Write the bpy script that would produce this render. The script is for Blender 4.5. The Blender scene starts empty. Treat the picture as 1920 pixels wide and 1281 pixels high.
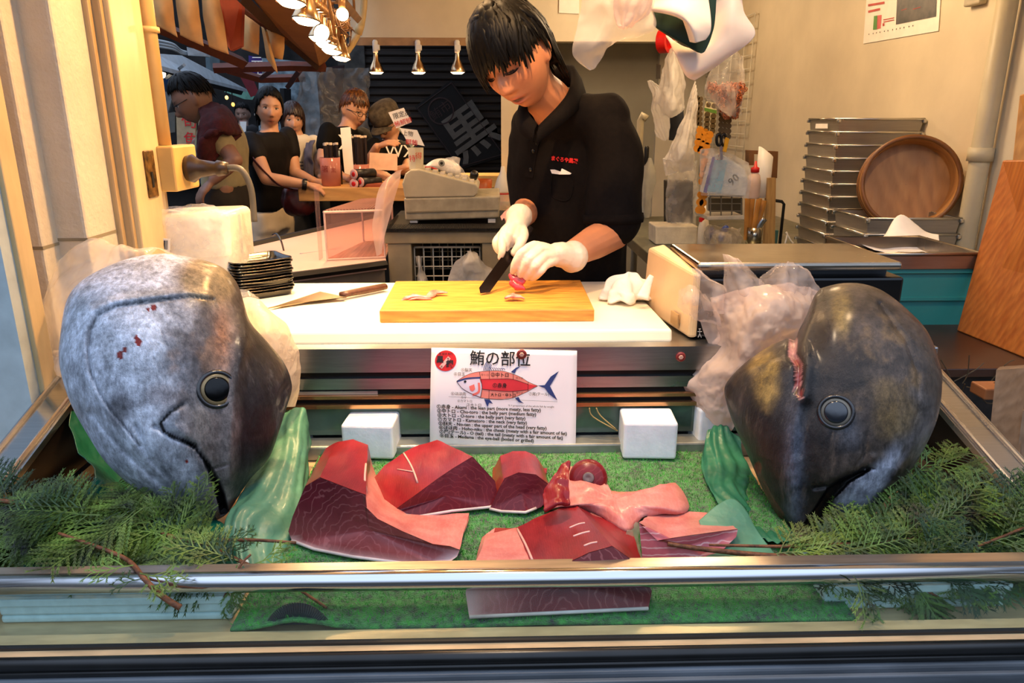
import bpy, bmesh, math, random
import numpy as np
from math import radians, sin, cos, pi, sqrt, exp, atan2
from mathutils import Vector as V, Matrix, Euler
random.seed(7); np.random.seed(7)
SC = bpy.context.scene
COL = SC.collection
F = 1387.0; TH = radians(16.7); YAW = radians(1.5); CAM = V((0, 0, 1.45))
RC = Euler((pi/2-TH, 0, -YAW)).to_matrix()

def ray(px, py): return RC @ V(((px-960)/F, (640.5-py)/F, -1))
def P(px, py, Y):
    r = ray(px, py); return CAM + r*(Y/r.y)
def PZ(px, py, z):
    r = ray(px, py); return CAM + r*((z-CAM.z)/r.z)
def PX(px, py, x):
    r = ray(px, py); return CAM + r*(x/r.x)
def pix(p):
    q = RC.transposed() @ (V(p)-CAM); return (960-F*q.x/q.z, 640.5+F*q.y/q.z)
def sgn(x): return 1 if x >= 0 else -1

# ---------------------------------------------------------------- materials
def lin(c):
    return c/12.92 if c <= .04045 else ((c+.055)/1.055)**2.4
def hexc(h):
    h = h.lstrip('#'); return tuple(lin(int(h[i:i+2], 16)/255) for i in (0, 2, 4))
def C3(c): return hexc(c) if isinstance(c, str) else tuple(c)
MATS = {}
def nodes(name):
    m = bpy.data.materials.new(name); m.use_nodes = True
    nt = m.node_tree; b = nt.nodes['Principled BSDF']
    return m, nt, b
def N(nt, t, **kw):
    n = nt.nodes.new(t)
    for k, v in kw.items():
        if k in n.inputs.keys(): n.inputs[k].default_value = v
        else: setattr(n, k, v)
    return n
def coords(nt, scale=(1, 1, 1), rot=(0, 0, 0)):
    tc = N(nt, 'ShaderNodeTexCoord'); mp = N(nt, 'ShaderNodeMapping')
    mp.inputs['Scale'].default_value = scale; mp.inputs['Rotation'].default_value = rot
    nt.links.new(tc.outputs['Object'], mp.inputs['Vector']); return mp.outputs['Vector']
def noise_tex(nt, scale, detail=5, rough=.55, vec=None):
    n = N(nt, 'ShaderNodeTexNoise'); n.inputs['Scale'].default_value = scale
    n.inputs['Detail'].default_value = detail; n.inputs['Roughness'].default_value = rough
    if vec is None: vec = coords(nt)
    nt.links.new(vec, n.inputs['Vector']); return n
def ramp(nt, fac, stops):
    r = N(nt, 'ShaderNodeValToRGB'); e = r.color_ramp.elements
    while len(e) < len(stops): e.new(.5)
    for i, (p, c) in enumerate(stops):
        e[i].position = p; e[i].color = (*C3(c), 1)
    nt.links.new(fac, r.inputs['Fac']); return r.outputs['Color']
def mul_col(nt, a, b, fac=1., mode='MULTIPLY'):
    m = N(nt, 'ShaderNodeMix', data_type='RGBA', blend_type=mode)
    m.inputs[0].default_value = fac
    nt.links.new(a, m.inputs[6]); nt.links.new(b, m.inputs[7]); return m.outputs[2]
def bump(nt, b, h, strength=.3, dist=.01):
    n = N(nt, 'ShaderNodeBump'); n.inputs['Strength'].default_value = strength
    n.inputs['Distance'].default_value = dist
    nt.links.new(h, n.inputs['Height']); nt.links.new(n.outputs['Normal'], b.inputs['Normal'])

def mat(name, col="#808080", rough=.5, metal=0., var=.12, nscale=12, bmp=0, bscale=None, coat=0, sheen=0,
        emit=None, estr=0, trans=0, ior=1.45, stretch=(1, 1, 1), spec=.5, vcol=False, sub=0):
    """plain procedural surface: colour, a noise variation, optional bump"""
    if name in MATS: return MATS[name]
    m, nt, b = nodes(name); c = C3(col)
    b.inputs['Roughness'].default_value = rough; b.inputs['Metallic'].default_value = metal
    b.inputs['IOR'].default_value = ior; b.inputs['Specular IOR Level'].default_value = spec
    b.inputs['Coat Weight'].default_value = coat; b.inputs['Coat Roughness'].default_value = .1
    b.inputs['Sheen Weight'].default_value = sheen
    b.inputs['Transmission Weight'].default_value = trans
    if sub:
        b.inputs['Subsurface Weight'].default_value = sub
        b.inputs['Subsurface Radius'].default_value = (.02, .008, .005); b.inputs['Subsurface Scale'].default_value = .5
    n = noise_tex(nt, nscale, vec=coords(nt, stretch))
    lo, hi = max(0, 1-var*2.2), 1+var*.8
    r = ramp(nt, n.outputs['Fac'], [(.3, (lo, lo, lo)), (.7, (hi, hi, hi))])
    if vcol:
        a = N(nt, 'ShaderNodeVertexColor', layer_name='Col'); base = a.outputs['Color']
    else:
        a = N(nt, 'ShaderNodeRGB'); a.outputs[0].default_value = (*c, 1); base = a.outputs[0]
    nt.links.new(mul_col(nt, base, r), b.inputs['Base Color'])
    if bmp:
        n2 = noise_tex(nt, bscale or nscale*4, 6, vec=coords(nt, stretch)); bump(nt, b, n2.outputs['Fac'], bmp)
    if emit:
        b.inputs['Emission Color'].default_value = (*C3(emit), 1); b.inputs['Emission Strength'].default_value = estr
    MATS[name] = m; return m

def wood(name, c1, c2, scale=6, stretch=(1, 1, 1), rough=.45, bmp=.05):
    if name in MATS: return MATS[name]
    m, nt, b = nodes(name); vec = coords(nt, stretch)
    n = noise_tex(nt, scale, 6, .6, vec)
    w = N(nt, 'ShaderNodeTexWave', wave_type='BANDS', bands_direction='DIAGONAL')
    w.inputs['Scale'].default_value = scale*.5; w.inputs['Distortion'].default_value = 7; w.inputs['Detail'].default_value = 3
    nt.links.new(vec, w.inputs['Vector'])
    c = ramp(nt, n.outputs['Fac'], [(.3, c1), (.7, c2)])
    d = ramp(nt, w.outputs['Fac'], [(.0, (.82, .8, .78)), (1, (1, 1, 1))])
    nt.links.new(mul_col(nt, c, d), b.inputs['Base Color']); b.inputs['Roughness'].default_value = rough
    bump(nt, b, w.outputs['Fac'], bmp); MATS[name] = m; return m

def steel(name, col='#b9bcc0', rough=.25, stretch=(1, 40, 40), var=.15, metal=1.):
    if name in MATS: return MATS[name]
    m, nt, b = nodes(name); n = noise_tex(nt, 6, 5, .6, coords(nt, stretch))
    c = C3(col)
    nt.links.new(ramp(nt, n.outputs['Fac'], [(.3, [x*(1-var) for x in c]), (.7, c)]), b.inputs['Base Color'])
    n2 = noise_tex(nt, 3, 4); mr = N(nt, 'ShaderNodeMapRange')
    mr.inputs[1].default_value = .3; mr.inputs[2].default_value = .7
    mr.inputs[3].default_value = rough*.7; mr.inputs[4].default_value = min(1, rough*1.5)
    nt.links.new(n2.outputs['Fac'], mr.inputs[0]); nt.links.new(mr.outputs[0], b.inputs['Roughness'])
    b.inputs['Metallic'].default_value = metal; MATS[name] = m; return m

def crinkle(nt, b, sc, strength, dist):
    """sharp folded creases"""
    hs = []
    for s_, d in ((sc*.55, 1.6), (sc*1.5, .8)):
        nn = noise_tex(nt, s_*.5, 3); vec = coords(nt)
        ad = N(nt, 'ShaderNodeMixRGB'); ad.inputs[0].default_value = .12*d
        nt.links.new(vec, ad.inputs[1]); nt.links.new(nn.outputs['Color'], ad.inputs[2])
        v = N(nt, 'ShaderNodeTexVoronoi', feature='F1'); v.inputs['Scale'].default_value = s_; nt.links.new(ad.outputs[0], v.inputs['Vector']); hs.append(v.outputs['Distance'])
    a = N(nt, 'ShaderNodeMath', operation='MULTIPLY_ADD'); a.inputs[1].default_value = .35
    nt.links.new(hs[1], a.inputs[0]); nt.links.new(hs[0], a.inputs[2]); bump(nt, b, a.outputs[0], strength, dist)
def paper_mat(name, col, sc=26):
    m = mat(name, col, .42, var=.22, nscale=10, coat=.1); nt = m.node_tree; crinkle(nt, nt.nodes['Principled BSDF'], sc, .45, .006); return m
def film(name, col='#ffffff', opac=.25, rough=.12, milk=.5, wr=25, transl=.5):
    """thin plastic sheet: part clear, part milky, wrinkled and glossy"""
    if name in MATS: return MATS[name]
    m, nt, b = nodes(name); out = nt.nodes['Material Output']; c = C3(col)
    b.inputs['Base Color'].default_value = (*c, 1); b.inputs['Roughness'].default_value = rough
    crinkle(nt, b, wr, .55, .012)
    tr = N(nt, 'ShaderNodeBsdfTransparent'); tr.inputs['Color'].default_value = (*[.6+.4*x for x in c], 1)
    tl = N(nt, 'ShaderNodeBsdfTranslucent'); tl.inputs['Color'].default_value = (*c, 1)
    mx = N(nt, 'ShaderNodeMixShader'); mx.inputs[0].default_value = transl
    nt.links.new(b.outputs[0], mx.inputs[1]); nt.links.new(tl.outputs[0], mx.inputs[2])
    n2 = noise_tex(nt, wr*.35, 4); mr = N(nt, 'ShaderNodeMapRange')
    mr.inputs[1].default_value = .35; mr.inputs[2].default_value = .65
    mr.inputs[3].default_value = opac; mr.inputs[4].default_value = min(1, opac+(1-opac)*milk)
    nt.links.new(n2.outputs['Fac'], mr.inputs[0])
    m2 = N(nt, 'ShaderNodeMixShader'); nt.links.new(mr.outputs[0], m2.inputs[0])
    nt.links.new(tr.outputs[0], m2.inputs[1]); nt.links.new(mx.outputs[0], m2.inputs[2])
    nt.links.new(m2.outputs[0], out.inputs['Surface']); MATS[name] = m; return m

def glass(name, tint='#e8f4f0', refl=.12):
    if name in MATS: return MATS[name]
    m, nt, b = nodes(name); out = nt.nodes['Material Output']
    tr = N(nt, 'ShaderNodeBsdfTransparent'); tr.inputs['Color'].default_value = (*C3(tint), 1)
    gl = N(nt, 'ShaderNodeBsdfGlossy'); gl.inputs['Roughness'].default_value = .03
    mx = N(nt, 'ShaderNodeMixShader'); mx.inputs[0].default_value = refl
    nt.links.new(tr.outputs[0], mx.inputs[1]); nt.links.new(gl.outputs[0], mx.inputs[2])
    nt.links.new(mx.outputs[0], out.inputs['Surface']); MATS[name] = m; return m

# ---------------------------------------------------------------- objects
def W(o):
    m = o.matrix_basis.copy()
    while o.parent:
        o = o.parent; m = o.matrix_basis @ m
    return m
def tag(o, label=None, cat=None, group=None, kind=None):
    for k, v in (('label', label), ('category', cat), ('group', group), ('kind', kind)):
        if v: o[k] = v
    return o
def thing(name, label, cat, loc, group=None):
    o = bpy.data.objects.new(name, None); COL.objects.link(o); o.location = V(loc); o.empty_display_size = .05
    return tag(o, label, cat, group)
def copy_tree(o, parent=None):
    c = o.copy(); COL.objects.link(c); c.parent = parent
    for ch in list(o.children): copy_tree(ch, c)
    return c

def frame(z, x=None):
    """3x3 with given z axis (columns)"""
    z = V(z).normalized(); x = V(x) if x is not None else (V((1, 0, 0)) if abs(z.x) < .9 else V((0, 1, 0)))
    y = z.cross(x).normalized(); x = y.cross(z)
    return Matrix((x, y, z)).transposed()

def catmull(pts, k=6):
    pts = [V(p) for p in pts]; out = []
    if len(pts) < 3: return [pts[0].lerp(pts[-1], i/k) for i in range(k+1)]
    for i in range(len(pts)-1):
        a, b, c, d = pts[max(i-1, 0)], pts[i], pts[i+1], pts[min(i+2, len(pts)-1)]
        for j in range(k):
            t = j/k
            out.append(.5*((2*b)+(c-a)*t+(2*a-5*b+4*c-d)*t*t+(3*b-a-3*c+d)*t**3))
    out.append(pts[-1]); return out
def lerpl(vals, n):
    return [float(v) for v in np.interp(np.linspace(0, len(vals)-1, n), range(len(vals)), vals)]

class MB:
    def __init__(s): s.v = []; s.f = []; s.mi = []; s.cur = 0
    def add(s, vs, fs):
        b = len(s.v); s.v += [tuple(v) for v in vs]
        for f in fs: s.f.append(tuple(i+b for i in f)); s.mi.append(s.cur)
        return s
    def hexa(s, p):   # 4 bottom (ccw from above), 4 top
        return s.add(p, [(3, 2, 1, 0), (4, 5, 6, 7), (0, 1, 5, 4), (1, 2, 6, 5), (2, 3, 7, 6), (3, 0, 4, 7)])
    def box(s, c, d, R=None):
        c = V(c); x, y, z = [q/2 for q in d]
        p = [V((-x, -y, -z)), V((x, -y, -z)), V((x, y, -z)), V((-x, y, -z)), V((-x, -y, z)), V((x, -y, z)), V((x, y, z)), V((-x, y, z))]
        return s.hexa([c+(R @ q if R else q) for q in p])
    def box2(s, a, b):
        return s.box([(a[i]+b[i])/2 for i in range(3)], [abs(b[i]-a[i]) for i in range(3)])
    def prism(s, poly, vec):
        n = len(poly); vec = V(vec); p = [V(q) for q in poly]
        return s.add(p+[q+vec for q in p], [tuple(range(n-1, -1, -1)), tuple(range(n, 2*n))] +
                     [(i, (i+1) % n, n+(i+1) % n, n+i) for i in range(n)])
    def loft(s, rings, caps=True, close=True):
        n = len(rings[0]); vs = [q for r in rings for q in r]; fs = []
        for i in range(len(rings)-1):
            for j in range(n if close else n-1):
                a, b = i*n+j, i*n+(j+1) % n; fs.append((a, b, b+n, a+n))
        if caps: fs += [tuple(range(n-1, -1, -1)), tuple(range((len(rings)-1)*n, len(rings)*n))]
        return s.add(vs, fs)
    def tube(s, pts, r, n=10, sm=0, caps=True, flat=1., up=None, round_ends=False):
        if sm: pts = catmull(pts, sm)
        pts = [V(p) for p in pts]; m = len(pts)
        rr = [r]*m if not hasattr(r, '__len__') else lerpl(r, m)
        if round_ends:
            d0 = (pts[0]-pts[1]).normalized(); d1 = (pts[-1]-pts[-2]).normalized(); a, b = pts[0], pts[-1]; ra, rb = rr[0], rr[-1]
            pre = [(a+d0*ra*sin(t), ra*cos(t)+1e-5) for t in (1.5, 1.1, .7, .35)]
            post = [(b+d1*rb*sin(t), rb*cos(t)+1e-5) for t in (.35, .7, 1.1, 1.5)]
            pts = [q[0] for q in pre]+pts+[q[0] for q in post]; rr = [q[1] for q in pre]+rr+[q[1] for q in post]; m = len(pts)
        rings = []; x = V(up) if up is not None else None
        for i in range(m):
            d = pts[min(i+1, m-1)]-pts[max(i-1, 0)]
            if d.length < 1e-9: d = V((0, 0, 1))
            d.normalize()
            if x is None: x = V((1, 0, 0)) if abs(d.x) < .9 else V((0, 1, 0))
            x = (x-d*x.dot(d)); x = x.normalized() if x.length > 1e-6 else frame(d).col[0]
            y = d.cross(x)
            rings.append([pts[i]+x*(rr[i]*cos(2*pi*k/n))+y*(rr[i]*flat*sin(2*pi*k/n)) for k in range(n)])
        return s.loft(rings, caps)
    def lathe(s, prof, c=(0, 0, 0), R=None, n=24, caps=True):
        c = V(c); rings = []
        for r, z in prof:
            rings.append([c+(R @ V((r*cos(2*pi*k/n), r*sin(2*pi*k/n), z)) if R else V((r*cos(2*pi*k/n), r*sin(2*pi*k/n), z))) for k in range(n)])
        return s.loft(rings, caps)
    def ell(s, c, rad, R=None, nu=16, nv=10):
        c = V(c); rings = []
        for i in range(nv+1):
            t = pi*(.02+.96*i/nv)
            rings.append([c+(R @ q if R else q) for q in [V((rad[0]*sin(t)*cos(2*pi*k/nu), rad[1]*sin(t)*sin(2*pi*k/nu), -rad[2]*cos(t))) for k in range(nu)]])
        return s.loft(rings)
    def grid(s, fn, nu, nv):
        vs = [fn(i/nu, j/nv) for j in range(nv+1) for i in range(nu+1)]
        return s.add(vs, [(j*(nu+1)+i, j*(nu+1)+i+1, (j+1)*(nu+1)+i+1, (j+1)*(nu+1)+i) for j in range(nv) for i in range(nu)])
    def build(s, name, m, parent=None, label=None, cat=None, group=None, kind=None, smooth=False, bev=0, bseg=2, solid=0, sub=0, col=None, base=None):
        me = bpy.data.meshes.new(name); vs = [V(q) for q in s.v]
        if parent is not None:
            T = W(parent).inverted(); o = bpy.data.objects.new(name, me); o.parent = parent
        else:
            if base is None:
                xs = [q.x for q in vs]; ys = [q.y for q in vs]; zs = [q.z for q in vs]
                base = V(((min(xs)+max(xs))/2, (min(ys)+max(ys))/2, min(zs)))
            T = Matrix.Translation(-V(base)); o = bpy.data.objects.new(name, me); o.location = V(base)
        me.from_pydata([tuple(T @ q) for q in vs], [], s.f)
        ms = m if isinstance(m, (list, tuple)) else [m]
        for q in ms: me.materials.append(q)
        if len(ms) > 1: me.polygons.foreach_set('material_index', s.mi)
        if smooth: me.polygons.foreach_set('use_smooth', [True]*len(me.polygons))
        if col is not None:
            a = me.color_attributes.new('Col', 'FLOAT_COLOR', 'POINT')
            a.data.foreach_set('color', np.array([(*c[:3], 1.) for c in col], dtype=np.float32).ravel())
        COL.objects.link(o)
        if solid:
            d = o.modifiers.new('s', 'SOLIDIFY'); d.thickness = solid; d.offset = 0
        if bev:
            d = o.modifiers.new('b', 'BEVEL'); d.width = bev; d.segments = bseg; d.limit_method = 'ANGLE'; d.angle_limit = radians(40)
        if sub:
            d = o.modifiers.new('u', 'SUBSURF'); d.levels = sub; d.render_levels = sub
        me.update(); return tag(o, label, cat, group, kind)

def fuse(mb, vox=.004, sm=4, smf=.5):
    """one continuous skin over overlapping closed shapes"""
    me = bpy.data.meshes.new('t'); me.from_pydata(mb.v, [], mb.f); me.update()
    bm = bmesh.new(); bm.from_mesh(me); bmesh.ops.recalc_face_normals(bm, faces=bm.faces); bm.to_mesh(me); bm.free()
    o = bpy.data.objects.new('t', me); COL.objects.link(o)
    r = o.modifiers.new('r', 'REMESH'); r.mode = 'VOXEL'; r.voxel_size = vox
    if sm:
        d = o.modifiers.new('s', 'SMOOTH'); d.iterations = sm; d.factor = smf
    dg = bpy.context.evaluated_depsgraph_get(); dg.update(); ev = o.evaluated_get(dg); m2 = bpy.data.meshes.new_from_object(ev)
    out = MB(); n = len(m2.vertices); a = np.empty(n*3); m2.vertices.foreach_get('co', a)
    out.add(a.reshape(-1, 3).tolist(), [tuple(p.vertices) for p in m2.polygons])
    bpy.data.objects.remove(o); bpy.data.meshes.remove(me); bpy.data.meshes.remove(m2); return out

def text_mb(items, fr, mb=None):
    """items: (string, x, y, size[, align]) in the sheet's own metres; fr: 4x4 sheet frame (x right, y up, z out)"""
    mb = mb or MB()
    for it in items:
        cu = bpy.data.curves.new('t', 'FONT'); cu.body = it[0]; cu.size = it[3]; cu.resolution_u = 2
        cu.align_x = it[4] if len(it) > 4 else 'LEFT'; cu.align_y = 'CENTER'
        if len(it) > 5: cu.offset = it[5]
        o = bpy.data.objects.new('t', cu); COL.objects.link(o)
        dg = bpy.context.evaluated_depsgraph_get(); dg.update(); me = bpy.data.meshes.new_from_object(o.evaluated_get(dg))
        mb.add([fr @ V((v.co.x+it[1], v.co.y+it[2], v.co.z)) for v in me.vertices], [tuple(p.vertices) for p in me.polygons])
        bpy.data.objects.remove(o); bpy.data.curves.remove(cu); bpy.data.meshes.remove(me)
    return mb
def sheet_frame(o, x, y):
    x = V(x).normalized(); y = V(y); y = (y-x*y.dot(x)).normalized(); z = x.cross(y); m = Matrix((x, y, z)).transposed().to_4x4(); m.translation = V(o); return m

def inpoly(x, y, poly):
    r = False; n = len(poly)
    for i in range(n):
        x1, y1 = poly[i]; x2, y2 = poly[i-1]
        if (y1 > y) != (y2 > y) and x < (x2-x1)*(y-y1)/(y2-y1)+x1: r = not r
    return r
def dpoly(x, y, line):
    """distance to polyline and fraction along"""
    best = 1e9; bt = 0; L = len(line)-1
    for i in range(L):
        x1, y1 = line[i]; x2, y2 = line[i+1]; dx, dy = x2-x1, y2-y1
        t = max(0, min(1, ((x-x1)*dx+(y-y1)*dy)/(dx*dx+dy*dy+1e-9))); d = math.hypot(x-x1-t*dx, y-y1-t*dy)
        if d < best: best = d; bt = (i+t)/L
    return best, bt
def sm01(a, b, x):
    t = max(0, min(1, (x-a)/(b-a))); return t*t*(3-2*t)
def mixc(a, b, t): return tuple(a[i]*(1-t)+b[i]*t for i in range(3))
from mathutils import noise as mn
def nz(p, s): return mn.noise(V(p)*s)
def fbm(p, s, o=4): return mn.fractal(V(p)*s, 1.0, 2.0, o)
# ================================================================ CAMERA, SKY
cd = bpy.data.cameras.new('camera'); co = bpy.data.objects.new('camera', cd); COL.objects.link(co)
cd.sensor_width = 36; cd.lens = F/1920*36; cd.clip_start = .02
co.location = CAM; co.rotation_euler = (pi/2-TH, 0, -YAW); SC.camera = co
wd = bpy.data.worlds.new('sky'); SC.world = wd; wd.use_nodes = True
wn = wd.node_tree; bg = wn.nodes['Background']; bg.inputs[1].default_value = 1.
# overcast sky seen as a strip above the dark buildings across the street
tc = wn.nodes.new('ShaderNodeTexCoord'); sx = wn.nodes.new('ShaderNodeSeparateXYZ'); rp = wn.nodes.new('ShaderNodeValToRGB')
wn.links.new(tc.outputs['Generated'], sx.inputs[0]); mr_ = wn.nodes.new('ShaderNodeMapRange'); mr_.inputs[1].default_value = -1; mr_.inputs[2].default_value = 1
wn.links.new(sx.outputs['Z'], mr_.inputs[0]); wn.links.new(mr_.outputs[0], rp.inputs[0])
els = rp.color_ramp.elements; els[0].position = .45; els[0].color = (.05, .055, .06, 1); els[1].position = .74; els[1].color = (1.15, 1.4, 1.85, 1)
e_ = els.new(.56); e_.color = (.16, .18, .21, 1); e_ = els.new(.65); e_.color = (.75, .92, 1.25, 1)
wn.links.new(rp.outputs[0], bg.inputs[0])
SC.view_settings.view_transform = 'Standard'; SC.view_settings.look = 'None'; SC.view_settings.exposure = 0.; SC.view_settings.gamma = 1
WARM = (1, .60, .27)
def light(name, kind, loc, power, col=WARM, target=None, size=.05, spot=90, blend=.6):
    l = bpy.data.lights.new(name, kind); l.energy = power; l.color = col
    if kind in ('SPOT', 'POINT'): l.shadow_soft_size = size
    if kind == 'SPOT': l.spot_size = radians(spot); l.spot_blend = blend
    if kind == 'AREA': l.size = size
    o = bpy.data.objects.new(name, l); COL.objects.link(o); o.location = V(loc)
    if target is not None:
        d = V(target)-V(loc); o.rotation_euler = d.to_track_quat('-Z', 'Y').to_euler()
    return o
# spots over the counter above the frame; wall and customer spots are added
light('unseen_counter_spot', 'SPOT', (-.40, 1.62, 2.25), 200, (1, .66, .30), (-.30, 1.68, 1), .04, 52, 1.)
light('unseen_counter_spot', 'SPOT', (-.05, 1.80, 2.2), 95, (1, .50, .16), (-.95, 1.55, 1.35), .05, 70, .8)  # added unseen spot, warms the inner sides of the left pilasters
light('unseen_counter_spot', 'SPOT', (.18, 1.42, 2.25), 72, (1, .58, .24), (.08, 1.75, 1), .03, 70, .8)
light('unseen_counter_spot', 'SPOT', (-.1, 2.0, 2.25), 26, (1, .62, .30), (-.15, 1.7, 1), .04, 80, .8)
light('unseen_counter_spot', 'SPOT', (.62, 1.3, 2.25), 34, (1, .66, .36), (.75, 1.9, 1), .04, 100, .8)
light('unseen_counter_spot', 'SPOT', (.0, 1.15, 2.3), 55, (1, .72, .45), (.1, 1.12, .8), .08, 75, .9)
light('customer_fill', 'SPOT', (-.55, 3.95, 2.2), 70, WARM, (-.95, 4.7, 1.3), .08, 85, .9)  # added unseen spot that brightens the customers' faces
light('ceiling_lamp', 'POINT', (.9, 2.9, 2.2), 34, (1, .70, .40), None, .12)
light('ceiling_lamp', 'POINT', (.75, 4.6, 2.2), 22, (1, .72, .44), None, .12)
light('ceiling_lamp', 'POINT', (-.3, 2.35, 2.2), 20, WARM, None, .1)

# ================================================================ MATERIALS
CREAM = mat('cream_paint', '#d8cdb4', .55, var=.06, nscale=3, bmp=.05, bscale=40)
GREYWALL = mat('grey_paint', '#a8a596', .6, var=.06, nscale=3)
BLOCK = mat('painted_block', '#c9c4b4', .6, var=.05, nscale=10, bmp=.35, bscale=70)
BROWN = mat('brown_frame', '#b39a72', .45, var=.08, nscale=8, stretch=(6, 6, 1))
BLACK = mat('black_plastic', '#0d0d0e', .35, var=.2)
MATTE = mat('matte_black', '#08080a', .8)
WHITE = mat('white_plastic', '#e8e6e0', .4, var=.05)
STEEL = steel('brushed_steel'); CHROME = steel('chrome', '#d5d7da', .12, (1, 60, 60), .08)
DSTEEL = steel('dark_steel', '#5c5e62', .3)
PAPER = mat('paper', '#f2efe8', .6, var=.04)
RED = mat('red_plastic', '#c8140f', .4); DRED = mat('dark_red', '#8c1016', .7)
INK = mat('ink', '#101014', .6); REDINK = mat('red_ink', '#cf1a1e', .6)

# ================================================================ SETTING
def struct(mb, name, m, **k): return mb.build(name, m, kind='structure', **k)
floor_m = mat('asphalt', '#3b3a38', .8, var=.25, nscale=30, bmp=.2)
struct(MB().box2((-9, -2, -.1), (6, 14, 0)), 'floor', floor_m)
XW = 1.70
wr = MB(); wr.box2((XW, 1.2, 0), (XW+.12, 6.4, 2.6)); struct(wr, 'wall_right', CREAM)
struct(MB().box2((XW-.012, 1.2, 0), (XW, 2.52, 2.6)), 'trim_1', mat('pale_panel', '#d9d2c0', .5, var=.05, nscale=4))
YB = 5.4; YR = 6.2
xa, xb = P(945, 225, YB).x, P(1003, 225, YB).x
struct(MB().box2((P(1003, 225, YR).x-.25, YR, 0), (XW+.1, YR+.1, 2.6)), 'wall_back', GREYWALL)
hz = P(800, 77, YB).z; xl = P(655, 70, YB).x
hd = MB(); hd.box2((xl, YB, hz), (XW, YB+.12, 2.6)); struct(hd, 'wall_header', CREAM)
struct(MB().box2((xl, YB-.02, hz-.03), (P(1040, 70, YB).x, YB, hz+.02)), 'trim_2', mat('pink_brown_trim', '#a5835f', .5))
jb = MB(); jb.box2((xa, YB, 0), (P(1030, 225, YB).x, YB+.35, hz)); jb.box2((xa-.02, YB-.03, P(0, 330, YB).z-.03), (xa+.05, YB, hz)); struct(jb, 'wall_jamb', CREAM)
struct(MB().box2((P(1228, 225, YR).x, YR-.06, 0), (XW, YR, 2.6)), 'wall_corner', mat('pale_panel', '#d9d2c0'))
sl = P(850, 325, YB); struct(MB().box2((P(690, 330, YB).x, YB-.25, sl.z-.08), (P(1000, 330, YB).x, YB+.05, sl.z)), 'window_1', mat('pale_wood_sill', '#c9a468', .5, var=.1, stretch=(1, 8, 8)))
struct(MB().box2((-1.0, 1.25, 2.42), (XW+.1, 6.4, 2.5)), 'ceiling', mat('ceiling_tan', '#c9b08a', .7))
# left reveal: stepped painted block pilasters, timber door frame, cream post
YA = 1.47
xs = {k: P(k, 225, YA).x for k in (-200, 36)}
x1 = P(36, 225, YA).x; Y1 = YA*x1/x1; x69 = 69
def Yat(px, x): return PX(px, 225, x).y
Y2 = Yat(69, x1); x2 = P(127, 225, Y2).x; Y3 = Yat(193, x2); x3 = P(230, 225, Y3).x; Y4 = Yat(292, x3)
wl = MB(); wl.box2((x1-1.2, YA, 0), (x1, Y4, 2.6)); wl.box2((x1-.3, Y2, 0), (x2, Y4, 2.6))
wlo = struct(wl, 'wall_left', BLOCK, bev=.006)
jm = MB()
jm.box2((x1-1.2, YA-.0012, .985), (x1+.0012, Y2, .991)); jm.box2((x1, Y2-.0012, 1.213), (x2+.0012, Y3, 1.219)); jm.box2((x1-1.2, YA-.0012, 1.205), (x1+.0012, Y2, 1.211)); jm.box2((x1-1.2, YA-.0012, 1.36), (x1-.02, YA, 1.363))
struct(jm, 'trim_3', mat('mortar', '#8f8770', .8))
fr = MB(); fr.box2((x2-.1, Y3, 0), (x3-.012, Y3+.2, 2.6)); fr.box2((x2-.05, Y3-.015, 0), (x2+.012, Y3+.01, 2.6)); struct(fr, 'door_1', BROWN, bev=.004)
struct(MB().box2((x3-.14, Y3+.012, 0), (x3, Y4, 2.6)), 'trim_4', mat('cream_post', '#cdb98f', .45, var=.06, nscale=6, stretch=(4, 4, 1)), bev=.004)
# strike plate on the post, pipe and box
pl = thing('strike_plate', 'rusty brass strike plate screwed to the cream post', 'strike plate', PX(272, 320, x3))
a, b_ = PX(266, 283, x3), PX(296, 368, x3)
MB().box2((x3, a.y, b_.z), (x3+.004, b_.y, a.z)).build('plate', mat('rusty_brass', '#7d5c2c', .5, .6, var=.5, nscale=60), pl, bev=.002)
MB().box2((x3+.003, a.y+.02, (a.z+b_.z)/2-.03), (x3+.0055, b_.y-.02, (a.z+b_.z)/2+.005)).build('slot', MATTE, pl)
PIPEM = mat('painted_pipe', '#cfb27a', .4, var=.05)
pt = P(276, -60, Y4+.03); pbm = P(304, 272, Y4+.03)
pp = thing('wall_conduit', 'cream painted vertical pipe running down into the switch box', 'pipe', (pbm.x, pbm.y, pbm.z))
MB().tube([pbm, (pbm.x, pbm.y, 2.42)], .021, 14).build('tube', PIPEM, pp, smooth=True)
MB().tube([(pbm.x, pbm.y, P(0, 57, Y4).z), (pbm.x, pbm.y, P(0, 47, Y4).z)], .027, 14).build('coupling', PIPEM, pp, smooth=True)
c0 = P(290, 274, Y4-.02); c1 = P(334, 360, Y4-.02)
bx = thing('switch_box', 'square cream electrical box under the vertical pipe', 'electrical box', ((c0.x+c1.x)/2, Y4, c1.z))
MB().box2((c0.x, Y4-.02, c1.z), (c1.x, Y4+.12, c0.z)).build('housing', mat('box_cream', '#c9a766', .45, var=.05), bx, bev=.005)
q = P(340, 316, Y4+.05)
MB().lathe([(.03, 0), (.034, .015), (.022, .03), (.016, .07), (.02, .075), (.014, .1)], (c1.x, q.y, q.z), frame((1, 0, 0))).build('socket', mat('dark_bakelite', '#35291f', .35), bx, smooth=True)
MB().tube([(c1.x+.09, q.y, q.z), (c1.x+.13, q.y, q.z-.003), (c1.x+.15, q.y, q.z-.05), (c1.x+.15, q.y, q.z-.13)], .008, 8, 8).build('hose', mat('grey_hose', '#55524c', .5), bx, smooth=True)
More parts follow.
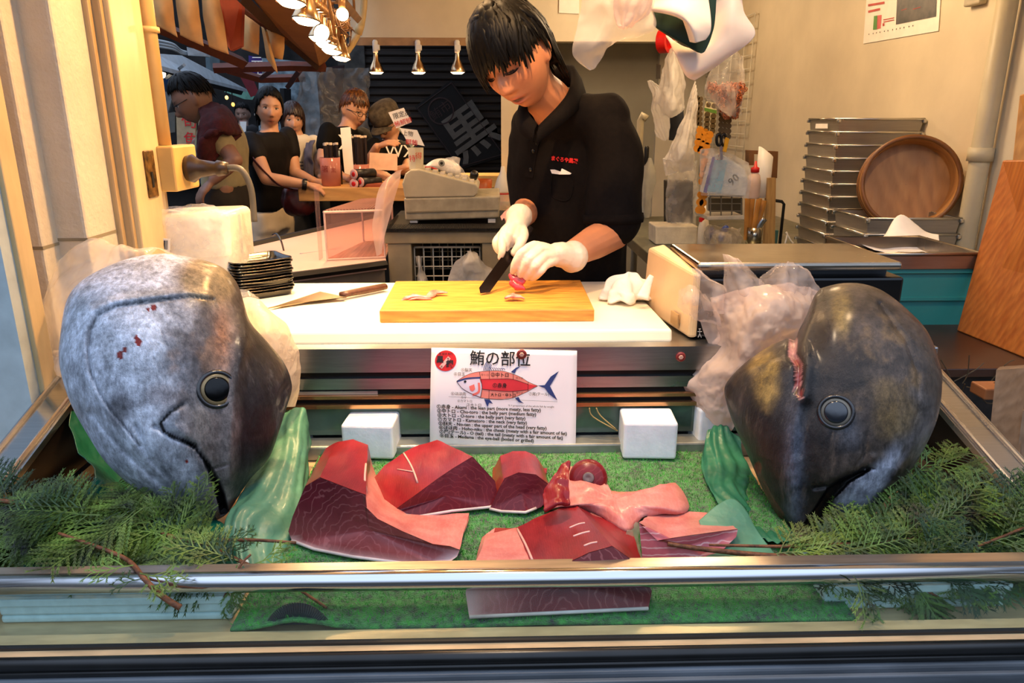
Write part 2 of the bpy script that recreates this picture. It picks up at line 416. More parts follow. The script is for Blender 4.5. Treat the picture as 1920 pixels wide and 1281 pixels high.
bk = thing('shutter_bracket', 'small cream bracket with a round hole fixed to the block wall', 'bracket', P(38, 455, YA-.01))
a, b_ = P(26, 424, YA), P(52, 456, YA)
MB().box2((a.x, YA-.012, b_.z), (b_.x, YA, a.z)).build('plate', WHITE, bk, bev=.004)
MB().lathe([(.006, 0), (.006, .002)], (P(36, 441, YA).x, YA-.0121, P(36, 441, YA).z), frame((0, -1, 0))).build('hole', MATTE, bk)
# shutter post at far left, in front of the wall
sp = MB(); b0 = P(10, 380, 1.36)
sp.box2((x1-.35, 1.30, 0), (P(58, 600, 1.30).x, 1.345, 2.6)); spo = struct(sp, 'trim_5', mat('shutter_post', '#cbb486', .45, var=.07, nscale=9, stretch=(3, 3, 1)), bev=.003)
struct(MB().box2((x1-.6, 1.27, 0), (P(28, 600, 1.27).x, 1.30, P(0, 300, 1.27).z)), 'trim_6', mat('pale_blue_board', '#b9c9cc', .5))
pc = thing('wall_cover_plate', 'small painted blank cover plate on the grey block wall', 'cover plate', P(8, 278, YA-.004))
a, b_ = P(-30, 180, YA), P(24, 280, YA); MB().box2((a.x, YA-.006, b_.z), (b_.x, YA, a.z)).build('plate', BLOCK, pc, bev=.002); MB().lathe([(.004, 0), (.003, .002)], (P(12, 264, YA).x, YA-.006, P(12, 264, YA).z), frame((0, -1, 0)), 12).build('screw', STEEL, pc)
# pipe on the right wall
pm = mat('wall_pipe', '#c2ba9f', .45, var=.05); pp = PX(1850, 225, XW-.05)
dp = thing('drain_pipe', 'grey cream vertical pipe at the right end of the cream wall', 'pipe', (pp.x, pp.y, 0))
MB().tube([(pp.x, pp.y, .0), (pp.x, pp.y, 2.42)], .032, 18).build('tube', pm, dp, smooth=True)
zc = PX(1845, 290, XW-.05).z; MB().tube([(pp.x, pp.y, zc-.022), (pp.x, pp.y, zc+.022)], .04, 18).build('pipe_clip', pm, dp, smooth=True)
# notice on the right wall
def wx(px, py, off=.003): return PX(px, py, XW-off)
pw = thing('wall_poster', 'creased printed poster with a dark picture taped high on the cream wall', 'poster', wx(1690, 70))
pa, pb, pc_, pd = wx(1619, 82), wx(1760, 58), wx(1768, -60), wx(1628, -40)
MB().prism([pa, pb, pc_, pd], (-.0015, 0, 0)).build('sheet', PAPER, pw)
def pq(poly, off, name, m, par): MB().prism([wx(x, y, off) for x, y in poly], (-.0008, 0, 0)).build(name, m, par)
pq([(1680, 46), (1755, 31), (1758, -50), (1684, -40)], .0055, 'picture', mat('poster_photo', '#3c3630', .4, var=.9, nscale=22), pw)
pq([(1637, 56), (1644, 55), (1645, 29), (1639, 30)], .0055, 'green_panel', mat('poster_green', '#5c9a4c', .6), pw)
pq([(1644.5, 55), (1651, 53), (1653, 28), (1645.5, 29)], .0055, 'pink_panel', mat('poster_pink', '#d86a6e', .6), pw)
for (a0, b0, a1, b1, h) in ((1628, 12, 1658, 7, 4), (1628, 24, 1650, 19, 4), (1656, 38, 1676, 34, 1.5), (1656, 42, 1676, 38, 1.5), (1655, 49, 1658, 48, 5), (1690, 20, 1700, 17, 1), (1712, 18, 1726, 14, 1.2)):
    MB().prism([wx(a0, b0, .0066), wx(a1, b1, .0066), wx(a1, b1-h, .0066), wx(a0, b0-h, .0066)], (-.0006, 0, 0)).build('printed_line', mat('poster_print', '#c0504a', .6), pw)
fx = sheet_frame(wx(1626, 66, .006), wx(1740, 44)-wx(1626, 66), (0, 0, 1))
text_mb([('・ ・・・ ・・ ・・・・ ・・', 0, 0, .03)], fx).build('small_print', INK, pw)
th = thing('wall_thermostat', 'small grey plastic fitting at the top of the cream wall', 'fitting', wx(1835, 5))
MB().box2((XW-.03, wx(1820, 5).y, wx(1835, 10).z), (XW, wx(1850, 5).y, wx(1835, -30).z)).build('cover', mat('grey_fitting', '#b7ae98', .5), th, bev=.006)
# ================================================================ DISPLAY CASE
XL, XR = -.80, .86; YF, YBK = .89, 1.45; ZM = .785
case = thing('display_case', 'stainless steel open fish display case with a low glass front', 'display case', (.03, 1.1, 0))
BUMP = mat('bumper_black', '#141516', .3, var=.2, nscale=20)
PANEL = mat('front_panel', '#595f66', .5, .0, var=.25, nscale=5, stretch=(1, 6, 6))
MB().box2((-1.15, .785, 0), (1.25, 1.40, .7705)).build('cabinet', PANEL, case, bev=.004)
MB().box2((-1.15, .777, 0), (1.25, .785, .762)).build('front_panel', PANEL, case, bev=.002)
bm_ = MB(); bm_.tube([(-1.2, .800, .7845), (1.3, .800, .7845)], .0095, 14); bm_.tube([(-1.2, .795, .7745), (1.3, .795, .7745)], .005, 10); bm_.build('bumper', BUMP, case, smooth=True)
MB().box2((-1.15, .808, .7706), (1.25, 1.452, .774)).build('deck', mat('deck_steel', '#d2b48a', .3, .2, var=.15, nscale=10, stretch=(1, 5, 5)), case)
MB().box2((-1.15, .806, .774), (1.25, .8575, .7845)).build('front_ledge', mat('deck_steel'), case)
MB().box2((-1.15, .826, .7845), (1.25, .833, .7885)).build('glass_channel', mat('channel_dark', '#1b1c1e', .35), case)
MB().hexa([(-1.02, .827, .787), (1.1, .827, .787), (1.1, .832, .787), (-1.02, .832, .787), (-1.02, YF-.006, .832), (1.1, YF-.006, .832), (1.1, YF-.001, .832), (-1.02, YF-.001, .832)]).build('front_glass', glass('case_glass', '#f1f7f5', .005), case)
rl = MB(); rl.tube([(-1.1, YF, .842), (1.2, YF, .836)], .0145, 16); rl.build('front_rail', CHROME, case, smooth=True)
MB().box2((-1.1, YF+.002, .848), (1.2, YF+.024, .853)).build('rail_lip', mat('rail_lip', '#b9aea0', .3, .9, var=.15, nscale=8, stretch=(1, 9, 9)), case)
LINER = mat('case_liner', '#1d1816', .35, .4, var=.3)
for side, x, nm in ((-1, XL, 'l'), (1, XR, 'r')):
    zb = 1.012 if side < 0 else .992
    rp = [(x-.035, YF-.02), (x+.035, YF-.02), (x+.035, YBK), (x-.035, YBK)]
    zf = .836
    r_ = MB(); r_.hexa([(a, b, (zf if b < 1 else zb)-.012) for a, b in rp]+[(a, b, zf if b < 1 else zb) for a, b in rp])
    for dx in (-.026, .024): r_.tube([(x+dx, YF-.02, zf+.002), (x+dx, YBK, zb+.002)], .0045, 8)
    r_.build('side_rail', STEEL, case, smooth=False)
    s_ = MB(); xo = x-side*.02; s_.hexa([(xo-.006, YF, ZM-.01), (xo+.006, YF, ZM-.01), (xo+.006, YBK, ZM-.01), (xo-.006, YBK, ZM-.01), (xo-.006, YF, zf-.012), (xo+.006, YF, zf-.012), (xo+.006, YBK, zb-.012), (xo-.006, YBK, zb-.012)])
    s_.build('side_panel', LINER, case)
    t_ = MB(); t_.box((x-side*.05, 1.17, .83), (.012, .55, .02)); t_.build('inner_ledge', DSTEEL, case)
# back of the case, seen under the counter
def strip(y0, y1, m, nm, dy=0., xr=(-.8, .87)):
    z1, z0 = P(900, y0, YBK-.004).z, P(900, y1, YBK-.004).z
    MB().box2((xr[0], YBK-.004-dy, z0), (xr[1], YBK+.02, z1)).build(nm, m, case)
CSTEEL = steel('counter_steel', '#a9aeb4', .3, (2, 30, 30), .2)
strip(650, 694, CSTEEL, 'fascia', .01)
strip(694, 706, LINER, 'slot', 0)
strip(706, 726, CSTEEL, 'lower_fascia', .008)
strip(726, 742, MATTE, 'shadow_gap', 0)
strip(730, 736, mat('silver_tape', '#c9c2bb', .3, .7), 'tape_strip', .006, (-.45, -.24))
AMB = mat('amber_channel', '#b98a60', .22, .8, var=.2, stretch=(1, 9, 9))
strip(736.5, 742.5, AMB, 'channel', .014); strip(742.5, 753, MATTE, 'channel_slot', .002); strip(753, 760, AMB, 'lower_channel', .014)
strip(760, 812, mat('back_glass', '#5d7566', .12, .1, var=.35, nscale=4, coat=.5), 'back_panel', .002)
MB().box2((-.8, 1.40, ZM-.01), (.86, YBK, ZM+.022)).build('back_ledge', mat('ledge_grey', '#9da19b', .35, .5, var=.2), case, bev=.004)
# price-card magnets
def magnet(px, py, lab, y):
    c = P(px, py, y); t = thing('round_magnet', lab, 'magnet', c)
    MB().lathe([(.0095, 0), (.0105, .002), (.0095, .004), (.006, .0045)], c, frame((0, -1, 0)), 20).build('disc', mat('magnet_red', '#7c2a26', .35), t, smooth=True)
    MB().lathe([(.0052, 0), (.004, .0012)], c+V((0, -.0045, 0)), frame((0, -1, 0)), 6).build('emblem', mat('magnet_gold', '#c99a86', .4), t)
magnet(1276, 669, 'round red magnet stuck on the steel fascia', YBK-.0145)
# artificial grass
gm = mat('turf', '#2f9a2c', .8, var=.5, nscale=90, bmp=1., bscale=420, sheen=.3)
g = MB(); random.seed(3)
def gh(x, y): return ZM+.006*max(0, fbm((x, y, 0), 3))+.001*nz((x*60, y*60, 0), 1)+.016*exp(-((x+.27)/.05)**2-((y-.87)/.03)**2)
g.grid(lambda u, v: (-.36+.86*u, .858+(.555)*v+.012*sin(u*9)*v, gh(-.36+.86*u, .858+.555*v)), 60, 40)
grass = tag(g.build('artificial_grass', gm, smooth=True, solid=.004), 'bright green artificial grass mat lining the floor of the case', 'grass mat')
bl = MB()
for i in range(26000):
    x = -.36+.86*random.random(); y = .86+.55*random.random(); z = gh(x, y)
    a = random.random()*6.28; h = .005+.005*random.random(); w = .0009; d = V((cos(a), sin(a), 0)); l = V((random.gauss(0, .003), random.gauss(0, .003), h))
    p = V((x, y, z)); bl.add([p-d*w, p+d*w, p+l], [(0, 1, 2)])
gb = bl.build('grass_blades', mat('turf_blade', '#4cb83c', .55, var=.35, nscale=40), grass); gb['kind'] = 'stuff'
rb = MB(); rc = V((-.27, .862, ZM+.004))
for k in range(40):
    a = pi*k/39; rb.tube([rc+V((.034*cos(a), 0, .020*sin(a)**1.5)), rc+V((.043*cos(a), .004, .034*sin(a)**1.5))], .0012, 5)
rb.prism([rc+V((.036*cos(pi*k/12), .002, .026*sin(pi*k/12)**1.5)) for k in range(13)], (0, .012, 0))
tag(rb.build('drain_brush', mat('grey_bristle', '#2d2f30', .6)), 'small black rubber drain comb at the front edge of the grass', 'drain comb')

# foam / ice blocks
ICE = mat('white_foam', '#eef2f4', .5, var=.05, nscale=30, bmp=.1, sub=.2)
def block(pxl, pxr, pyb, w, d, h, lab, ang=0, nm='foam_block', y=None):
    b = PZ((pxl+pxr)/2, pyb, ZM+.006) if y is None else P((pxl+pxr)/2, pyb, y)
    R = Matrix.Rotation(radians(ang), 3, 'Z')
    m = MB(); m.box((b.x, b.y+d/2, ZM+.006+h/2), (w, d, h), R)
    return tag(m.build(nm, ICE, bev=.006, bseg=3), lab, 'foam block', 'white foam blocks in the case')
block(640, 747, 862, .104, .09, .075, 'white foam block behind the big dark red tuna block on the left', -4)
block(1166, 1273, 862, .108, .085, .08, 'white foam block standing right of the printed fish sheet', -3)
block(540, 580, 836, .05, .07, .09, 'white foam block half hidden beside the green paper on the left', -8)
block(1312, 1340, 838, .05, .08, .085, 'white foam block half hidden beside the green paper on the right', 6)

# styrofoam boxes holding the heads, seen through the front glass
SF = mat('styrofoam', '#c4dadd', .6, var=.06, nscale=60, bmp=.1)
def foam_box(x0, x1, y0, y1, z0, z1, lab):
    t = thing('styrofoam_box', lab, 'box', ((x0+x1)/2, (y0+y1)/2, z0), 'styrofoam boxes in the case')
    w = .018; m = MB()
    m.box2((x0, y0, z0), (x1, y1, z0+.012))
    m.box2((x0, y0, z0+.012), (x1, y0+w, z1)); m.box2((x0, y1-w, z0+.012), (x1, y1, z1)); m.box2((x0, y0+w, z0+.012), (x0+w, y1-w, z1)); m.box2((x1-w, y0+w, z0+.012), (x1, y1-w, z1))
    m.build('tub', SF, t, bev=.004)
    MB().box2((x0-.004, y0-.004, z1-.012), (x1+.004, y0+.0, z1)).build('rim', SF, t, bev=.002)
foam_box(-.69, -.37, .895, .985, .775, .816, 'white styrofoam box under the silver tuna head')
foam_box(.47, .735, .895, .985, .775, .816, 'white styrofoam box under the black tuna head')

# ================================================================ COUNTER
ct = thing('service_counter', 'steel service counter behind the display case', 'counter', (.05, 1.75, 0))
MB().box2((-.84, 1.47, 0), (.93, 2.02, .965)).build('cabinet', CSTEEL, ct)
MB().box2((-.84, 1.452, .965), (.93, 2.03, .995)).build('top', CSTEEL, ct, bev=.003)
PB = mat('poly_board', '#ece2c8', .38, var=.03, nscale=8)
pbd = MB(); z0, z1 = .995, 1.022
pbl = [PZ(560, 641, z0+.003), PZ(1262, 641, z0+.003), PZ(1150, 532, z1), PZ(600, 532, z1)]
pbd.hexa([(-.62, 1.50, z0), (pbl[1].x, 1.50, z0), (pbl[1].x-.01, 2.0, z0), (-.62, 2.0, z0), (-.62, 1.508, z1), (pbl[1].x, 1.508, z1), (pbl[1].x-.01, 2.0, z1), (-.62, 2.0, z1)])
tag(pbd.build('plastic_cutting_board', PB, bev=.006, bseg=3), 'long white plastic cutting board covering the counter', 'cutting board')
WB = wood('board_wood', '#b9772c', '#d89a44', 5, (2, 14, 14), .45)
wb = MB(); f1, f2 = PZ(709, 586, 1.05), PZ(1117, 584, 1.05)
wb.hexa([(f1.x, 1.575, z1), (f2.x, 1.575, z1), (f2.x+.005, 1.885, z1), (f1.x-.003, 1.885, z1), (f1.x, 1.575, 1.05), (f2.x, 1.575, 1.05), (f2.x+.005, 1.885, 1.05), (f1.x-.003, 1.885, 1.05)])
tag(wb.build('wooden_cutting_board', WB, bev=.003), 'golden wooden cutting board in front of the man', 'cutting board')

# printed sheet hanging on the fascia
A = P(809, 652, YBK-.016); B = P(1082, 658, YBK-.016); D = P(806, 836, 1.405); E_ = P(1079, 855, 1.40)
sh = thing('printed_sheet', 'laminated white sheet with a red fish cut diagram and eight numbered lines', 'sign', (A+B)/2)
def sp_(u, v):   # u right 0..1, v down 0..1
    p = (A*(1-u)+B*u)*(1-v)+(D*(1-u)+E_*u)*v
    return p+V((0, -.012*sin(pi*v)*(1-u)*1.0, 0))
ms = MB(); ms.grid(lambda u, v: sp_(u, v), 20, 20)
ms.build('laminate', mat('laminated_paper', '#efe6e6', .28, var=.02, coat=.3), sh, smooth=True, solid=.0012)
SW, SH = (B-A).length, (D-A).length
def on_sheet(p, lift=.0012):
    u, v = p[0]/SW, -p[1]/SH; e = 1e-3
    o = sp_(u, v); n = (sp_(u+e, v)-o).cross(o-sp_(u, v+e)).normalized()
    if n.y > 0: n = -n
    return o+n*lift
def wrap(mb, lift=.0012): mb.v = [tuple(on_sheet(p, lift)) for p in mb.v]; return mb
S = SW/1450.   # one unit of the zoomed crop (sheet runs 160..1610)
def X(x): return (x-160)*S
def Yy(x, y): return -(y-100-(x-160)*.036)*S*(SH/SW)*1450/1050.
def sub_lines(pts, k=14):
    return catmull([(X(x), Yy(x, y), 0) for x, y in pts], k) if len(pts) > 2 else [V((X(pts[0][0]), Yy(*pts[0]), 0)).lerp(V((X(pts[1][0]), Yy(*pts[1]), 0)), i/8) for i in range(9)]
def ribbon(mb, pts, w):
    pts = [V(p) for p in pts]; L = []
    for i in range(len(pts)):
        d = (pts[min(i+1, len(pts)-1)]-pts[max(i-1, 0)]).normalized(); n = V((-d.y, d.x, 0)); L.append((pts[i]+n*w/2, pts[i]-n*w/2))
    mb.add([q for l in L for q in l], [(2*i, 2*i+1, 2*i+3, 2*i+2) for i in range(len(L)-1)])
def poly(mb, pts, curve=False):
    p = [(X(x), Yy(x, y), 0) for x, y in pts]
    if curve: p = [tuple(q) for q in catmull(p+[p[0]], 5)[:-1]]
    c = V((sum(q[0] for q in p)/len(p), sum(q[1] for q in p)/len(p), 0)); n = len(p)
    mb.add(p+[c], [(i, (i+1) % n, n) for i in range(n)])
SAL, CORAL, REDF, NAVY = mat('print_salmon', '#ee8a78', .5), mat('print_coral', '#ef7468', .5), mat('print_red', '#d83038', .5), mat('print_navy', '#2b3c74', .5)
top = [(415, 440), (480, 395), (560, 360), (640, 345), (740, 337), (860, 340), (975, 372), (1060, 410), (1125, 452), (1220, 492)]
bot = [(1220, 492), (1125, 545), (1060, 575), (975, 612), (860, 628), (740, 622), (650, 605), (540, 555), (470, 510), (415, 440)]
m = MB(); poly(m, top+bot[1:-1]); wrap(m, .0010).build('fish_body', SAL, sh)
m = MB(); poly(m, [(650, 420), (740, 418), (860, 418), (975, 425), (1125, 475), (1215, 492), (1125, 530), (975, 545), (860, 540), (740, 532), (672, 520)]); wrap(m, .0016).build('lean_cut', REDF, sh)
m = MB(); poly(m, [(420, 442), (470, 428), (640, 415), (662, 470), (668, 520), (655, 600), (600, 580), (540, 552), (470, 508)]); wrap(m, .0016).build('fish_head', mat('print_pale', '#e2d6e2', .5), sh)
m = MB(); poly(m, [(540, 490), (590, 470), (600, 520), (575, 545), (550, 530)]); ribbon(m, sub_lines([(635, 455), (636, 545), (575, 580)]), 22*S); wrap(m, .0020).build('gill_marks', CORAL, sh)
m = MB(); ribbon(m, sub_lines([(420, 440), (520, 412), (650, 405)]), 16*S)
FQ = ([(950, 352), (1000, 310), (1050, 292), (1005, 330), (990, 365)], [(1220, 490), (1290, 485), (1350, 400), (1430, 348), (1370, 440), (1340, 500), (1375, 560), (1420, 640), (1340, 580), (1290, 515)],
          [(690, 622), (725, 705), (740, 660), (778, 672), (745, 628)], [(995, 615), (1035, 655), (1085, 670), (1050, 640), (1030, 602)]); SPN = []
for k in range(5): SPN.append(([(680+14*k, 335), (690+16*k, 285), (712+12*k, 245+8*k)], 6*S))
for k in range(7): SPN.append(([(760+22*k, 334), (752+22*k, 318), (735+22*k, 300+3*k)], 5*S))
wrap(m, .0019).build('head_stripe', NAVY, sh)
for q in FQ: m = MB(); poly(m, q); wrap(m, .0019).build('fin', NAVY, sh)
for q, w_ in SPN: m = MB(); ribbon(m, sub_lines(q), w_); wrap(m, .0019).build('fin_ray', NAVY, sh)
m = MB()
for a, b_ in (((738, 340), (740, 420)), ((974, 372), (976, 425)), ((738, 530), (738, 622)), ((974, 545), (974, 612)), ((1124, 455), (1124, 545)), ((640, 348), (655, 430))): ribbon(m, sub_lines([a, b_]), 4*S)
for q in (top, bot): ribbon(m, sub_lines(q, 4), 3.5*S)
ribbon(m, sub_lines([(650, 420), (860, 418), (975, 425), (1125, 475)], 5), 4*S); ribbon(m, sub_lines([(672, 520), (860, 540), (975, 545), (1125, 530)], 5), 4*S)
ribbon(m, sub_lines([(655, 430), (668, 500), (655, 600)], 5), 5*S); ribbon(m, sub_lines([(340, 595), (1000, 632), (1420, 652)], 8), 2*S)
wrap(m, .0024).build('outlines', INK, sh)
m = MB(); poly(m, [(500+13*cos(k*.6), 442+13*sin(k*.6)) for k in range(10)]); wrap(m, .0024).build('fish_eye', INK, sh)
m = MB(); poly(m, [(304+106*cos(k*.21), 232+104*sin(k*.21)) for k in range(30)]); wrap(m, .0014).build('round_emblem', REDINK, sh)
m = MB(); ribbon(m, sub_lines([(255, 300), (340, 200)]), 34*S); wrap(m, .0018).build('emblem_band', mat('band_pink', '#e8b0a8', .5), sh)
def T(s, x, y, h, al='LEFT', off=0): return (s, X(x), Yy(x, y), h*S, al, off)
wrap(text_mb([T('黒', 248, 222, 70, 'CENTER', .0005), T('銀', 345, 268, 74, 'CENTER', .0005), T('鮪 解体 専門', 304, 165, 24, 'CENTER'), T('鮪', 328, 212, 22, 'CENTER'), T('屋', 265, 290, 22, 'CENTER')], Matrix.Identity(4)), .0022).build('emblem_letters', INK, sh)
its = [T('鮪の部位', 540, 215, 152, 'LEFT', .0003), T('②中トロ', 750, 378, 46, 'LEFT', .0002), T('①赤身', 770, 484, 48, 'LEFT', .0002), T('大トロ・中トロ', 752, 578, 36, 'LEFT', .0002), T('中トロ', 655, 378, 26), T('中トロ', 1000, 412, 24), T('中トロ', 1005, 562, 24), T('⑤脳天', 455, 326, 38), T('⑧目玉', 385, 366, 38), T('⑥ほほ肉', 360, 565, 38), T('カマ', 460, 606, 28), T('④カマトロ', 425, 640, 30), T('③大トロ', 515, 682, 38), T('⑦尾(テール)', 1130, 572, 36), T('% = proportion of the whole fish by weight', 930, 688, 26)]
for i, s in enumerate(('①赤身 - Akami : the lean part (more meaty, less fatty)', '②中トロ - Chu-toro : the belly part (medium fatty)', '③大トロ - O-toro : the belly part (very fatty)', '④カマトロ - Kamatoro : the neck (very fatty)', '⑤脳天 - No-ten : the upper part of the head (very fatty)', '⑥ほほ肉 - Hoho-niku : the cheek (meaty with a fair amount of fat)', '⑦尾(テール) - O (tail) : the tail (meaty with a fair amount of fat)', '⑧目玉 - Medama : the eye-ball (boiled or grilled)')):
    its.append(T(s, 222+5*i, 700+46*i, 46.5, 'LEFT', .00022))
wrap(text_mb(its, Matrix.Identity(4)), .0026).build('lettering', INK, sh)
magnet(978, 664, 'round red magnet holding up the printed fish sheet', YBK-.021)
# ================================================================ TUNA HEADS
def resample(poly, n):
    pts = [V((x, y)) for x, y in poly]; pts = [V((q.x, q.y)) for q in catmull([V((p.x, p.y, 0)) for p in pts+[pts[0]]], 6)]
    L = [0]
    for a, b in zip(pts, pts[1:]): L.append(L[-1]+(b-a).length)
    xs = np.interp(np.linspace(0, L[-1], n, endpoint=False), L, [p.x for p in pts]); ys = np.interp(np.linspace(0, L[-1], n, endpoint=False), L, [p.y for p in pts])
    return list(zip(xs, ys))
class Head:
    def __init__(s, outline, skel, Yc, cpx, H, Hb, lean=0.):
        c = P(cpx[0], cpx[1], Yc); n = (CAM-c).normalized(); n = (n+V((0, 0, lean))).normalized()
        s.n = n
        def onpl(x, y):
            r = ray(x, y); return CAM+r*((c-CAM).dot(n)/r.dot(n))
        No = 400; out = resample(outline, No); sk = [onpl(*q) for q in skel]; seg = len(sk)-1
        s.v = []; s.f = []; s.r = []
        oa = np.array(out); ker = np.exp(-np.linspace(-2, 2, 61)**2); ker /= ker.sum(); os_ = np.stack([np.convolve(np.concatenate([oa[-30:, c_], oa[:, c_], oa[:30, c_]]), ker, 'valid') for c_ in (0, 1)], 1)
        ax_ = sk[-1]-sk[0]; tn = np.linspace(-.3, 2.2, 300); g_ = np.exp(-np.linspace(-2, 2, 61)**2); g_ /= g_.sum()
        def smooth(hh): v_ = np.interp(tn, [-.1, 0, .3, .6, 1, 1.4, 1.8], hh); return np.convolve(np.concatenate([[v_[0]]*30, v_, [v_[-1]]*30]), g_, 'valid')
        HS = {1: smooth(H), -1: smooth(Hb)}
        near = []
        for (x, y), (xs_, ys_) in zip(out, os_):
            p = onpl(x, y); ps = onpl(xs_, ys_); best = None
            for i in range(seg):
                d = sk[i+1]-sk[i]; t = max(0, min(1, (ps-sk[i]).dot(d)/d.length_squared)); q = sk[i]+d*t
                if best is None or (q-ps).length < best[0]: best = ((q-ps).length, q, (i+t)/seg)
            near.append((p, ps, best[1], best[2]))
        for side in (1, -1):
            base = len(s.v); K = 78 if side > 0 else 16
            for k in range(K+1):
                a = k/K*pi/2; r = sin(a)
                for p, ps, q, tt in near:
                    w_ = q.lerp(ps.lerp(p, r**7), r); h = float(np.interp((w_-sk[0]).dot(ax_)/ax_.length_squared, tn, HS[side]))*max(0, 1-r**2.2)**.52
                    s.v.append(w_+n*h*side); s.r.append((r, side))
            for k in range(K):
                for j in range(No):
                    q = (base+k*No+j, base+k*No+(j+1) % No, base+(k+1)*No+(j+1) % No, base+(k+1)*No+j)
                    s.f.append(q if side < 0 else q[::-1])
        s.px = [pix(p) for p in s.v]; s.arr = np.array(s.px); s.front = np.array([r[1] > 0 for r in s.r])
    def at(s, x, y):
        d = (s.arr[:, 0]-x)**2+(s.arr[:, 1]-y)**2; d = np.where(s.front, d, 1e9); return s.v[int(d.argmin())]
    def groove(s, line, depth, w, taper=None):
        for i, (x, y) in enumerate(s.px):
            if not s.front[i]: continue
            d, t = dpoly(x, y, line)
            if d < 3*w: s.v[i] = s.v[i]-s.n*(depth*(taper(t) if taper else 1)*exp(-(d/w)**2))
    def sink(s, poly, depth, soft=6):
        ring = list(poly)+[poly[0]]
        for i, (x, y) in enumerate(s.px):
            if s.front[i] and inpoly(x, y, poly): s.v[i] = s.v[i]-s.n*depth*sm01(0, soft, dpoly(x, y, ring)[0])
    def parts(s, regions, colour, mats, root, names):
        cl = [colour(x, y, p, fr) for (x, y), p, fr in zip(s.px, s.v, s.front)]
        cls = []
        for f in s.f:
            x = sum(s.px[i][0] for i in f)/4; y = sum(s.px[i][1] for i in f)/4; k = 0
            if s.front[f[0]]:
                for j, pl in enumerate(regions):
                    if inpoly(x, y, pl): k = j+1; break
            cls.append(k)
        for k, nm in enumerate(names):
            idx = {}; m = MB(); cc = []
            for f, c in zip(s.f, cls):
                if c != k: continue
                for i in f:
                    if i not in idx: idx[i] = len(idx); m.v.append(tuple(s.v[i])); cc.append(cl[i])
                m.f.append(tuple(idx[i] for i in f)); m.mi.append(0)
            m.build(nm, mats[min(k, len(mats)-1)], root, smooth=True, col=cc)
def fish_eye(h, x, y, rpx, root, iris, ring, pup=.62):
    c = h.at(x, y); d = (c-CAM).length; r = rpx*d/F; e1 = h.at(x+14, y)-h.at(x-14, y); e2 = h.at(x, y-14)-h.at(x, y+14); n = e1.cross(e2).normalized(); n = -n if n.dot(CAM-c) < 0 else n; R = frame(n, (1, 0, 0)); c = c-n*.0015
    e = MB().lathe([(r*1.3, -.006), (r*1.26, .0025), (r*1.1, .0045), (r*1.02, .003)], c, R, 32, False).build('eye_socket', mat('eye_rim', '#19171a', .25, coat=.6), root, smooth=True)
    e = MB().lathe([(r*1.06, -.004), (r*1.04, .0015), (r*.92, .003), (r*.76, .0035)], c, R, 32).build('eye', ring, root, smooth=True)
    MB().lathe([(r*.82, .0031), (r*.7, .0048), (r*.35, .0062), (.0005, .0066)], c, R, 32).build('pupil', iris, e, smooth=True)

def fishskin(name, metal, rough, coat, speck=(.1, .1, .1), lo=.26):
    m, nt, b = nodes(name); a = N(nt, 'ShaderNodeVertexColor', layer_name='Col')
    n1 = noise_tex(nt, 20, 9, .72); n2 = noise_tex(nt, 110, 7, .75, coords(nt, (1, 1, .4))); n3 = noise_tex(nt, 5, 4); n4 = noise_tex(nt, 38, 8, .75, coords(nt, (1, 1, .22), (0, .5, 0)))
    r1 = ramp(nt, n1.outputs['Fac'], [(.34, (lo, lo, lo)), (.5, (.85, .85, .87)), (.66, (1.4, 1.4, 1.42))])
    r2 = ramp(nt, n2.outputs['Fac'], [(.38, (.4, .4, .41)), (.6, (1.15, 1.15, 1.15))])
    base = mul_col(nt, mul_col(nt, a.outputs[0], r1), r2, .8); sp_c = ramp(nt, n4.outputs['Fac'], [(.56, (0, 0, 0)), (.72, speck)])
    nt.links.new(mul_col(nt, base, sp_c, 1., 'ADD'), b.inputs['Base Color'])
    mr = N(nt, 'ShaderNodeMapRange'); mr.inputs[1].default_value = .3; mr.inputs[2].default_value = .7; mr.inputs[3].default_value = rough*.6; mr.inputs[4].default_value = rough*1.6
    nt.links.new(n3.outputs['Fac'], mr.inputs[0]); nt.links.new(mr.outputs[0], b.inputs['Roughness'])
    b.inputs['Specular IOR Level'].default_value = .32; b.inputs['Metallic'].default_value = metal; b.inputs['Coat Weight'].default_value = coat; b.inputs['Coat Roughness'].default_value = .2
    bump(nt, b, n2.outputs['Fac'], .55, .006); return m
SILV = fishskin('silver_skin', .35, .40, .25, lo=.42); BLKS = fishskin('black_skin', .0, .34, .2, (.07, .05, .035))
JAWS = fishskin('jaw_skin', .4, .38, .3, lo=.36)

# ---- silver head on the left
outL = [(311, 477), (360, 485), (402, 496), (427, 511), (446, 536), (457, 570), (467, 605), (499, 641), (528, 675), (543, 705), (547, 730), (537, 764), (520, 818), (503, 861), (469, 898), (443, 938), (427, 962), (410, 974), (385, 983), (343, 962), (284, 936), (250, 915), (200, 869), (166, 818), (136, 764), (118, 713), (111, 671), (115, 620), (124, 570), (141, 540), (174, 515), (225, 492), (267, 481)]
hL = Head(outL, [(400, 950), (372, 880), (343, 800), (322, 740), (308, 690)], 1.19, (320, 740), [.02, .035, .085, .118, .128, .120, .105], [.02, .03, .05, .07, .075, .07, .06], .1)
gillL = [(400, 562), (357, 556), (313, 561), (259, 568), (216, 574), (183, 591), (168, 620), (164, 658), (170, 700), (187, 738), (212, 776), (240, 808), (262, 836)]
hL.groove(gillL, .0045, 3.4); hL.groove([(x-9, y-7) for x, y in gillL], -.004, 9)
hL.groove([(343, 757), (318, 774), (301, 793), (305, 806), (322, 818), (347, 827)], .008, 4)
hL.groove([(335, 775), (325, 795), (345, 812)], -.006, 12)
hL.groove([(375, 860), (400, 880), (425, 872)], .003, 3)
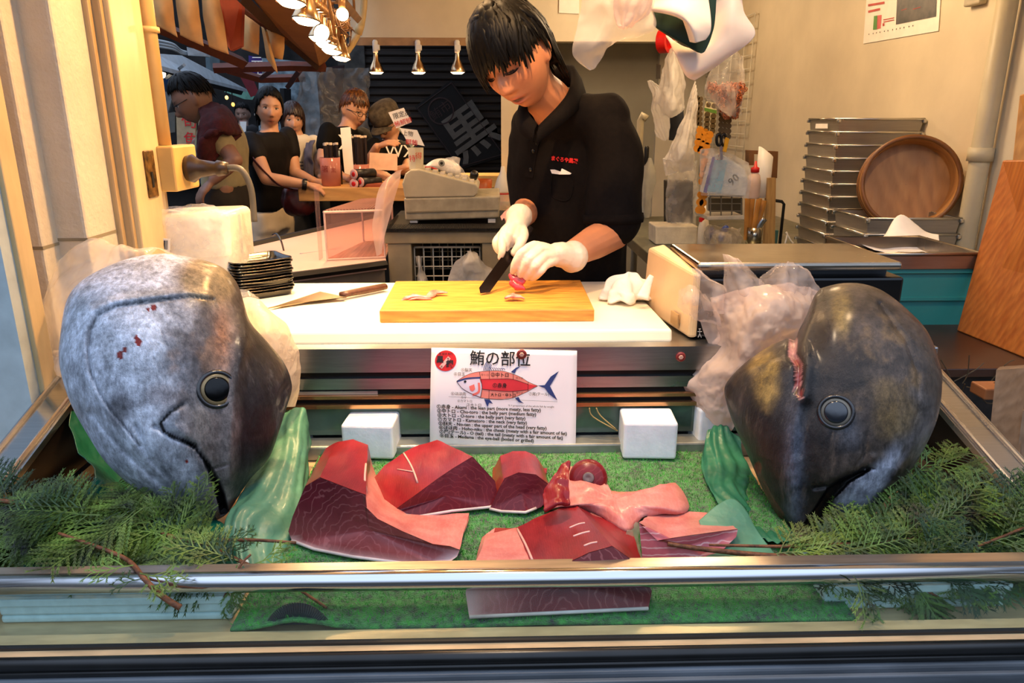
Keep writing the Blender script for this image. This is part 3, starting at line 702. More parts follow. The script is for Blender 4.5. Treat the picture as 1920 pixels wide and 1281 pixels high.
hL.groove([(170, 775), (230, 845), (300, 905), (370, 955)], .006, 7); hL.groove([(255, 800), (280, 860), (330, 915), (360, 945)], .004, 5)
hL.groove([(460, 590), (457, 640), (440, 720), (432, 820), (430, 900)], -.008, 14)
hL.groove([(545, 715), (530, 735), (525, 760)], .006, 6)
gapL = [(340, 826), (364, 832), (394, 869), (413, 903), (423, 928), (430, 962), (413, 968), (404, 932), (394, 898), (381, 865), (364, 842)]
hL.sink(gapL, .035, 5); hL.groove([(290, 800), (322, 816), (347, 828), (366, 836)], .008, 4)
rimL = gapL+[gapL[0]]
def colL(x, y, p, fr):
    if not fr: return (.12, .11, .11)
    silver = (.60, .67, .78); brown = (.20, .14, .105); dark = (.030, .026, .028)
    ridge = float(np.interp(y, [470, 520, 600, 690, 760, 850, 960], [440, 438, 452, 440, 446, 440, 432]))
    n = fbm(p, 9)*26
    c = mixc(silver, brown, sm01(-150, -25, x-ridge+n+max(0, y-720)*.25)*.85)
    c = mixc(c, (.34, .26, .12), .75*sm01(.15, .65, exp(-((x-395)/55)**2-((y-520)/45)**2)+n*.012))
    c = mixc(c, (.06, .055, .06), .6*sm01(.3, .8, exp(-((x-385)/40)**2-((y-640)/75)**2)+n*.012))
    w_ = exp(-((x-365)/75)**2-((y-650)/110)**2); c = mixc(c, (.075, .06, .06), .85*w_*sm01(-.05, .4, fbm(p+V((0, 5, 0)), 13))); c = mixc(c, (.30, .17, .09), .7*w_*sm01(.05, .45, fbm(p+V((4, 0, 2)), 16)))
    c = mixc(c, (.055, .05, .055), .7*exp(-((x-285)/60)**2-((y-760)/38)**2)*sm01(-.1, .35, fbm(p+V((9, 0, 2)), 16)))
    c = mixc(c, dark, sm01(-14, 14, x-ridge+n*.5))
    c = mixc(c, (.60, .28, .14), .75*exp(-((x-416)/15)**2-((y-640)/55)**2))  # orange lamp reflection painted as a streak beside the ridge
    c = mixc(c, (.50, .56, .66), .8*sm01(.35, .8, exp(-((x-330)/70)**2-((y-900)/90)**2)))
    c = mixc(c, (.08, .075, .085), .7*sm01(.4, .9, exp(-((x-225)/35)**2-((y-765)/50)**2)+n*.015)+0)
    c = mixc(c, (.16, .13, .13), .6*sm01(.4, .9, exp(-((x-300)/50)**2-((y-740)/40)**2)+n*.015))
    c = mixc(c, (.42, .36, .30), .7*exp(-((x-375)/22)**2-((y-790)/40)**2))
    c = mixc(c, (.09, .09, .10), .65*exp(-(dpoly(x, y, gillL)[0]/2.0)**2))
    if dpoly(x, y, [(343, 757), (318, 774), (301, 793), (305, 806), (322, 818), (347, 827), (366, 836)])[0] < 3: c = (.02, .02, .022)
    for bx_, by_, r_ in ((288, 577, 5), (278, 580, 3), (260, 642, 6), (255, 632, 4), (226, 666, 6), (234, 656, 4), (350, 866, 2)):
        if math.hypot(x-bx_, (y-by_)*.8) < r_+n*.05: c = (.22, .012, .008)
    if inpoly(x, y, gapL): c = mixc(c, (.006, .005, .006), sm01(0, 3, dpoly(x, y, rimL)[0]))
    return c
root = thing('tuna_fish', 'silver tuna head on the left, standing nose down in green paper', 'tuna head', P(405, 985, 1.08), 'tuna heads')
jawL = [(296, 806), (322, 820), (347, 829), (364, 842), (381, 865), (394, 898), (404, 932), (414, 975), (380, 1000), (300, 960), (240, 850), (262, 836)]
gcl = gillL+[(240, 900), (150, 850), (60, 700), (80, 520), (200, 440), (420, 440)]
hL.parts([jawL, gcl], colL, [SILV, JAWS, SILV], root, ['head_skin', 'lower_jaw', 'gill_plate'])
fish_eye(hL, 408, 729, 27, root, mat('eye_black', '#040507', .12, spec=.3), mat('eye_gold', '#94815c', .3, .3, var=.3))

# ---- black head on the right
outR = [(1538, 542), (1576, 533), (1618, 534), (1660, 550), (1707, 588), (1740, 626), (1761, 681), (1766, 719), (1757, 786), (1728, 850), (1698, 896), (1639, 959), (1589, 993), (1545, 1004), (1521, 1008), (1500, 1006), (1485, 1000), (1462, 976), (1428, 913), (1399, 845), (1374, 791), (1359, 740), (1365, 715), (1399, 681), (1441, 652), (1479, 637), (1490, 640), (1500, 618), (1513, 593), (1526, 560)]
hR = Head(outR, [(1505, 980), (1528, 890), (1553, 810), (1568, 765), (1576, 730)], 1.19, (1560, 770), [.02, .038, .095, .122, .130, .120, .105], [.02, .03, .05, .07, .075, .07, .06], .1)
cutR = [(1487, 636), (1485, 664), (1497, 684), (1497, 712), (1495, 730), (1501, 744)]
hR.groove(cutR, .028, 7, lambda t: 1-.7*t); hR.groove([(1525, 560), (1508, 640), (1514, 690), (1508, 745)], -.010, 12)
lipR = [(1639, 879), (1622, 877), (1589, 893), (1555, 911), (1528, 915)]
hR.groove(lipR, .007, 4); hR.groove([(1624, 815), (1622, 850), (1600, 885), (1560, 906)], .004, 3.5); hR.groove([(1640, 860), (1636, 875)], -.006, 9)
gapR = [(1639, 877), (1610, 884), (1580, 898), (1550, 915), (1530, 947), (1504, 985), (1487, 1003), (1517, 1006), (1534, 980), (1563, 938), (1597, 904), (1622, 890)]
hR.sink(gapR, .03, 4)
gR = [(1650, 570), (1700, 640), (1722, 700), (1722, 770), (1700, 840), (1668, 895)]
hR.groove(gR, .004, 5)
hR.groove([(1500, 750), (1488, 830), (1490, 920), (1495, 980)], -.006, 16); hR.groove([(1512, 760), (1500, 850)], .004, 10)
hR.groove([(1420, 870), (1422, 885)], .008, 5)
def colR(x, y, p, fr):
    if not fr: return (.05, .045, .045)
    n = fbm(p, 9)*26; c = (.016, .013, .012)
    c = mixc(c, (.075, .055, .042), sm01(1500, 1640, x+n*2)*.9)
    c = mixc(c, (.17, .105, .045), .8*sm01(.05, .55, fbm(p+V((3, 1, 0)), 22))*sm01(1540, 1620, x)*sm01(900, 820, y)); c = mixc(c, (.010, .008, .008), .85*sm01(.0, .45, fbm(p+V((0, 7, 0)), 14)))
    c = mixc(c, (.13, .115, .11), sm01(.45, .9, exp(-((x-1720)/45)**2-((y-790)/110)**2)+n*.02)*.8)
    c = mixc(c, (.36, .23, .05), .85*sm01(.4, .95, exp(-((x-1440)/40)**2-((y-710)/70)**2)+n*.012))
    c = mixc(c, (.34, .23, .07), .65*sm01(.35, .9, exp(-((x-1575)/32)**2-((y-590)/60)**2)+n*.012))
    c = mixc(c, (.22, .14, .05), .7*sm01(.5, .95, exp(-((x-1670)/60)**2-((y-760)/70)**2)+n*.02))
    c = mixc(c, (.52, .57, .70), .9*sm01(.25, .8, exp(-(((x-1615)+(y-930)*.75)/42)**2-((y-925)/75)**2)+n*.012))  # pale jaw skin with a bluish highlight painted in
    c = mixc(c, (.16, .19, .26), .7*exp(-((x-1490)/16)**2-((y-880)/110)**2)+0)  # bluish sky reflection painted down the snout
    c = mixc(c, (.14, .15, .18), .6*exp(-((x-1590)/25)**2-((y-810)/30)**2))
    d = dpoly(x, y, cutR)[0]
    w = 8*(1.0-.3*sm01(636, 744, y))
    if d < w: c = mixc((.30, .045, .045), (.62, .33, .31), sm01(2, w, d)) if y > 672 else (.55, .28, .26)
    elif d < w+2: c = (.01, .01, .01)
    if math.hypot(x-1421, (y-877)*.6) < 7: c = (.20, .012, .012)
    if x < 1470 and dpoly(x, y, [(1415, 880), (1440, 935), (1475, 985)])[0] < 9: c = mixc(c, (.12, .03, .025), .6)
    if dpoly(x, y, lipR)[0] < 2.5: c = (.006, .006, .007)
    if inpoly(x, y, gapR): c = (.005, .004, .005)
    return c
root = thing('tuna_fish', 'black tuna head on the right with a pink gash above its eye', 'tuna head', P(1505, 1005, 1.06), 'tuna heads')
jawR = [(1645, 877), (1622, 890), (1597, 904), (1563, 938), (1534, 980), (1515, 1015), (1600, 1010), (1680, 930), (1690, 880)]
cutreg = [(1478, 640), (1477, 664), (1489, 683), (1489, 712), (1487, 732), (1498, 746), (1505, 744), (1505, 715), (1506, 682), (1493, 662), (1497, 636), (1488, 628)]
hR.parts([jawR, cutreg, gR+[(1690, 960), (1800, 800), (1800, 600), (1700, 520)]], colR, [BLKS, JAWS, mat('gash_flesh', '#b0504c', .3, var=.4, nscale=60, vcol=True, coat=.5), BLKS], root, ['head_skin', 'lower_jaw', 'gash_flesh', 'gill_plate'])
fish_eye(hR, 1567, 771, 24, root, mat('eye_blue', '#1c222b', .15, coat=1), mat('eye_grey', '#6e6a60', .3, .3, var=.3))

# ================================================================ GREEN PAPER
def patch(ctrl, nu, nv, amp=.004, sc=18, seed=0, fold=0):
    rows = [[P(*q) for q in r] for r in ctrl]; R2 = [catmull(r, 8) for r in rows]; n = len(R2[0]); cols = [catmull([r[i] for r in R2], 8) for i in range(n)]
    mv = len(cols[0]); m = MB()
    def s(u, v):
        x = u*(n-1); y = v*(mv-1); i, j = min(int(x), n-2), min(int(y), mv-2); fx, fy = x-i, y-j
        return (cols[i][j]*(1-fx)+cols[i+1][j]*fx)*(1-fy)+(cols[i][j+1]*(1-fx)+cols[i+1][j+1]*fx)*fy
    def fn(u, v):
        p = s(u, v); e = .02; t = (s(min(1, u+e), v)-s(max(0, u-e), v)).cross(s(u, min(1, v+e))-s(u, max(0, v-e)))
        t = t.normalized() if t.length > 1e-9 else V((0, -1, 0)); q = p+V((seed, seed*.7, 0))
        h = fbm(q, sc)*amp+(abs(nz(q, sc*.7))-.25)*amp*1.6+(amp*fold*sin(30*u+9*nz(q, 9)) if fold else 0)
        return p+t*h
    return m.grid(fn, nu, nv)
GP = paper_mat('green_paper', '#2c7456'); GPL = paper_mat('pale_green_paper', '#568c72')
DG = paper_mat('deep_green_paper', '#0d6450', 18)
gl_ = thing('green_paper', 'sheet of green paper wrapped under the silver tuna head', 'wrapping paper', P(500, 1000, 1.05), 'green paper sheets')
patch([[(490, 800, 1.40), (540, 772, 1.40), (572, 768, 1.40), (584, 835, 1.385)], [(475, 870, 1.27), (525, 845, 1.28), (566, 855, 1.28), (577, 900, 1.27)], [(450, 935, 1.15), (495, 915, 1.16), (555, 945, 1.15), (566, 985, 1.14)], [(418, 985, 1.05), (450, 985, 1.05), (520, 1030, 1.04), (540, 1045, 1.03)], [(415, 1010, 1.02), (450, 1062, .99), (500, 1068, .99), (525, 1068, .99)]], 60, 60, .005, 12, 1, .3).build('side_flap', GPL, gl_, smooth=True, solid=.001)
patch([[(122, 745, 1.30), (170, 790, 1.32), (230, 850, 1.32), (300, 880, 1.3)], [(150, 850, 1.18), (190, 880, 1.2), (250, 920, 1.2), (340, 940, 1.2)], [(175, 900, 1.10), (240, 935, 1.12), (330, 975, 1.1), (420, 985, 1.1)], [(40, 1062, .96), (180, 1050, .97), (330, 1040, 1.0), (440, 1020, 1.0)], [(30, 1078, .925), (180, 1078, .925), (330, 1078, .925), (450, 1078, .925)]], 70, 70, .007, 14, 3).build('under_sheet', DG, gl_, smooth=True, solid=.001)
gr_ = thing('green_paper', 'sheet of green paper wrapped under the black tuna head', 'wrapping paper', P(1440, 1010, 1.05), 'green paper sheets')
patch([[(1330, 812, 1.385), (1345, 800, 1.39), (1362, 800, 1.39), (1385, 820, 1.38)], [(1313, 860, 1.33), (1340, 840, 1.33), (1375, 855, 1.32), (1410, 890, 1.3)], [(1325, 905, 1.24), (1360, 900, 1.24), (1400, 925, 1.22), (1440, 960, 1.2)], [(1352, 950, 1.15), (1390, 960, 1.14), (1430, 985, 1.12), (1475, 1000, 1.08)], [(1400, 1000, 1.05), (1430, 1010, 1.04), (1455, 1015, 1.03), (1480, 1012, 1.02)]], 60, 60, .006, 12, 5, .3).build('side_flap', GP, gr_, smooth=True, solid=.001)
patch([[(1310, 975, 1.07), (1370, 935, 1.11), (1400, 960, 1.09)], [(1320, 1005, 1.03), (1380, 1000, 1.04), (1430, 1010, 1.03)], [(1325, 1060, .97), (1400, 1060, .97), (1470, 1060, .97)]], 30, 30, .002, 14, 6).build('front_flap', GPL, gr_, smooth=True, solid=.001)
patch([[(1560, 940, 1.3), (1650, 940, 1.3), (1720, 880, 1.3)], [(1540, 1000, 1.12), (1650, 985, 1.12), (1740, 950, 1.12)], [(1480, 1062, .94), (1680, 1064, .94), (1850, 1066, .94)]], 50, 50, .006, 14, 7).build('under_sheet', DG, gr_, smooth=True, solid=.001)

# ================================================================ TUNA BLOCKS
def flesh(name, c1, c2, line, lw=.6, scale=30, dist=3, rot=(0, 0, 0), dirn='X', rough=.3, stretch=(1, 1, 1), vcol=False):
    m, nt, b = nodes(name); vec = coords(nt, stretch, rot); n = noise_tex(nt, 25, 6, .6, vec)
    c = ramp(nt, n.outputs['Fac'], [(.3, c1), (.7, c2)])
    if vcol: c = mul_col(nt, N(nt, 'ShaderNodeVertexColor', layer_name='Col').outputs[0], ramp(nt, n.outputs['Fac'], [(.3, (.75, .72, .72)), (.7, (1.1, 1.1, 1.1))]))
    w = N(nt, 'ShaderNodeTexWave', wave_type='RINGS' if dirn == 'R' else 'BANDS', rings_direction='Y' if dirn == 'R' else 'X')
    if dirn != 'R': w.bands_direction = dirn
    w.inputs['Scale'].default_value = scale; w.inputs['Distortion'].default_value = dist; w.inputs['Detail'].default_value = 2; w.inputs['Detail Scale'].default_value = 1.5
    nt.links.new(vec, w.inputs['Vector'])
    l = ramp(nt, w.outputs['Fac'], [(.86, (0, 0, 0)), (.98, (lw, lw, lw))])
    mx = N(nt, 'ShaderNodeMix', data_type='RGBA'); nt.links.new(l, mx.inputs[0]); nt.links.new(c, mx.inputs[6]); mx.inputs[7].default_value = (*C3(line), 1)
    nt.links.new(mx.outputs[2], b.inputs['Base Color']); b.inputs['Roughness'].default_value = rough; b.inputs['Specular IOR Level'].default_value = .25; b.inputs['Coat Weight'].default_value = .06
    b.inputs['Subsurface Weight'].default_value = .15; b.inputs['Subsurface Radius'].default_value = (.02, .006, .005)
    bump(nt, b, n.outputs['Fac'], .25, .004); return m
TDARK = flesh('tuna_dark_cut', '#3d0a10', '#561218', '#a05050', .16, 30, 9, dirn='R', vcol=True); TRED = flesh('tuna_red_cut', '#68101a', '#8e2026', '#a84442', .2, 90, 7, stretch=(1, .3, 1))
TPINK = flesh('tuna_pink_cut', '#b8605c', '#d08a80', '#e4b8ae', .12, 40, 8); TBELLY = flesh('tuna_belly', '#b0505a', '#c46a6c', '#e6c0b8', .5, 30, 3, dirn='Z')
TMID = flesh('tuna_mid_cut', '#6a1c26', '#852a33', '#c07a78', .22, 28, 9, dirn='R', vcol=True); TSKIN = mat('tuna_skin_edge', '#cdbcb8', .3, var=.2)
TSKD = mat('tuna_dark_skin', '#2a1418', .3, var=.3)
def lean_pt(px, py, base, lean):
    yb = float(np.interp(px, [b[0] for b in base], [b[1] for b in base])); o = PZ(px, max(yb, py), ZM+.008)
    r = ray(px, py); t = 1.
    for _ in range(25):
        p = CAM+r*t; want = o.y+max(0, p.z-o.z)*lean; t *= want/p.y
    return CAM+r*t
def dark_red(x, y): return mixc((.105, .010, .017), (.150, .018, .027), .5+.5*nz((x*.02, y*.02, 0), 1))
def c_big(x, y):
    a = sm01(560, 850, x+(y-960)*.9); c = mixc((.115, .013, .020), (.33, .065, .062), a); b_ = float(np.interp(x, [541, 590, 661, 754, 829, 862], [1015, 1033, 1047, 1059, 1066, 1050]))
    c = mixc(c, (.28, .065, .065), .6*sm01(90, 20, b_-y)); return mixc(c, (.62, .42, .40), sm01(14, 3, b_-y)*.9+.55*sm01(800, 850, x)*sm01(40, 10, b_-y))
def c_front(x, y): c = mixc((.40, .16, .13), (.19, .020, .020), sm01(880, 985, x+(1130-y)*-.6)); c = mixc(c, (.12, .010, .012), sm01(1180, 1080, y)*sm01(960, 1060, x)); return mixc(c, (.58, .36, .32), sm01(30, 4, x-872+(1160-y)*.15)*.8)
def chunk(front, base, back, lean, mats, fmat, label, sidemat, seed=0, group='tuna blocks on the grass', rough=.002, colfn=None):
    fr_ = [lean_pt(x, y, base, lean) for x, y in front]; bk_ = [P(*q) for q in back]
    for p in fr_+bk_: p.z = max(p.z, ZM+.008)
    K = 7; n = len(fr_); rings = []
    # finer outline
    def fine(ring): return [q for i in range(n) for q in (ring[i], ring[i].lerp(ring[(i+1) % n], 1/3), ring[i].lerp(ring[(i+1) % n], 2/3))]
    A_, B_ = fine(fr_), fine(bk_); N_ = len(A_)
    for k in range(K+1):
        t = k/K; rings.append([a.lerp(b, t) for a, b in zip(A_, B_)])
    for k in range(1, K+1):
        for i, p in enumerate(rings[k]):
            d = V((nz(p+V((seed, 0, 0)), 30), nz(p+V((0, seed, 5)), 30), nz(p+V((9, 0, seed)), 30)))*rough*(1.5 if k == K else 1); q = p+d; q.z = max(q.z, ZM+.0075); rings[k][i] = q
    t = thing('tuna_block', label, 'tuna block', sum((p for p in fr_), V())/n, group); t.location.z = ZM+.008
    s = MB(); s.loft(rings, caps=False); s.f.append(tuple(range(K*N_, (K+1)*N_))); s.mi.append(0)
    s.mi = [sidemat(i % N_/3, (i//N_)/K) if i < K*N_ else 0 for i in range(len(s.f))]
    so = s.build('flesh', mats, t, smooth=True); so.modifiers.new('e', 'EDGE_SPLIT').split_angle = radians(38)
    # the cut face, divided finely towards its middle
    c = sum(A_, V())/N_; f = MB(); vs = [a for a in A_]; rr = 6
    vs = []
    for k in range(rr):
        w = 1-k/rr; vs += [c.lerp(a, w)+V((0, -.0012-.002*sin(pi*(1-w)*.5), 0)) for a in A_]
    f.add(vs+[c+V((0, -.003, 0))], [(k*N_+i, k*N_+(i+1) % N_, (k+1)*N_+(i+1) % N_, (k+1)*N_+i) for k in range(rr-1) for i in range(N_)]+[((rr-1)*N_+i, (rr-1)*N_+(i+1) % N_, rr*N_) for i in range(N_)])
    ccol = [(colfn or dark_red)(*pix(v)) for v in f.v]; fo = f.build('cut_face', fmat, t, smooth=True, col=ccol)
    # white skin line along the foot
    ft = MB(); bl_ = [p for p in A_ if p.z < ZM+.0125]
    if len(bl_) > 3:
        bl_.sort(key=lambda p: p.x); ft.tube([p+V((0, -.001, .0015)) for p in bl_], .0026, 8); ft.build('skin_edge', TSKIN, t, smooth=True)
    return t
chunk([(541, 996), (549, 968), (572, 912), (600, 895), (656, 917), (686, 928), (684, 949), (708, 973), (754, 996), (811, 1020), (843, 1024), (862, 1031), (857, 1043), (829, 1064), (754, 1057), (661, 1045), (590, 1031), (548, 1015)],
      [(541, 1015), (590, 1033), (661, 1047), (754, 1059), (829, 1066), (862, 1050)],
      [(590, 900, 1.33), (598, 868, 1.30), (610, 842, 1.29), (632, 829, 1.29), (662, 824, 1.29), (690, 834, 1.29), (698, 872, 1.28), (722, 930, 1.20), (762, 960, 1.16), (822, 966, 1.15), (850, 963, 1.15), (880, 962, 1.15), (880, 985, 1.13), (868, 1022, 1.1), (800, 1000, 1.15), (720, 960, 1.2), (650, 930, 1.25), (605, 915, 1.3)],
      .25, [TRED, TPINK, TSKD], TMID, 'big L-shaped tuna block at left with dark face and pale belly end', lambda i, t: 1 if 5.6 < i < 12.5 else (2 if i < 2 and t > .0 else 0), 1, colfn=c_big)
chunk([(731, 963), (726, 966), (782, 926), (820, 898), (848, 879), (886, 856), (928, 902), (937, 945), (918, 952), (848, 959), (782, 970)], [(726, 968), (782, 972), (848, 962), (918, 955), (940, 950)],
      [(715, 930, 1.25), (702, 895, 1.22), (722, 872, 1.25), (750, 853, 1.28), (785, 834, 1.30), (820, 824, 1.31), (870, 850, 1.33), (900, 900, 1.33), (880, 910, 1.33), (820, 910, 1.32), (760, 920, 1.3)],
      .3, [TRED, TPINK], TDARK, 'dark red tuna block in the middle below the printed sheet', lambda i, t: 0, 2)
chunk([(918, 955), (936, 915), (946, 897), (972, 886), (1005, 890), (1029, 908), (1033, 930), (1015, 950), (985, 962), (940, 960)], [(918, 957), (985, 964), (1033, 950)],
      [(925, 900, 1.33), (928, 875, 1.32), (938, 855, 1.32), (960, 846, 1.32), (985, 846, 1.32), (1004, 854, 1.32), (1020, 880, 1.32), (1026, 900, 1.32), (1000, 905, 1.32), (950, 905, 1.32)],
      .35, [TRED, TPINK], TDARK, 'small rounded tuna block with a dark oval face, right of the middle', lambda i, t: 0, 3)
chunk([(880, 1158), (873, 1110), (888, 1062), (998, 1066), (1055, 1060), (1105, 1036), (1148, 1024), (1196, 1058), (1222, 1108), (1215, 1142)], [(880, 1160), (1215, 1145), (1222, 1130)],
      [(930, 1060, 1.1), (905, 1035, 1.07), (914, 1013, 1.08), (968, 990, 1.09), (1000, 974, 1.10), (1040, 957, 1.12), (1078, 943, 1.13), (1112, 965, 1.13), (1180, 1030, 1.1), (1180, 1060, 1.08)],
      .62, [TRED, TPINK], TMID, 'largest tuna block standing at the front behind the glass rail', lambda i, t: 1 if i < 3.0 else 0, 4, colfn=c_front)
chunk([(1205, 1057), (1198, 980), (1232, 1013), (1300, 1003), (1383, 992), (1380, 1006), (1325, 1060), (1260, 1062)], [(1205, 1060), (1325, 1064), (1383, 1040)],
      [(1215, 1010, 1.16), (1214, 968, 1.12), (1250, 967, 1.13), (1310, 967, 1.13), (1360, 984, 1.11), (1365, 990, 1.12), (1330, 1010, 1.14), (1270, 1010, 1.15)],
      .3, [TPINK, TBELLY], TBELLY, 'pink fatty tuna piece with white lines beside the cypress twig', lambda i, t: 0, 5)
def fat(t, pts, r=.0012):
    q = []
    bpy.context.view_layer.update(); dg_ = bpy.context.evaluated_depsgraph_get()
    for x, y in pts:
        d = ray(x, y).normalized(); best = None
        for o in t.children:
            if o.name.startswith('flesh'):
                mi_ = W(o).inverted(); ok, loc, nn_, _ = o.ray_cast(mi_ @ CAM, mi_.to_3x3() @ d)
                if ok: q.append(W(o) @ loc-d*.0006)
    if len(q) > 1: MB().tube(q, r, 6, 3).build('fat_line', mat('fat_pale', '#d8a89c', .35), t, smooth=True)
TB = [o for o in bpy.data.objects if o.name.startswith('tuna_block')]
fat(TB[1], [(757, 850), (768, 868), (776, 885), (783, 905), (790, 922)], .0018); fat(TB[1], [(722, 872), (745, 880), (776, 885)])
for l_ in ([(1068, 990), (1085, 983), (1097, 981)], [(1075, 1006), (1092, 1000), (1106, 997)], [(1095, 1024), (1108, 1019), (1120, 1017)]): fat(TB[3], l_, .0016)
fat(TB[3], [(970, 992), (985, 1020), (998, 1050)], .002); fat(TB[0], [(686, 870), (684, 900), (688, 925)], .002)
# bony trimming
bo = [(1020, 957), (1030, 920), (1046, 893), (1062, 876), (1100, 878), (1135, 900), (1140, 918), (1180, 922), (1230, 914), (1268, 907), (1292, 955), (1240, 965), (1205, 972), (1180, 996), (1150, 985), (1120, 965), (1070, 955)]
tb = thing('tuna_trimming', 'ragged pink tuna trimming with bone behind the front block', 'tuna block', PZ(1150, 950, ZM+.008), 'tuna blocks on the grass')
def trim(outl, zfun, nm, mt, seed):
    o2 = resample(outl, 90); m = MB(); cx = sum(q[0] for q in o2)/90; cy = sum(q[1] for q in o2)/90; K = 7
    for k in range(K+1):
        w = 1-k/K
        for x, y in o2:
            X_, Y_ = cx+(x-cx)*w, cy+(y-cy)*w; p = PZ(X_, Y_, ZM+.008+zfun(X_, Y_)*min(1, .25+1.6*(1-w))); q = p+V((seed, 0, 0))
            p.z += .004*nz(q, 40)+.003*nz(q, 90); p.z = max(p.z, ZM+.006); m.v.append(tuple(p))
    for k in range(K):
        for i in range(90): m.f.append((k*90+i, k*90+(i+1) % 90, (k+1)*90+(i+1) % 90, (k+1)*90+i)); m.mi.append(0)
    m.v += [tuple(PZ(x, y, ZM+.0075)) for x, y in o2]; b0 = (K+1)*90
    for i in range(90): m.f.append((b0+i, b0+(i+1) % 90, (i+1) % 90, i)); m.mi.append(0)
    m.build(nm, mt, tb, smooth=True)
trim(bo, lambda x, y: .02+.022*exp(-((x-1060)/45)**2)+.01*exp(-((x-1250)/40)**2), 'meat', TPINK, 3)
vb = lean_pt(1100, 905, [(1040, 925), (1140, 925)], .3)
cc = P(1103, 897, vb.y); m = MB(); R = frame((-.1, -.8, .45))
m.lathe([(.004, .012), (.026, .010), (.034, .002), (.036, -.012), (.03, -.03)], cc, R, 28); m.build('dark_muscle', flesh('tuna_dark_muscle', '#5a1218', '#741a20', '#9a4a4a', .2, 30, 6, dirn='R'), tb, smooth=True)
m = MB(); m.lathe([(.011, .0125), (.0095, .0155), (.004, .013), (.001, .012)], cc, R, 18); m.build('vertebra', mat('bone_grey', '#6c5a58', .3, var=.3, nscale=60), tb, smooth=True)
patch([[(1040, 890, 1.13), (1060, 872, 1.14), (1070, 866, 1.14)], [(1025, 930, 1.1), (1045, 910, 1.1), (1065, 900, 1.11)], [(1020, 958, 1.06), (1045, 950, 1.06), (1070, 945, 1.07)]], 20, 20, .005, 40, 2).build('ragged_edge', TRED, tb, smooth=True, solid=.006)
fl = patch([[(1185, 970, 1.12), (1192, 968, 1.12), (1200, 975, 1.12)], [(1172, 1010, 1.05), (1185, 1015, 1.05), (1198, 1020, 1.05)], [(1180, 1058, .98), (1195, 1062, .98), (1210, 1064, .98)]], 16, 20, .004, 30, 1)
tag(fl.build('plastic_film_piece', film('clear_film', '#cfd8c8', .25), smooth=True), 'strip of clear plastic film tucked beside the pink tuna piece', 'plastic film')
# ================================================================ CYPRESS BRANCHES
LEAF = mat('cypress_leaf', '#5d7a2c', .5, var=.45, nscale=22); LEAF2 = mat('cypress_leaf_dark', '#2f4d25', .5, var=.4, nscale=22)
BARK = mat('cypress_bark', '#7a4a2c', .6, var=.35, nscale=60, bmp=.3)
def frond(mb, p, d, up, L, depth, rnd, w=.0022):
    """flat scaly spray: axis with alternating side axes, each with tiny scale leaves"""
    d = d.normalized(); side = d.cross(up).normalized(); n = max(3, int(L/.0055)); q = p.copy(); cur = d.copy()
    for i in range(n):
        t = i/n; cur = (cur+V((rnd.gauss(0, .05), rnd.gauss(0, .05), rnd.gauss(0, .04)-.012))).normalized(); st = L/n; q2 = q+cur*st
        ww = w*(1.05-.5*t); mb.add([q-side*ww*.5, q+side*ww*.5, q2+side*ww*.42, q2-side*ww*.42], [(0, 1, 2, 3)])
        for s in (-1, 1):
            if depth > 0 and (i+(s > 0)) % 2 == 0 and t > .06:
                a = .62+rnd.random()*.3; dd = cur*cos(a)+side*s*sin(a); frond(mb, q2, dd, up, L*(.52*(1-t)+.14)*(.75+.5*rnd.random()), depth-1, rnd, w*.9)
            elif depth == 0:
                a = .6; dd = cur*cos(a)+side*s*sin(a); l = .0048; mb.add([q, q2, q2+dd*l], [(0, 1, 2)])
        q = q2
def branch(lab, stems, fronds, group, base):
    t = thing('cypress_branch', lab, 'branch', base, group); sm_ = MB()
    for pts, r in stems: sm_.tube([P(*q) for q in pts], r, 8, 6)
    sm_.build('twig', BARK, t, smooth=True)
    for mi_, m_, nm in ((0, LEAF, 'foliage'), (1, LEAF2, 'darker_foliage')):  # every third frond takes the darker green
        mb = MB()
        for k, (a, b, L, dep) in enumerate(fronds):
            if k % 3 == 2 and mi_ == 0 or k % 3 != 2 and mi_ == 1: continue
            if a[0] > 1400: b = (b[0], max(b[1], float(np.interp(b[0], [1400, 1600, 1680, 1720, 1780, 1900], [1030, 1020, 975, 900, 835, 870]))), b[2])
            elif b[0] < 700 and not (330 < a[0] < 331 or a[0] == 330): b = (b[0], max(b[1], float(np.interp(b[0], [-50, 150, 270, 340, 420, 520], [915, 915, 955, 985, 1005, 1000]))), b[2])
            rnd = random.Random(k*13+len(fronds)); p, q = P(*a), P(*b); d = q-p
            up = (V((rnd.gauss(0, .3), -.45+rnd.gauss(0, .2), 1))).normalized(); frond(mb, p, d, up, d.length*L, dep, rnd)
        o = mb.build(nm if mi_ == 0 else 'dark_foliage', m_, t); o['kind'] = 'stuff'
rn = random.Random(5)
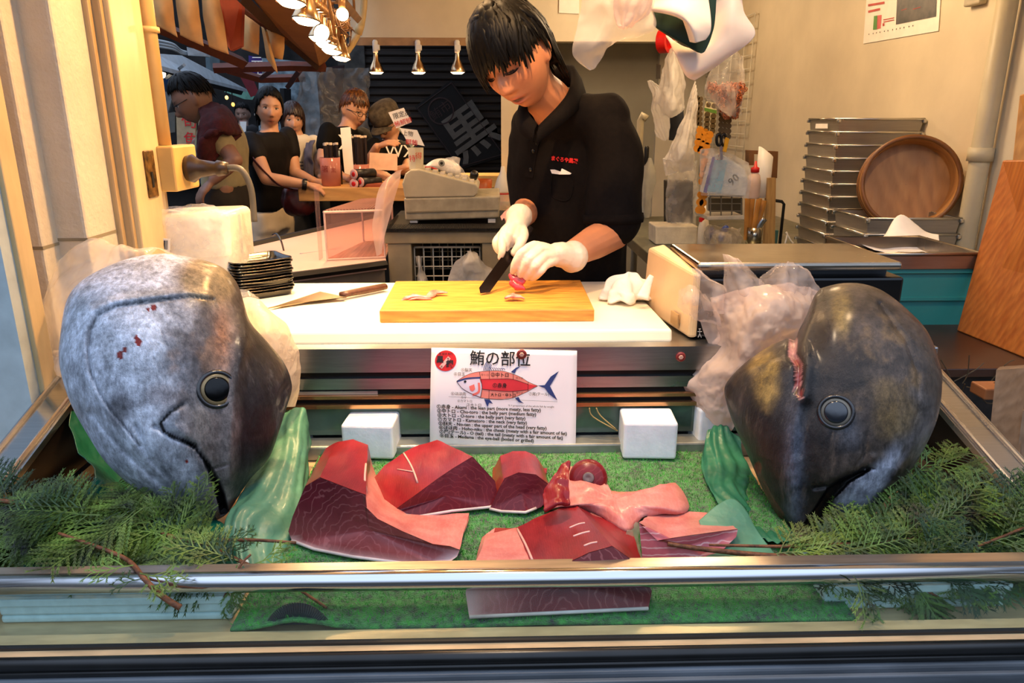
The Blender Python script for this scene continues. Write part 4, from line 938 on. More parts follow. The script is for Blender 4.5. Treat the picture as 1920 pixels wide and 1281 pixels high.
# left branch, its stem running from beyond the frame towards the red blocks
stemL = [(-40, 935, 1.02), (60, 945, 1.03), (170, 957, 1.04), (260, 990, 1.03), (400, 1012, 1.0), (480, 1013, .99), (555, 1018, .99)]
st2 = [(110, 1000, .96), (230, 1045, .93), (270, 1085, .875), (300, 1115, .865), (338, 1140, .86)]
st3 = [(300, 1000, 1.0), (400, 1030, .96), (470, 1062, .93), (500, 1075, .925)]
fL = []
def sprays(stem, n, x0, x1, lo, hi, back=-1, sp=90, rn=rn, ymax=1066):
    c = catmull([V(q) for q in stem], 10)
    for i in range(n):
        x = x0+(x1-x0)*i/(n-1)+rn.gauss(0, 6); q = min(c, key=lambda k: abs(k.x-x)); ln = lo+(hi-lo)*rn.random(); an = rn.uniform(-1.0, 1.0)
        ex, ey = q.x+back*ln*cos(an), q.y+ln*.62*sin(an); ey = min(ey, ymax) if x < 1400 and ymax else ey
        fL.append(((q.x, q.y, q.z), (ex, ey, q.z-.02*sin(an)+rn.gauss(0, .01)), 1.0, 2))
sprays(stemL, 34, 20, 430, 90, 190); sprays(st3, 14, 300, 470, 70, 170)
for k in range(16): fL.append(((rn.uniform(60, 330), rn.uniform(950, 1020), 1.0), (rn.uniform(-40, 60), rn.uniform(930, 1050), .99), .8, 2))
for k in range(8): fL.append(((rn.uniform(250, 420), rn.uniform(1000, 1040), .98), (rn.uniform(150, 330), rn.uniform(1035, 1066), .96), 1, 2))
for a, b in (((330, 1000, 1.0), (385, 905, 1.02)), ((430, 1010, 1.0), (475, 985, 1.0)), ((270, 1085, .875), (215, 1085, .87)), ((262, 1075, .88), (330, 1085, .87)), ((470, 1060, .925), (540, 1040, .93)), ((400, 1030, .96), (470, 1000, .97)), ((250, 1060, .9), (170, 1075, .88)), ((285, 1100, .868), (325, 1090, .868))): fL.append((a, b, 1, 2))
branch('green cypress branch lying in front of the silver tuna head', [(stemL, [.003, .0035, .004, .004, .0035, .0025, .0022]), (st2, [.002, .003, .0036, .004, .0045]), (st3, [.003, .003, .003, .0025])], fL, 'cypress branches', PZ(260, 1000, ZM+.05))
fL = [((445, 1060, .905), (405, 1150, .885), 1, 2), ((450, 1062, .905), (430, 1130, .89), 1, 2), ((455, 1062, .905), (480, 1100, .89), .7, 2)]
branch('small cypress sprig hanging behind the front glass on the left', [([(470, 1040, .92), (450, 1062, .905), (420, 1120, .89)], .0016)], fL, 'cypress branches', P(440, 1100, .9))
# right branch
fL = []
sR = [(1252, 1020, .99), (1320, 1030, .985), (1440, 1042, .975), (1560, 1045, .965), (1700, 1050, .955), (1850, 1052, .95), (1990, 1040, .94)]
sR2 = [(1330, 1022, .99), (1470, 1025, .985), (1560, 1022, .985), (1700, 1012, .99), (1800, 985, 1.01), (1900, 955, 1.0)]
sR3 = [(1690, 1050, .955), (1800, 1035, .96), (1920, 990, .96)]
def sprR(stem, n, x0, x1, lo, hi):
    c = catmull([V(q) for q in stem], 10)
    for i in range(n):
        x = x0+(x1-x0)*i/(n-1)+rn.gauss(0, 6); q = min(c, key=lambda k: abs(k.x-x)); ln = lo+(hi-lo)*rn.random(); an = rn.uniform(-.85, .5)
        fL.append(((q.x, q.y, q.z), (q.x+ln*cos(an), min(q.y+ln*.55*sin(an), 1062 if q.x+ln < 1500 else 1080), q.z+rn.gauss(0, .012)), 1, 2))
sprR(sR, 26, 1440, 1900, 70, 170); sprR(sR2, 26, 1500, 1900, 70, 160); sprR(sR3, 12, 1700, 1900, 80, 150)
for a, b in (((1560, 1060, .955), (1600, 1105, .872)), ((1620, 1060, .95), (1690, 1120, .868)), ((1600, 1080, .87), (1655, 1145, .862)), ((1760, 1060, .94), (1850, 1120, .865)), ((1800, 1050, .94), (1900, 1130, .87)), ((1850, 1050, .94), (1940, 1110, .88)), ((1640, 990, 1.02), (1750, 900, 1.06)), ((1700, 980, 1.02), (1790, 890, 1.07)), ((1660, 960, 1.05), (1745, 870, 1.09)), ((1735, 880, 1.09), (1840, 825, 1.1)), ((1720, 990, 1.0), (1860, 920, 1.02)), ((1760, 990, 1.0), (1830, 900, 1.03)), ((1800, 980, 1.0), (1930, 930, 1.0)), ((1850, 960, 1.0), (1960, 920, 1.0)), ((1690, 1000, 1.0), (1770, 930, 1.03)), ((1580, 1010, .99), (1680, 960, 1.02)), ((1530, 1020, .985), (1620, 985, 1.0)), ((1850, 1010, .97), (1950, 1000, .96)), ((1840, 1040, .95), (1950, 1060, .93))): fL.append((a, b, 1, 2))
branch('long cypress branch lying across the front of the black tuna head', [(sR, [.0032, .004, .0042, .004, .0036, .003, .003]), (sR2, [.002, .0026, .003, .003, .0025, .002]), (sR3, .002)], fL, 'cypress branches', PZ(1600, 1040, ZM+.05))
fL = [((1670, 1068, .91), (1830, 1160, .885), 1, 2), ((1690, 1075, .905), (1750, 1160, .885), 1, 2), ((1740, 1070, .905), (1880, 1120, .89), .9, 2), ((1640, 1070, .91), (1700, 1130, .89), .9, 2)]
branch('dark cypress spray hanging behind the front glass on the right', [([(1640, 1062, .92), (1680, 1078, .905), (1760, 1120, .89)], .0016)], fL, 'cypress branches', P(1740, 1100, .9))
tg = thing('dry_twig', 'short brown twig on the grass behind the front glass', 'twig', PZ(580, 1120, ZM+.01)); MB().tube([PZ(545, 1095, ZM+.015), PZ(575, 1115, ZM+.013), PZ(612, 1140, ZM+.012)], .0022, 7, 4).build('stem', BARK, tg, smooth=True)
tg = thing('dry_twig', 'forked dry straw against the back glass right of the sheet', 'twig', P(1125, 790, 1.425)); m = MB(); SR = mat('straw', '#a8905a', .6)
m.tube([P(1105, 765, 1.43), P(1112, 782, 1.428), P(1158, 808, 1.42)], .0014, 6, 4); m.build('stem', SR, tg, smooth=True); m = MB(); m.tube([P(1118, 765, 1.43), P(1126, 780, 1.428), P(1155, 805, 1.42)], .0014, 6, 4); m.build('fork', SR, tg, smooth=True)
# ================================================================ PEOPLE: shared builders
def bump2(x, z, cx, cz, sx, sz): return exp(-((x-cx)/sx)**2-((z-cz)/sz)**2)
def head_shape(p, feat=1.0, open_mouth=0):
    x, y, z = p
    t = max(0, -z/.118)
    x *= 1-.36*t**1.7
    if y > 0: y = y*(1-.05*t**2)+.006*t
    else: y *= 1-.42*t**1.3
    ax = abs(x)
    if y > .02:
        w = sm01(.02, .06, y)*feat
        nose = sm01(.012, -.030, z) if z > -.036 else sm01(-.056, -.044, z)
        if z < .014: y += w*.021*nose*exp(-(x/(.008+.006*sm01(.0, -.04, z)))**2)
        y += w*.006*(bump2(ax, z, .012, -.042, .007, .007))
        y -= w*.010*bump2(ax, z, .031, -.001, .017, .011); y += w*.0062*bump2(ax, z, .031, -.002, .012, .0075)
        y += w*.0045*bump2(ax, z, .028, .019, .022, .007)
        y += w*.004*bump2(ax, z, .042, -.030, .018, .018)
        y += w*.0065*bump2(x, z, 0, -.069, .022, .0055)+w*.0075*bump2(x, z, 0, -.0815-.006*open_mouth, .019, .006)
        y -= w*(.0055+.010*open_mouth)*bump2(x, z, 0, -.075-.003*open_mouth, .021, .0028+.0035*open_mouth)
        y += w*.007*bump2(x, z, 0, -.107, .018, .012); y -= w*.003*bump2(x, z, 0, -.093, .018, .005)
    return V((x, y, z))
def head_mb(M, s=1., nu=88, nv=72, feat=1., om=0):
    rings = []
    for i in range(nv+1):
        th = pi*(.01+.98*i/nv); r = []
        for j in range(nu):
            # pack the grid towards the face
            a = 2*pi*j/nu; ph = a-.55*sin(a)
            q = V((.076*sin(th)*sin(ph), .097*sin(th)*cos(ph), .118*cos(th))); r.append(M @ (head_shape(q, feat, om)*s))
        rings.append(r)
    m = MB().loft(rings)
    for sd in (-1, 1):
        R = (M.to_3x3() @ Matrix.Rotation(sd*radians(22), 3, 'Z')); e = M @ (V((sd*.073, -.008, -.012))*s)
        m.ell(e, (.009*s, .018*s, .030*s), R, 12, 10); m.ell(M @ (V((sd*.079, -.016, -.006))*s), (.006*s, .013*s, .024*s), R, 10, 8)
    return m
def head_mat(c, face, up=(0, 0, 1), roll=0):
    f = V(face).normalized(); u = V(up); x = f.cross(u).normalized(); u = x.cross(f)
    # local: x = person's right, y = forward, z = up
    m = Matrix((x, f, u)).transposed().to_4x4() @ Matrix.Rotation(roll, 4, 'Y'); m.translation = V(c); return m
def face_paint(M, s, skin, lip=(.45, .12, .09), eyes='open', blush=.0, brow=(.03, .02, .015), om=0):
    Mi = M.inverted()
    def f(p):
        q = (Mi @ V(p))/s; x, y, z = q.x, q.y, q.z; ax = abs(x); c = skin
        if abs(z) > .14 or abs(x) > .12 or y < .02 or y > .16: return c
        c = mixc(c, (skin[0]*1.0, skin[1]*.8, skin[2]*.75), .4*bump2(ax, z, .042, -.035, .02, .018)+.4*bump2(x, z, 0, -.04, .014, .012))
        wl = max(bump2(x, z, 0, -.0695, .021, .0055), bump2(x, z, 0, -.081-.006*om, .018, .006)); c = mixc(c, lip, min(1, wl*1.3)*.75)
        c = mixc(c, (.035, .012, .012), .95*min(1, 1.4*bump2(x, z, 0, -.0752-.003*om, .020, .0016+.0045*om)))
        b = bump2(ax, z-.12*(ax-.03), .031, .018, .017, .0035); c = mixc(c, brow, min(1, b*1.2)*.85)
        if eyes == 'open':
            e = ((ax-.031)/.0135)**2+((z+.001)/.0052)**2
            if e < 1.: c = (.62, .55, .50) if abs(ax-.031) > .0062 else (.012, .008, .006)
            u = ((ax-.031)/.0155)**2+((z-.0035)/.0034)**2
            if u < 1 : c = (.02, .013, .01)
        else:
            u = ((ax-.031)/.0155)**2+((z+.0065+.12*(ax-.031))/.0026)**2
            if u < 1: c = (.02, .012, .01)
            c = mixc(c, (skin[0]*.62, skin[1]*.5, skin[2]*.45), .6*bump2(ax, z, .031, .005, .016, .003))
        c = mixc(c, (.06, .02, .015), .8*bump2(ax, z, .0065, -.0505, .0035, .0022))
        return c
    return f
HAIR = mat('black_hair', '#050404', .5, var=.4, nscale=60, spec=.2); HAIRB = mat('brown_hair', '#2c160c', .4, var=.5, nscale=60); HAIRO = mat('bleached_hair', '#5a3413', .4, var=.5, nscale=60)
def hair(M, s, line, par, m, n=260, seed=1, thick=1.10, name='hair', jit=.10, part=0., droop=None, w0=.011, shell=1.075):
    """cap plus overlapping locks falling from the crown; line(a) = how far down (radians from crown) hair reaches at azimuth a (0 = front, + = person's right)"""
    rnd = random.Random(seed); mb = MB(); NU = 56; rows = []
    def pt(a, t, k):
        if t <= 1.75: q = V((.076*sin(t)*sin(a), .097*sin(t)*cos(a), .118*cos(t)))
        else:
            b = V((.076*sin(1.75)*sin(a), .097*sin(1.75)*cos(a), .118*cos(1.75))); q = b+V((0, 0, -(t-1.75)*.118))
        if q.y < 0 and q.z < 0 and t <= 1.75: q.y *= 1-.15*(-q.z/.118)
        return M @ (q*k*s)
    NV = 16
    for j in range(NV+1):
        rows.append([pt(2*pi*i/NU, .02+(max(.2, line(((2*pi*i/NU+pi) % (2*pi))-pi)-.10)-.02)*j/NV, shell) for i in range(NU)])
    for j in range(NV, -1, -3): pass
    rows2 = [[pt(2*pi*i/NU, .02+(max(.2, line(((2*pi*i/NU+pi) % (2*pi))-pi)-.10)-.02)*j/NV, .93) for i in range(NU)] for j in range(NV, -1, -4)]
    mb.loft(rows+rows2)
    for k in range(n):
        a = rnd.uniform(-pi, pi); t1 = line(a)*(1+rnd.gauss(0, jit*.5)) if rnd.random() < .72 else line(a)*rnd.uniform(.45, .9); t0 = rnd.uniform(.04, .5)*min(1, t1)
        da = rnd.gauss(0, .14)+part*(1 if abs(a) < 1.2 else .2); kk = thick+rnd.uniform(-.02, .035); m_ = 8; pts = []; rr = []
        for i in range(m_+1):
            u = i/m_; t = t0+(t1-t0)*u; pts.append(pt(a+da*(u-.6)+.05*sin(5*u+k), t, kk-.03*(1-u)**2-.035*max(0, u-.7))); rr.append(s*w0*(.35+.9*sin(pi*min(1, .15+.7*u)))*(1-.85*max(0, u-.45)/.55)*(.7+.5*rnd.random()))
        mb.tube(pts, rr, 6, flat=.38, up=(pts[0]-M.translation).normalized().cross((pts[-1]-pts[0]).normalized()))
    return mb.build(name, m, par, smooth=True)
def hand_mb(mb, wrist, knuckles, fingers, thumb, wr=.024, fr=.0088):
    wrist = V(wrist); ks = [V(k) for k in knuckles]; n = len(ks)
    for k, f in zip(ks, fingers):
        mb.tube([wrist+(k-wrist)*.06, wrist.lerp(k, .55), k], [wr*.62, .0155, .0118], 12, 4, round_ends=True)
        mb.tube([k]+[V(q) for q in f], [fr*1.22, fr*1.08, fr*.98, fr*.78][:len(f)+1], 12, 4, round_ends=True)
    for a, b in zip(ks, ks[1:]): mb.tube([a.lerp(wrist, .12), b.lerp(wrist, .12)], .0115, 10, round_ends=True)
    th = [V(q) for q in thumb]; mb.tube([wrist+(th[0]-wrist)*.25]+th, [.016, .0145, .0115, .009], 12, 4, round_ends=True)
    return mb
def auto_hand(mb, wrist, d, back, side, curl=.5, s=1.):
    """open relaxed hand: d = pointing direction, back = normal of the hand's back, side = direction of the thumb"""
    d = V(d).normalized(); back = V(back); back = (back-d*back.dot(d)).normalized(); sd = d.cross(back).normalized()
    if sd.dot(V(side)) < 0: sd = -sd
    ks, fs = [], []
    for i, (o, L) in enumerate(((.030, .072), (.010, .080), (-.010, .074), (-.028, .058))):
        k = V(wrist)+d*(.088-.006*abs(i-1))*s+sd*o*s; a = curl*(.5+.12*i); q = k; f = []
        for j, l in enumerate((.45, .32, .23)):
            dd = d*cos(a)-back*sin(a); q = q+dd*L*l*s; f.append(q); a += curl*.7
        ks.append(k); fs.append(f)
    w = V(wrist); th = [w+d*.030*s+sd*.030*s-back*.006*s, w+d*.058*s+sd*.046*s-back*.014*s, w+d*.084*s+sd*.050*s-back*.024*s]
    return hand_mb(mb, w, ks, fs, th, .024*s, .0088*s)
def limb(mb, pts, rr, n=16, sm=5, flat=1., up=None): return mb.tube([V(p) for p in pts], rr, n, sm, round_ends=True, flat=flat, up=up)
def torso(mb, rings, l, f, n=28, g=0., pw=2.4):
    """rings: (centre, half width, half depth)"""
    out = []
    for c, a, b in rings:
        r = []
        for k in range(n):
            t = 2*pi*k/n; cx, sx = cos(t), sin(t); r.append(V(c)+l*((a+g)*sgn(cx)*abs(cx)**(2/pw))+f*((b+g)*sgn(sx)*abs(sx)**(2/pw)))
        out.append(r)
    return mb.loft(out)
def wrinkle(mb, amp, sc, vert=.4, seed=0):
    ns = {}
    bm = bmesh.new(); vs = [bm.verts.new(v) for v in mb.v]
    for f in mb.f: bm.faces.new([vs[i] for i in f])
    bm.normal_update()
    for i, v in enumerate(vs):
        q = V((v.co.x+seed, v.co.y, v.co.z*vert)); h = fbm(q, sc, 3)*.6+(.4-abs(nz(q, sc*.8))*1.6)*.5; mb.v[i] = tuple(v.co+v.normal*h*amp)
    bm.free(); return mb
from mathutils.bvhtree import BVHTree
def bvh_of(mb): return BVHTree.FromPolygons([V(v) for v in mb.v], mb.f)
def hit(bvh, px, py):
    r = ray(px, py).normalized(); h = bvh.ray_cast(CAM, r); return h[0], h[1]
def conform(mb, bvh, nrm, lift=.0015):
    nrm = V(nrm).normalized()
    for i, v in enumerate(mb.v):
        h = bvh.ray_cast(V(v)+nrm*.06, -nrm, .15)
        if h[0] is not None: mb.v[i] = tuple(h[0]+nrm*lift)
    return mb
def on_cloth(bvh, poly, lift=.002):
    """closed thin shape following the cloth under the given outline points"""
    m = MB(); pts = []
    for x, y in poly:
        h, n = hit(bvh, x, y)
        if h is None: continue
        if n.dot(CAM-h) < 0: n = -n
        pts.append((h, n))
    k = len(pts); return m.add([h+n*lift for h, n in pts]+[h-n*.002 for h, n in pts], [tuple(range(k)), tuple(range(2*k-1, k-1, -1))]+[(i, k+i, k+(i+1) % k, (i+1) % k) for i in range(k)])
def skinmat(name, c): return mat(name, c, .45, var=.05, nscale=18, vcol=True, sub=.12, bmp=.04, bscale=200)

# ================================================================ THE FISHMONGER
def build_chef():
    f = V((-.6, -.8, 0)); l = V((.8, -.6, 0)); Cc = P(1068, 232, 2.10)
    root = thing('person', 'young man in a black polo shirt slicing fish at the counter', 'person', (Cc.x, Cc.y+.05, 0))
    skin = (.52, .215, .105)
    hc = P(966, 106, 1.93); M = head_mat(hc, (-.42, -.74, -.46), (-.34, 0, 1), 0); s = 1.03
    # body: head, neck, trunk, arms, one skin
    b = head_mb(M, s, 120, 100, 1.0, .35)
    nb = P(1040, 205, 2.06); limb(b, [M @ V((0, -.028, -.055)), P(1005, 165, 2.0), nb, nb+V((.02, .09, -.1))], [.05, .054, .060, .05])
    rings = [(Cc+V((.01, .05, dz)) + f*df, a, bb) for dz, a, bb, df in ((-.62, .14, .10, -.03), (-.45, .145, .10, -.02), (-.25, .13, .09, 0), (-.08, .125, .085, 0), (-.01, .10, .078, .012), (.03, .055, .05, .02))]
    torso(b, rings, l, f)
    shL, elL, wrL = P(1150, 230, 1.99), P(1150, 436, 1.97), P(1066, 480, 1.81)
    limb(b, [shL+V((-.05, .02, -.03)), shL.lerp(elL, .5), elL], [.04, .046, .046]); limb(b, [elL, elL.lerp(wrL, .45), wrL], [.047, .044, .029])
    shR, elR, wrR = P(990, 245, 2.2), P(990, 392, 2.15), P(971, 412, 1.93)
    limb(b, [shR+V((.04, 0, -.03)), shR.lerp(elR, .5), elR], [.04, .044, .042]); limb(b, [elR, elR.lerp(wrR, .5), wrR], [.042, .036, .026])
    for sd in (-1, 1): limb(b, [Cc+V((.02, .08, -.62))+l*.08*sd, Cc+V((.02, .1, -.62))+l*.09*sd-V((0, 0, .42)), (Cc.x+.08*sd, Cc.y+.13-.05*sd, .08)], [.08, .06, .045])
    bd = fuse(b, .0030, 2, .5); fp = face_paint(M, s, skin, (.46, .12, .09), 'down', om=.35); Mi = M.inverted()
    bd.build('body', skinmat('chef_skin', '#c98f6a'), root, smooth=True, col=[fp(v) for v in bd.v])
    # shirt
    sh = MB()
    rings = [(Cc+V((.01, .05, dz))+f*df, a, bb) for dz, a, bb, df in ((-.68, .172, .130, -.03), (-.55, .166, .126, -.03), (-.40, .162, .125, -.02), (-.25, .170, .132, 0), (-.12, .186, .135, .005), (-.04, .186, .124, .008), (.005, .160, .112, .012), (.035, .115, .092, .02), (.055, .08, .07, .02))]
    torso(sh, rings, l, f, 36)
    limb(sh, [shL+V((-.035, .01, .012)), shL.lerp(elL, .25)+V((.004, 0, 0)), shL.lerp(elL, .62), shL.lerp(elL, .86)], [.060, .068, .070, .076])
    limb(sh, [shR+V((.03, .0, .0)), shR.lerp(elR, .4), shR.lerp(elR, .9)], [.064, .064, .058])
    for a_ in (shL, shR): limb(sh, [nb+(a_-nb)*.15+V((0, 0, -.02)), nb.lerp(a_, .6)+V((0, 0, .0)), a_+(nb-a_)*.1+V((0, 0, .012))], [.06, .062, .058])
    sb = wrinkle(fuse(sh, .006, 14, .7), .013, 9, .35, 4)
    CL = mat('black_polo', '#110d0c', .85, var=.15, nscale=90, spec=.12, bmp=.12, bscale=700)
    VV = [(1000, 180), (1062, 140), (1047, 186), (1020, 222), (1005, 242), (994, 230), (986, 212)]
    sb.f = [q for q in sb.f if not inpoly(*pix(sb.v[q[0]]), VV) or sb.v[q[0]][1] > 2.1]; sb.mi = [0]*len(sb.f)
    so = sb.build('polo_shirt', CL, root, smooth=True); bv = bvh_of(sb)
    # sleeve hem, collar, placket, buttons, logo, pocket, trousers
    hm = MB(); q = shL.lerp(elL, .865); ax = (elL-shL).normalized(); hm.lathe([(.079, -.012), (.081, 0), (.079, .012), (.072, .012), (.072, -.012)], q, frame(ax), 32, False); hm.build('sleeve_hem', CL, so, smooth=True)
    col = MB()
    cp = [P(1006, 246, 1.905), P(985, 228, 1.945), P(984, 205, 2.02), P(1010, 178, 2.10), P(1045, 155, 2.13), P(1076, 152, 2.08), P(1076, 182, 2.0), P(1050, 215, 1.95), P(1010, 250, 1.90)]
    c1 = catmull(cp, 6); ctr = nb
    up = []
    for i, p in enumerate(c1):
        d = (p-ctr); d.z = 0; d.normalize(); t = i/(len(c1)-1); hgt = .034*sin(pi*(.12+.76*t))
        up.append([p-d*.004+V((0, 0, .000))-V((0, 0, .01)), p-d*.012+V((0, 0, hgt)), p-d*.002+V((0, 0, hgt+.004)), p+d*.016+V((0, 0, hgt*.3)), p+d*.026+V((0, 0, -.014-.012*abs(cos(pi*t))))])
    col.loft(up, caps=False, close=False); col.build('collar', CL, so, smooth=True, solid=.004)
    pk = on_cloth(bv, [(1004, 248), (994, 268), (984, 330), (1000, 334), (1010, 275), (1016, 252)], .004); pk.build('placket', CL, so, smooth=False)
    for k, (x, y) in enumerate(((1001, 284), (996, 318))):
        h, n = hit(bv, x, y)
        if h: MB().lathe([(.0055, .002), (.006, .0045), (.004, .006), (.001, .0055)], h, frame(n if n.dot(CAM-h) > 0 else -n), 16).build('button', mat('button_black', '#050505', .2), so, smooth=True)
    h, n = hit(bv, 1033, 297); h2, n2 = hit(bv, 1080, 303)
    if h and h2:
        nn = n if n.dot(CAM-h) > 0 else -n; fr_ = sheet_frame(h, h2-h, (0, 0, 1)); L = (h2-h).length
        t = text_mb([('まぐろや黒銀', 0, 0, L/5.6, 'LEFT', .0006)], fr_); conform(t, bv, (CAM-h).normalized(), .0025).build('shirt_lettering', mat('logo_red', '#e0201c', .6), so)
    on_cloth(bv, [(1033, 318), (1040, 318), (1052, 322), (1054, 316), (1072, 325), (1070, 327), (1050, 327), (1036, 325)], .004).build('pocket_note', PAPER, so)
    for a, b_ in (((1036, 330), (1072, 332)), ((1036, 330), (1036, 366)), ((1036, 366), (1070, 372)), ((1072, 332), (1070, 372))):
        pass
    pts = [hit(bv, x, y)[0] for x, y in ((1035, 328), (1034, 365), (1052, 376), (1070, 370), (1073, 330), (1035, 328))]
    if all(p is not None for p in pts): MB().tube([p+(CAM-p).normalized()*.001 for p in pts], .0014, 6, 4).build('pocket_seam', CL, so, smooth=True)
    tr = MB(); torso(tr, [(Cc+V((.01, .05, dz))+f*-.02, a, bb) for dz, a, bb in ((-.85, .165, .12), (-.7, .165, .12), (-.55, .155, .115))], l, f)
    for sd in (-1, 1): limb(tr, [Cc+V((.02, .07, -.78))+l*.085*sd, Cc+V((.02, .09, -1.1))+l*.09*sd, (Cc.x+.08*sd, Cc.y+.13-.05*sd, .10)], [.098, .08, .065])
    fuse(tr, .012, 4).build('trousers', mat('dark_trousers', '#16181c', .8), root, smooth=True)
    for sd in (-1, 1):
        m = MB(); c = V((Cc.x+.08*sd, Cc.y+.13-.05*sd, 0)); limb(m, [c+V((0, .05, .05)), c+f*.10+V((0, .0, .045)), c+f*.2+V((0, 0, .035))], [.05, .048, .034]); m.v = [(x, y, max(z, 0.)) for x, y, z in m.v]; m.build('shoe', BLACK, root, smooth=True)
    # hair: heavy fringe swept over the brow, long over the ears, to the nape
    def line(a):   # a>0 = his right (picture left)
        aa = abs(a)
        base = np.interp(aa, [0, .5, .9, 1.25, 1.55, 1.8, 2.2, 3.2], [1.42, 1.46, 1.52, 1.58, 1.50, 1.86, 2.2, 2.3])
        if a < 0 and 1.2 < aa < 1.9: base -= .12
        if a > .5 and aa < 1.9: base += .18
        return float(base)
    hair(M, s, line, root, HAIR, 420, 3, 1.17, part=.28, w0=.013, shell=1.12)
    for sd in (-1, 1):
        ek = MB(); e = [M @ (head_shape(V((sd*x, .097*sqrt(max(0, 1-(x/.076)**2-(z/.118)**2)), z)))*s+V((0, .0012, 0))) for x, z in ((.017, -.0075), (.024, -.0095), (.032, -.0105), (.040, -.0095), (.046, -.006))]
        ek.tube(e, [.0006, .0013, .0015, .0014, .0007], 6, 4); ek.build('eyelashes', HAIR, root, smooth=True)
    # gloves
    GLV = mat('latex_glove', '#d9cbb8', .4, var=.04, nscale=30, bmp=.15, bscale=60, sub=.15)
    g = MB()
    K = [P(1001, 460, 1.765), P(1013, 468, 1.755), P(1021, 480, 1.75), P(1026, 494, 1.75)]
    Fg = [[P(977, 475, 1.735), P(966, 496, 1.735), P(962, 510, 1.745)], [P(992, 486, 1.725), P(981, 504, 1.73), P(975, 517, 1.742)], [P(1006, 496, 1.72), P(995, 511, 1.727), P(987, 521, 1.74)], [P(1014, 507, 1.725), P(1006, 516, 1.73), P(998, 522, 1.742)]]
    hand_mb(g, P(1056, 478, 1.80), K, Fg, [P(1020, 485, 1.81), P(990, 500, 1.79), P(970, 514, 1.765)], .026, .0098)
    g.tube([P(1046, 477, 1.79), P(1062, 480, 1.806), P(1072, 481, 1.815)], [.030, .033, .041], 20, round_ends=True)
    gw = wrinkle(fuse(g, .0026, 3, .5), .0022, 40, 1); gw.build('glove', GLV, root, smooth=True)
    g = MB(); w = P(971, 414, 1.92)
    K = [P(934, 448, 1.875), P(943, 441, 1.86), P(956, 440, 1.85), P(967, 446, 1.85)]
    Fg = [[P(930, 458, 1.865), P(936, 470, 1.86), P(946, 476, 1.86)], [P(941, 458, 1.835), P(941, 472, 1.825), P(938, 483, 1.825)], [P(948, 460, 1.845), P(950, 472, 1.85), P(954, 480, 1.86)], [P(958, 464, 1.86), P(960, 474, 1.865), P(962, 480, 1.87)]]
    hand_mb(g, w, K, Fg, [P(981, 440, 1.87), P(975, 458, 1.835), P(964, 475, 1.83)], .027, .0098)
    g.tube([P(968, 424, 1.9), w, P(973, 407, 1.935)], [.027, .030, .035], 20, round_ends=True)
    gw = wrinkle(fuse(g, .0026, 3, .5), .0018, 40, 1, 3); gw.build('glove', GLV, root, smooth=True)
    # knife in his hand
    kn = thing('kitchen_knife', 'dark bladed knife held in the man\'s gloved hand, tip on the board', 'knife', P(905, 550, 1.735))
    a, tip = P(962, 470, 1.85), PZ(903, 552, 1.053); d = (tip-a).normalized(); vw = (CAM-a).normalized(); wd = d.cross(vw).normalized()
    if wd.x > 0: wd = -wd
    b0 = a+d*.012; th = vw*.0012
    pl = [b0-wd*.014, b0+wd*.014, tip-d*.012+wd*.014, tip-d*.0+wd*.004, tip-d*.02-wd*.013]
    MB().prism([p-th for p in pl], th*2).build('blade', steel('dark_blade', '#3a3234', .25), kn)
    MB().tube([a+d*.015, a-d*.03, a-d*.10], [.012, .013, .012], 12, 3, flat=.7).build('handle', mat('dark_handle', '#1c1312', .5), kn, smooth=True)
build_chef()
# fish on the wooden board
def meat(px, py, Y, pts, r, lab, m_, nm='fish_slice', flat=.5, seed=0):
    mb = MB(); mb.tube([P(*q) for q in pts], r, 12, 5, flat=flat, up=(1, 0, .2), round_ends=True)
    for i, v in enumerate(mb.v):
        q = V(v)+V((seed, 0, 0)); mb.v[i] = (v[0]+.004*nz(q, 60), v[1]+.003*nz(q+V((5, 0, 0)), 60), max(1.0505, v[2]+.003*nz(q, 90)))
    return tag(mb.build(nm, m_, smooth=True), lab, 'fish slice', 'fish slices on the wooden board')
RAW = mat('raw_red', '#c8373c', .25, var=.3, nscale=60, sub=.2, coat=.4); RAWP = mat('raw_pink', '#d98a80', .3, var=.3, nscale=60, sub=.2, coat=.3)
b = PZ(965, 560, 1.056); y0 = b.y
meat(0, 0, 0, [(957, 516, 1.745), (964, 523, 1.74), (975, 527, 1.738), (985, 522, 1.742)], [.005, .011, .012, .006], 'red slice of tuna held under the gloved fingertips', RAW, seed=1)
meat(0, 0, 0, [(962, 531, 1.735), (970, 536, 1.73), (980, 541, 1.728)], [.009, .012, .006], 'red slice of tuna hanging above the pile on the board', RAW, seed=2)
meat(0, 0, 0, [(950, 558, y0), (962, 555, y0+.006), (980, 558, y0)], [.006, .013, .006], 'small pink heap of fish on the board under the gloved hand', RAWP, seed=3)
yy = PZ(790, 556, 1.056).y
meat(0, 0, 0, [(754, 562, yy-.01), (775, 556, yy), (800, 558, yy), (815, 549, yy+.03), (836, 548, yy+.03)], [.004, .010, .009, .010, .004], 'pale scraps of fish trimmed off on the left of the wooden board', RAWP, 'fish_scraps', .6, 4)
meat(0, 0, 0, [(768, 563, yy-.012), (785, 561, yy-.01), (810, 562, yy-.01)], [.003, .006, .003], 'thin strip of fish lying in front of the pale scraps', RAWP, 'fish_scraps', .5, 5)
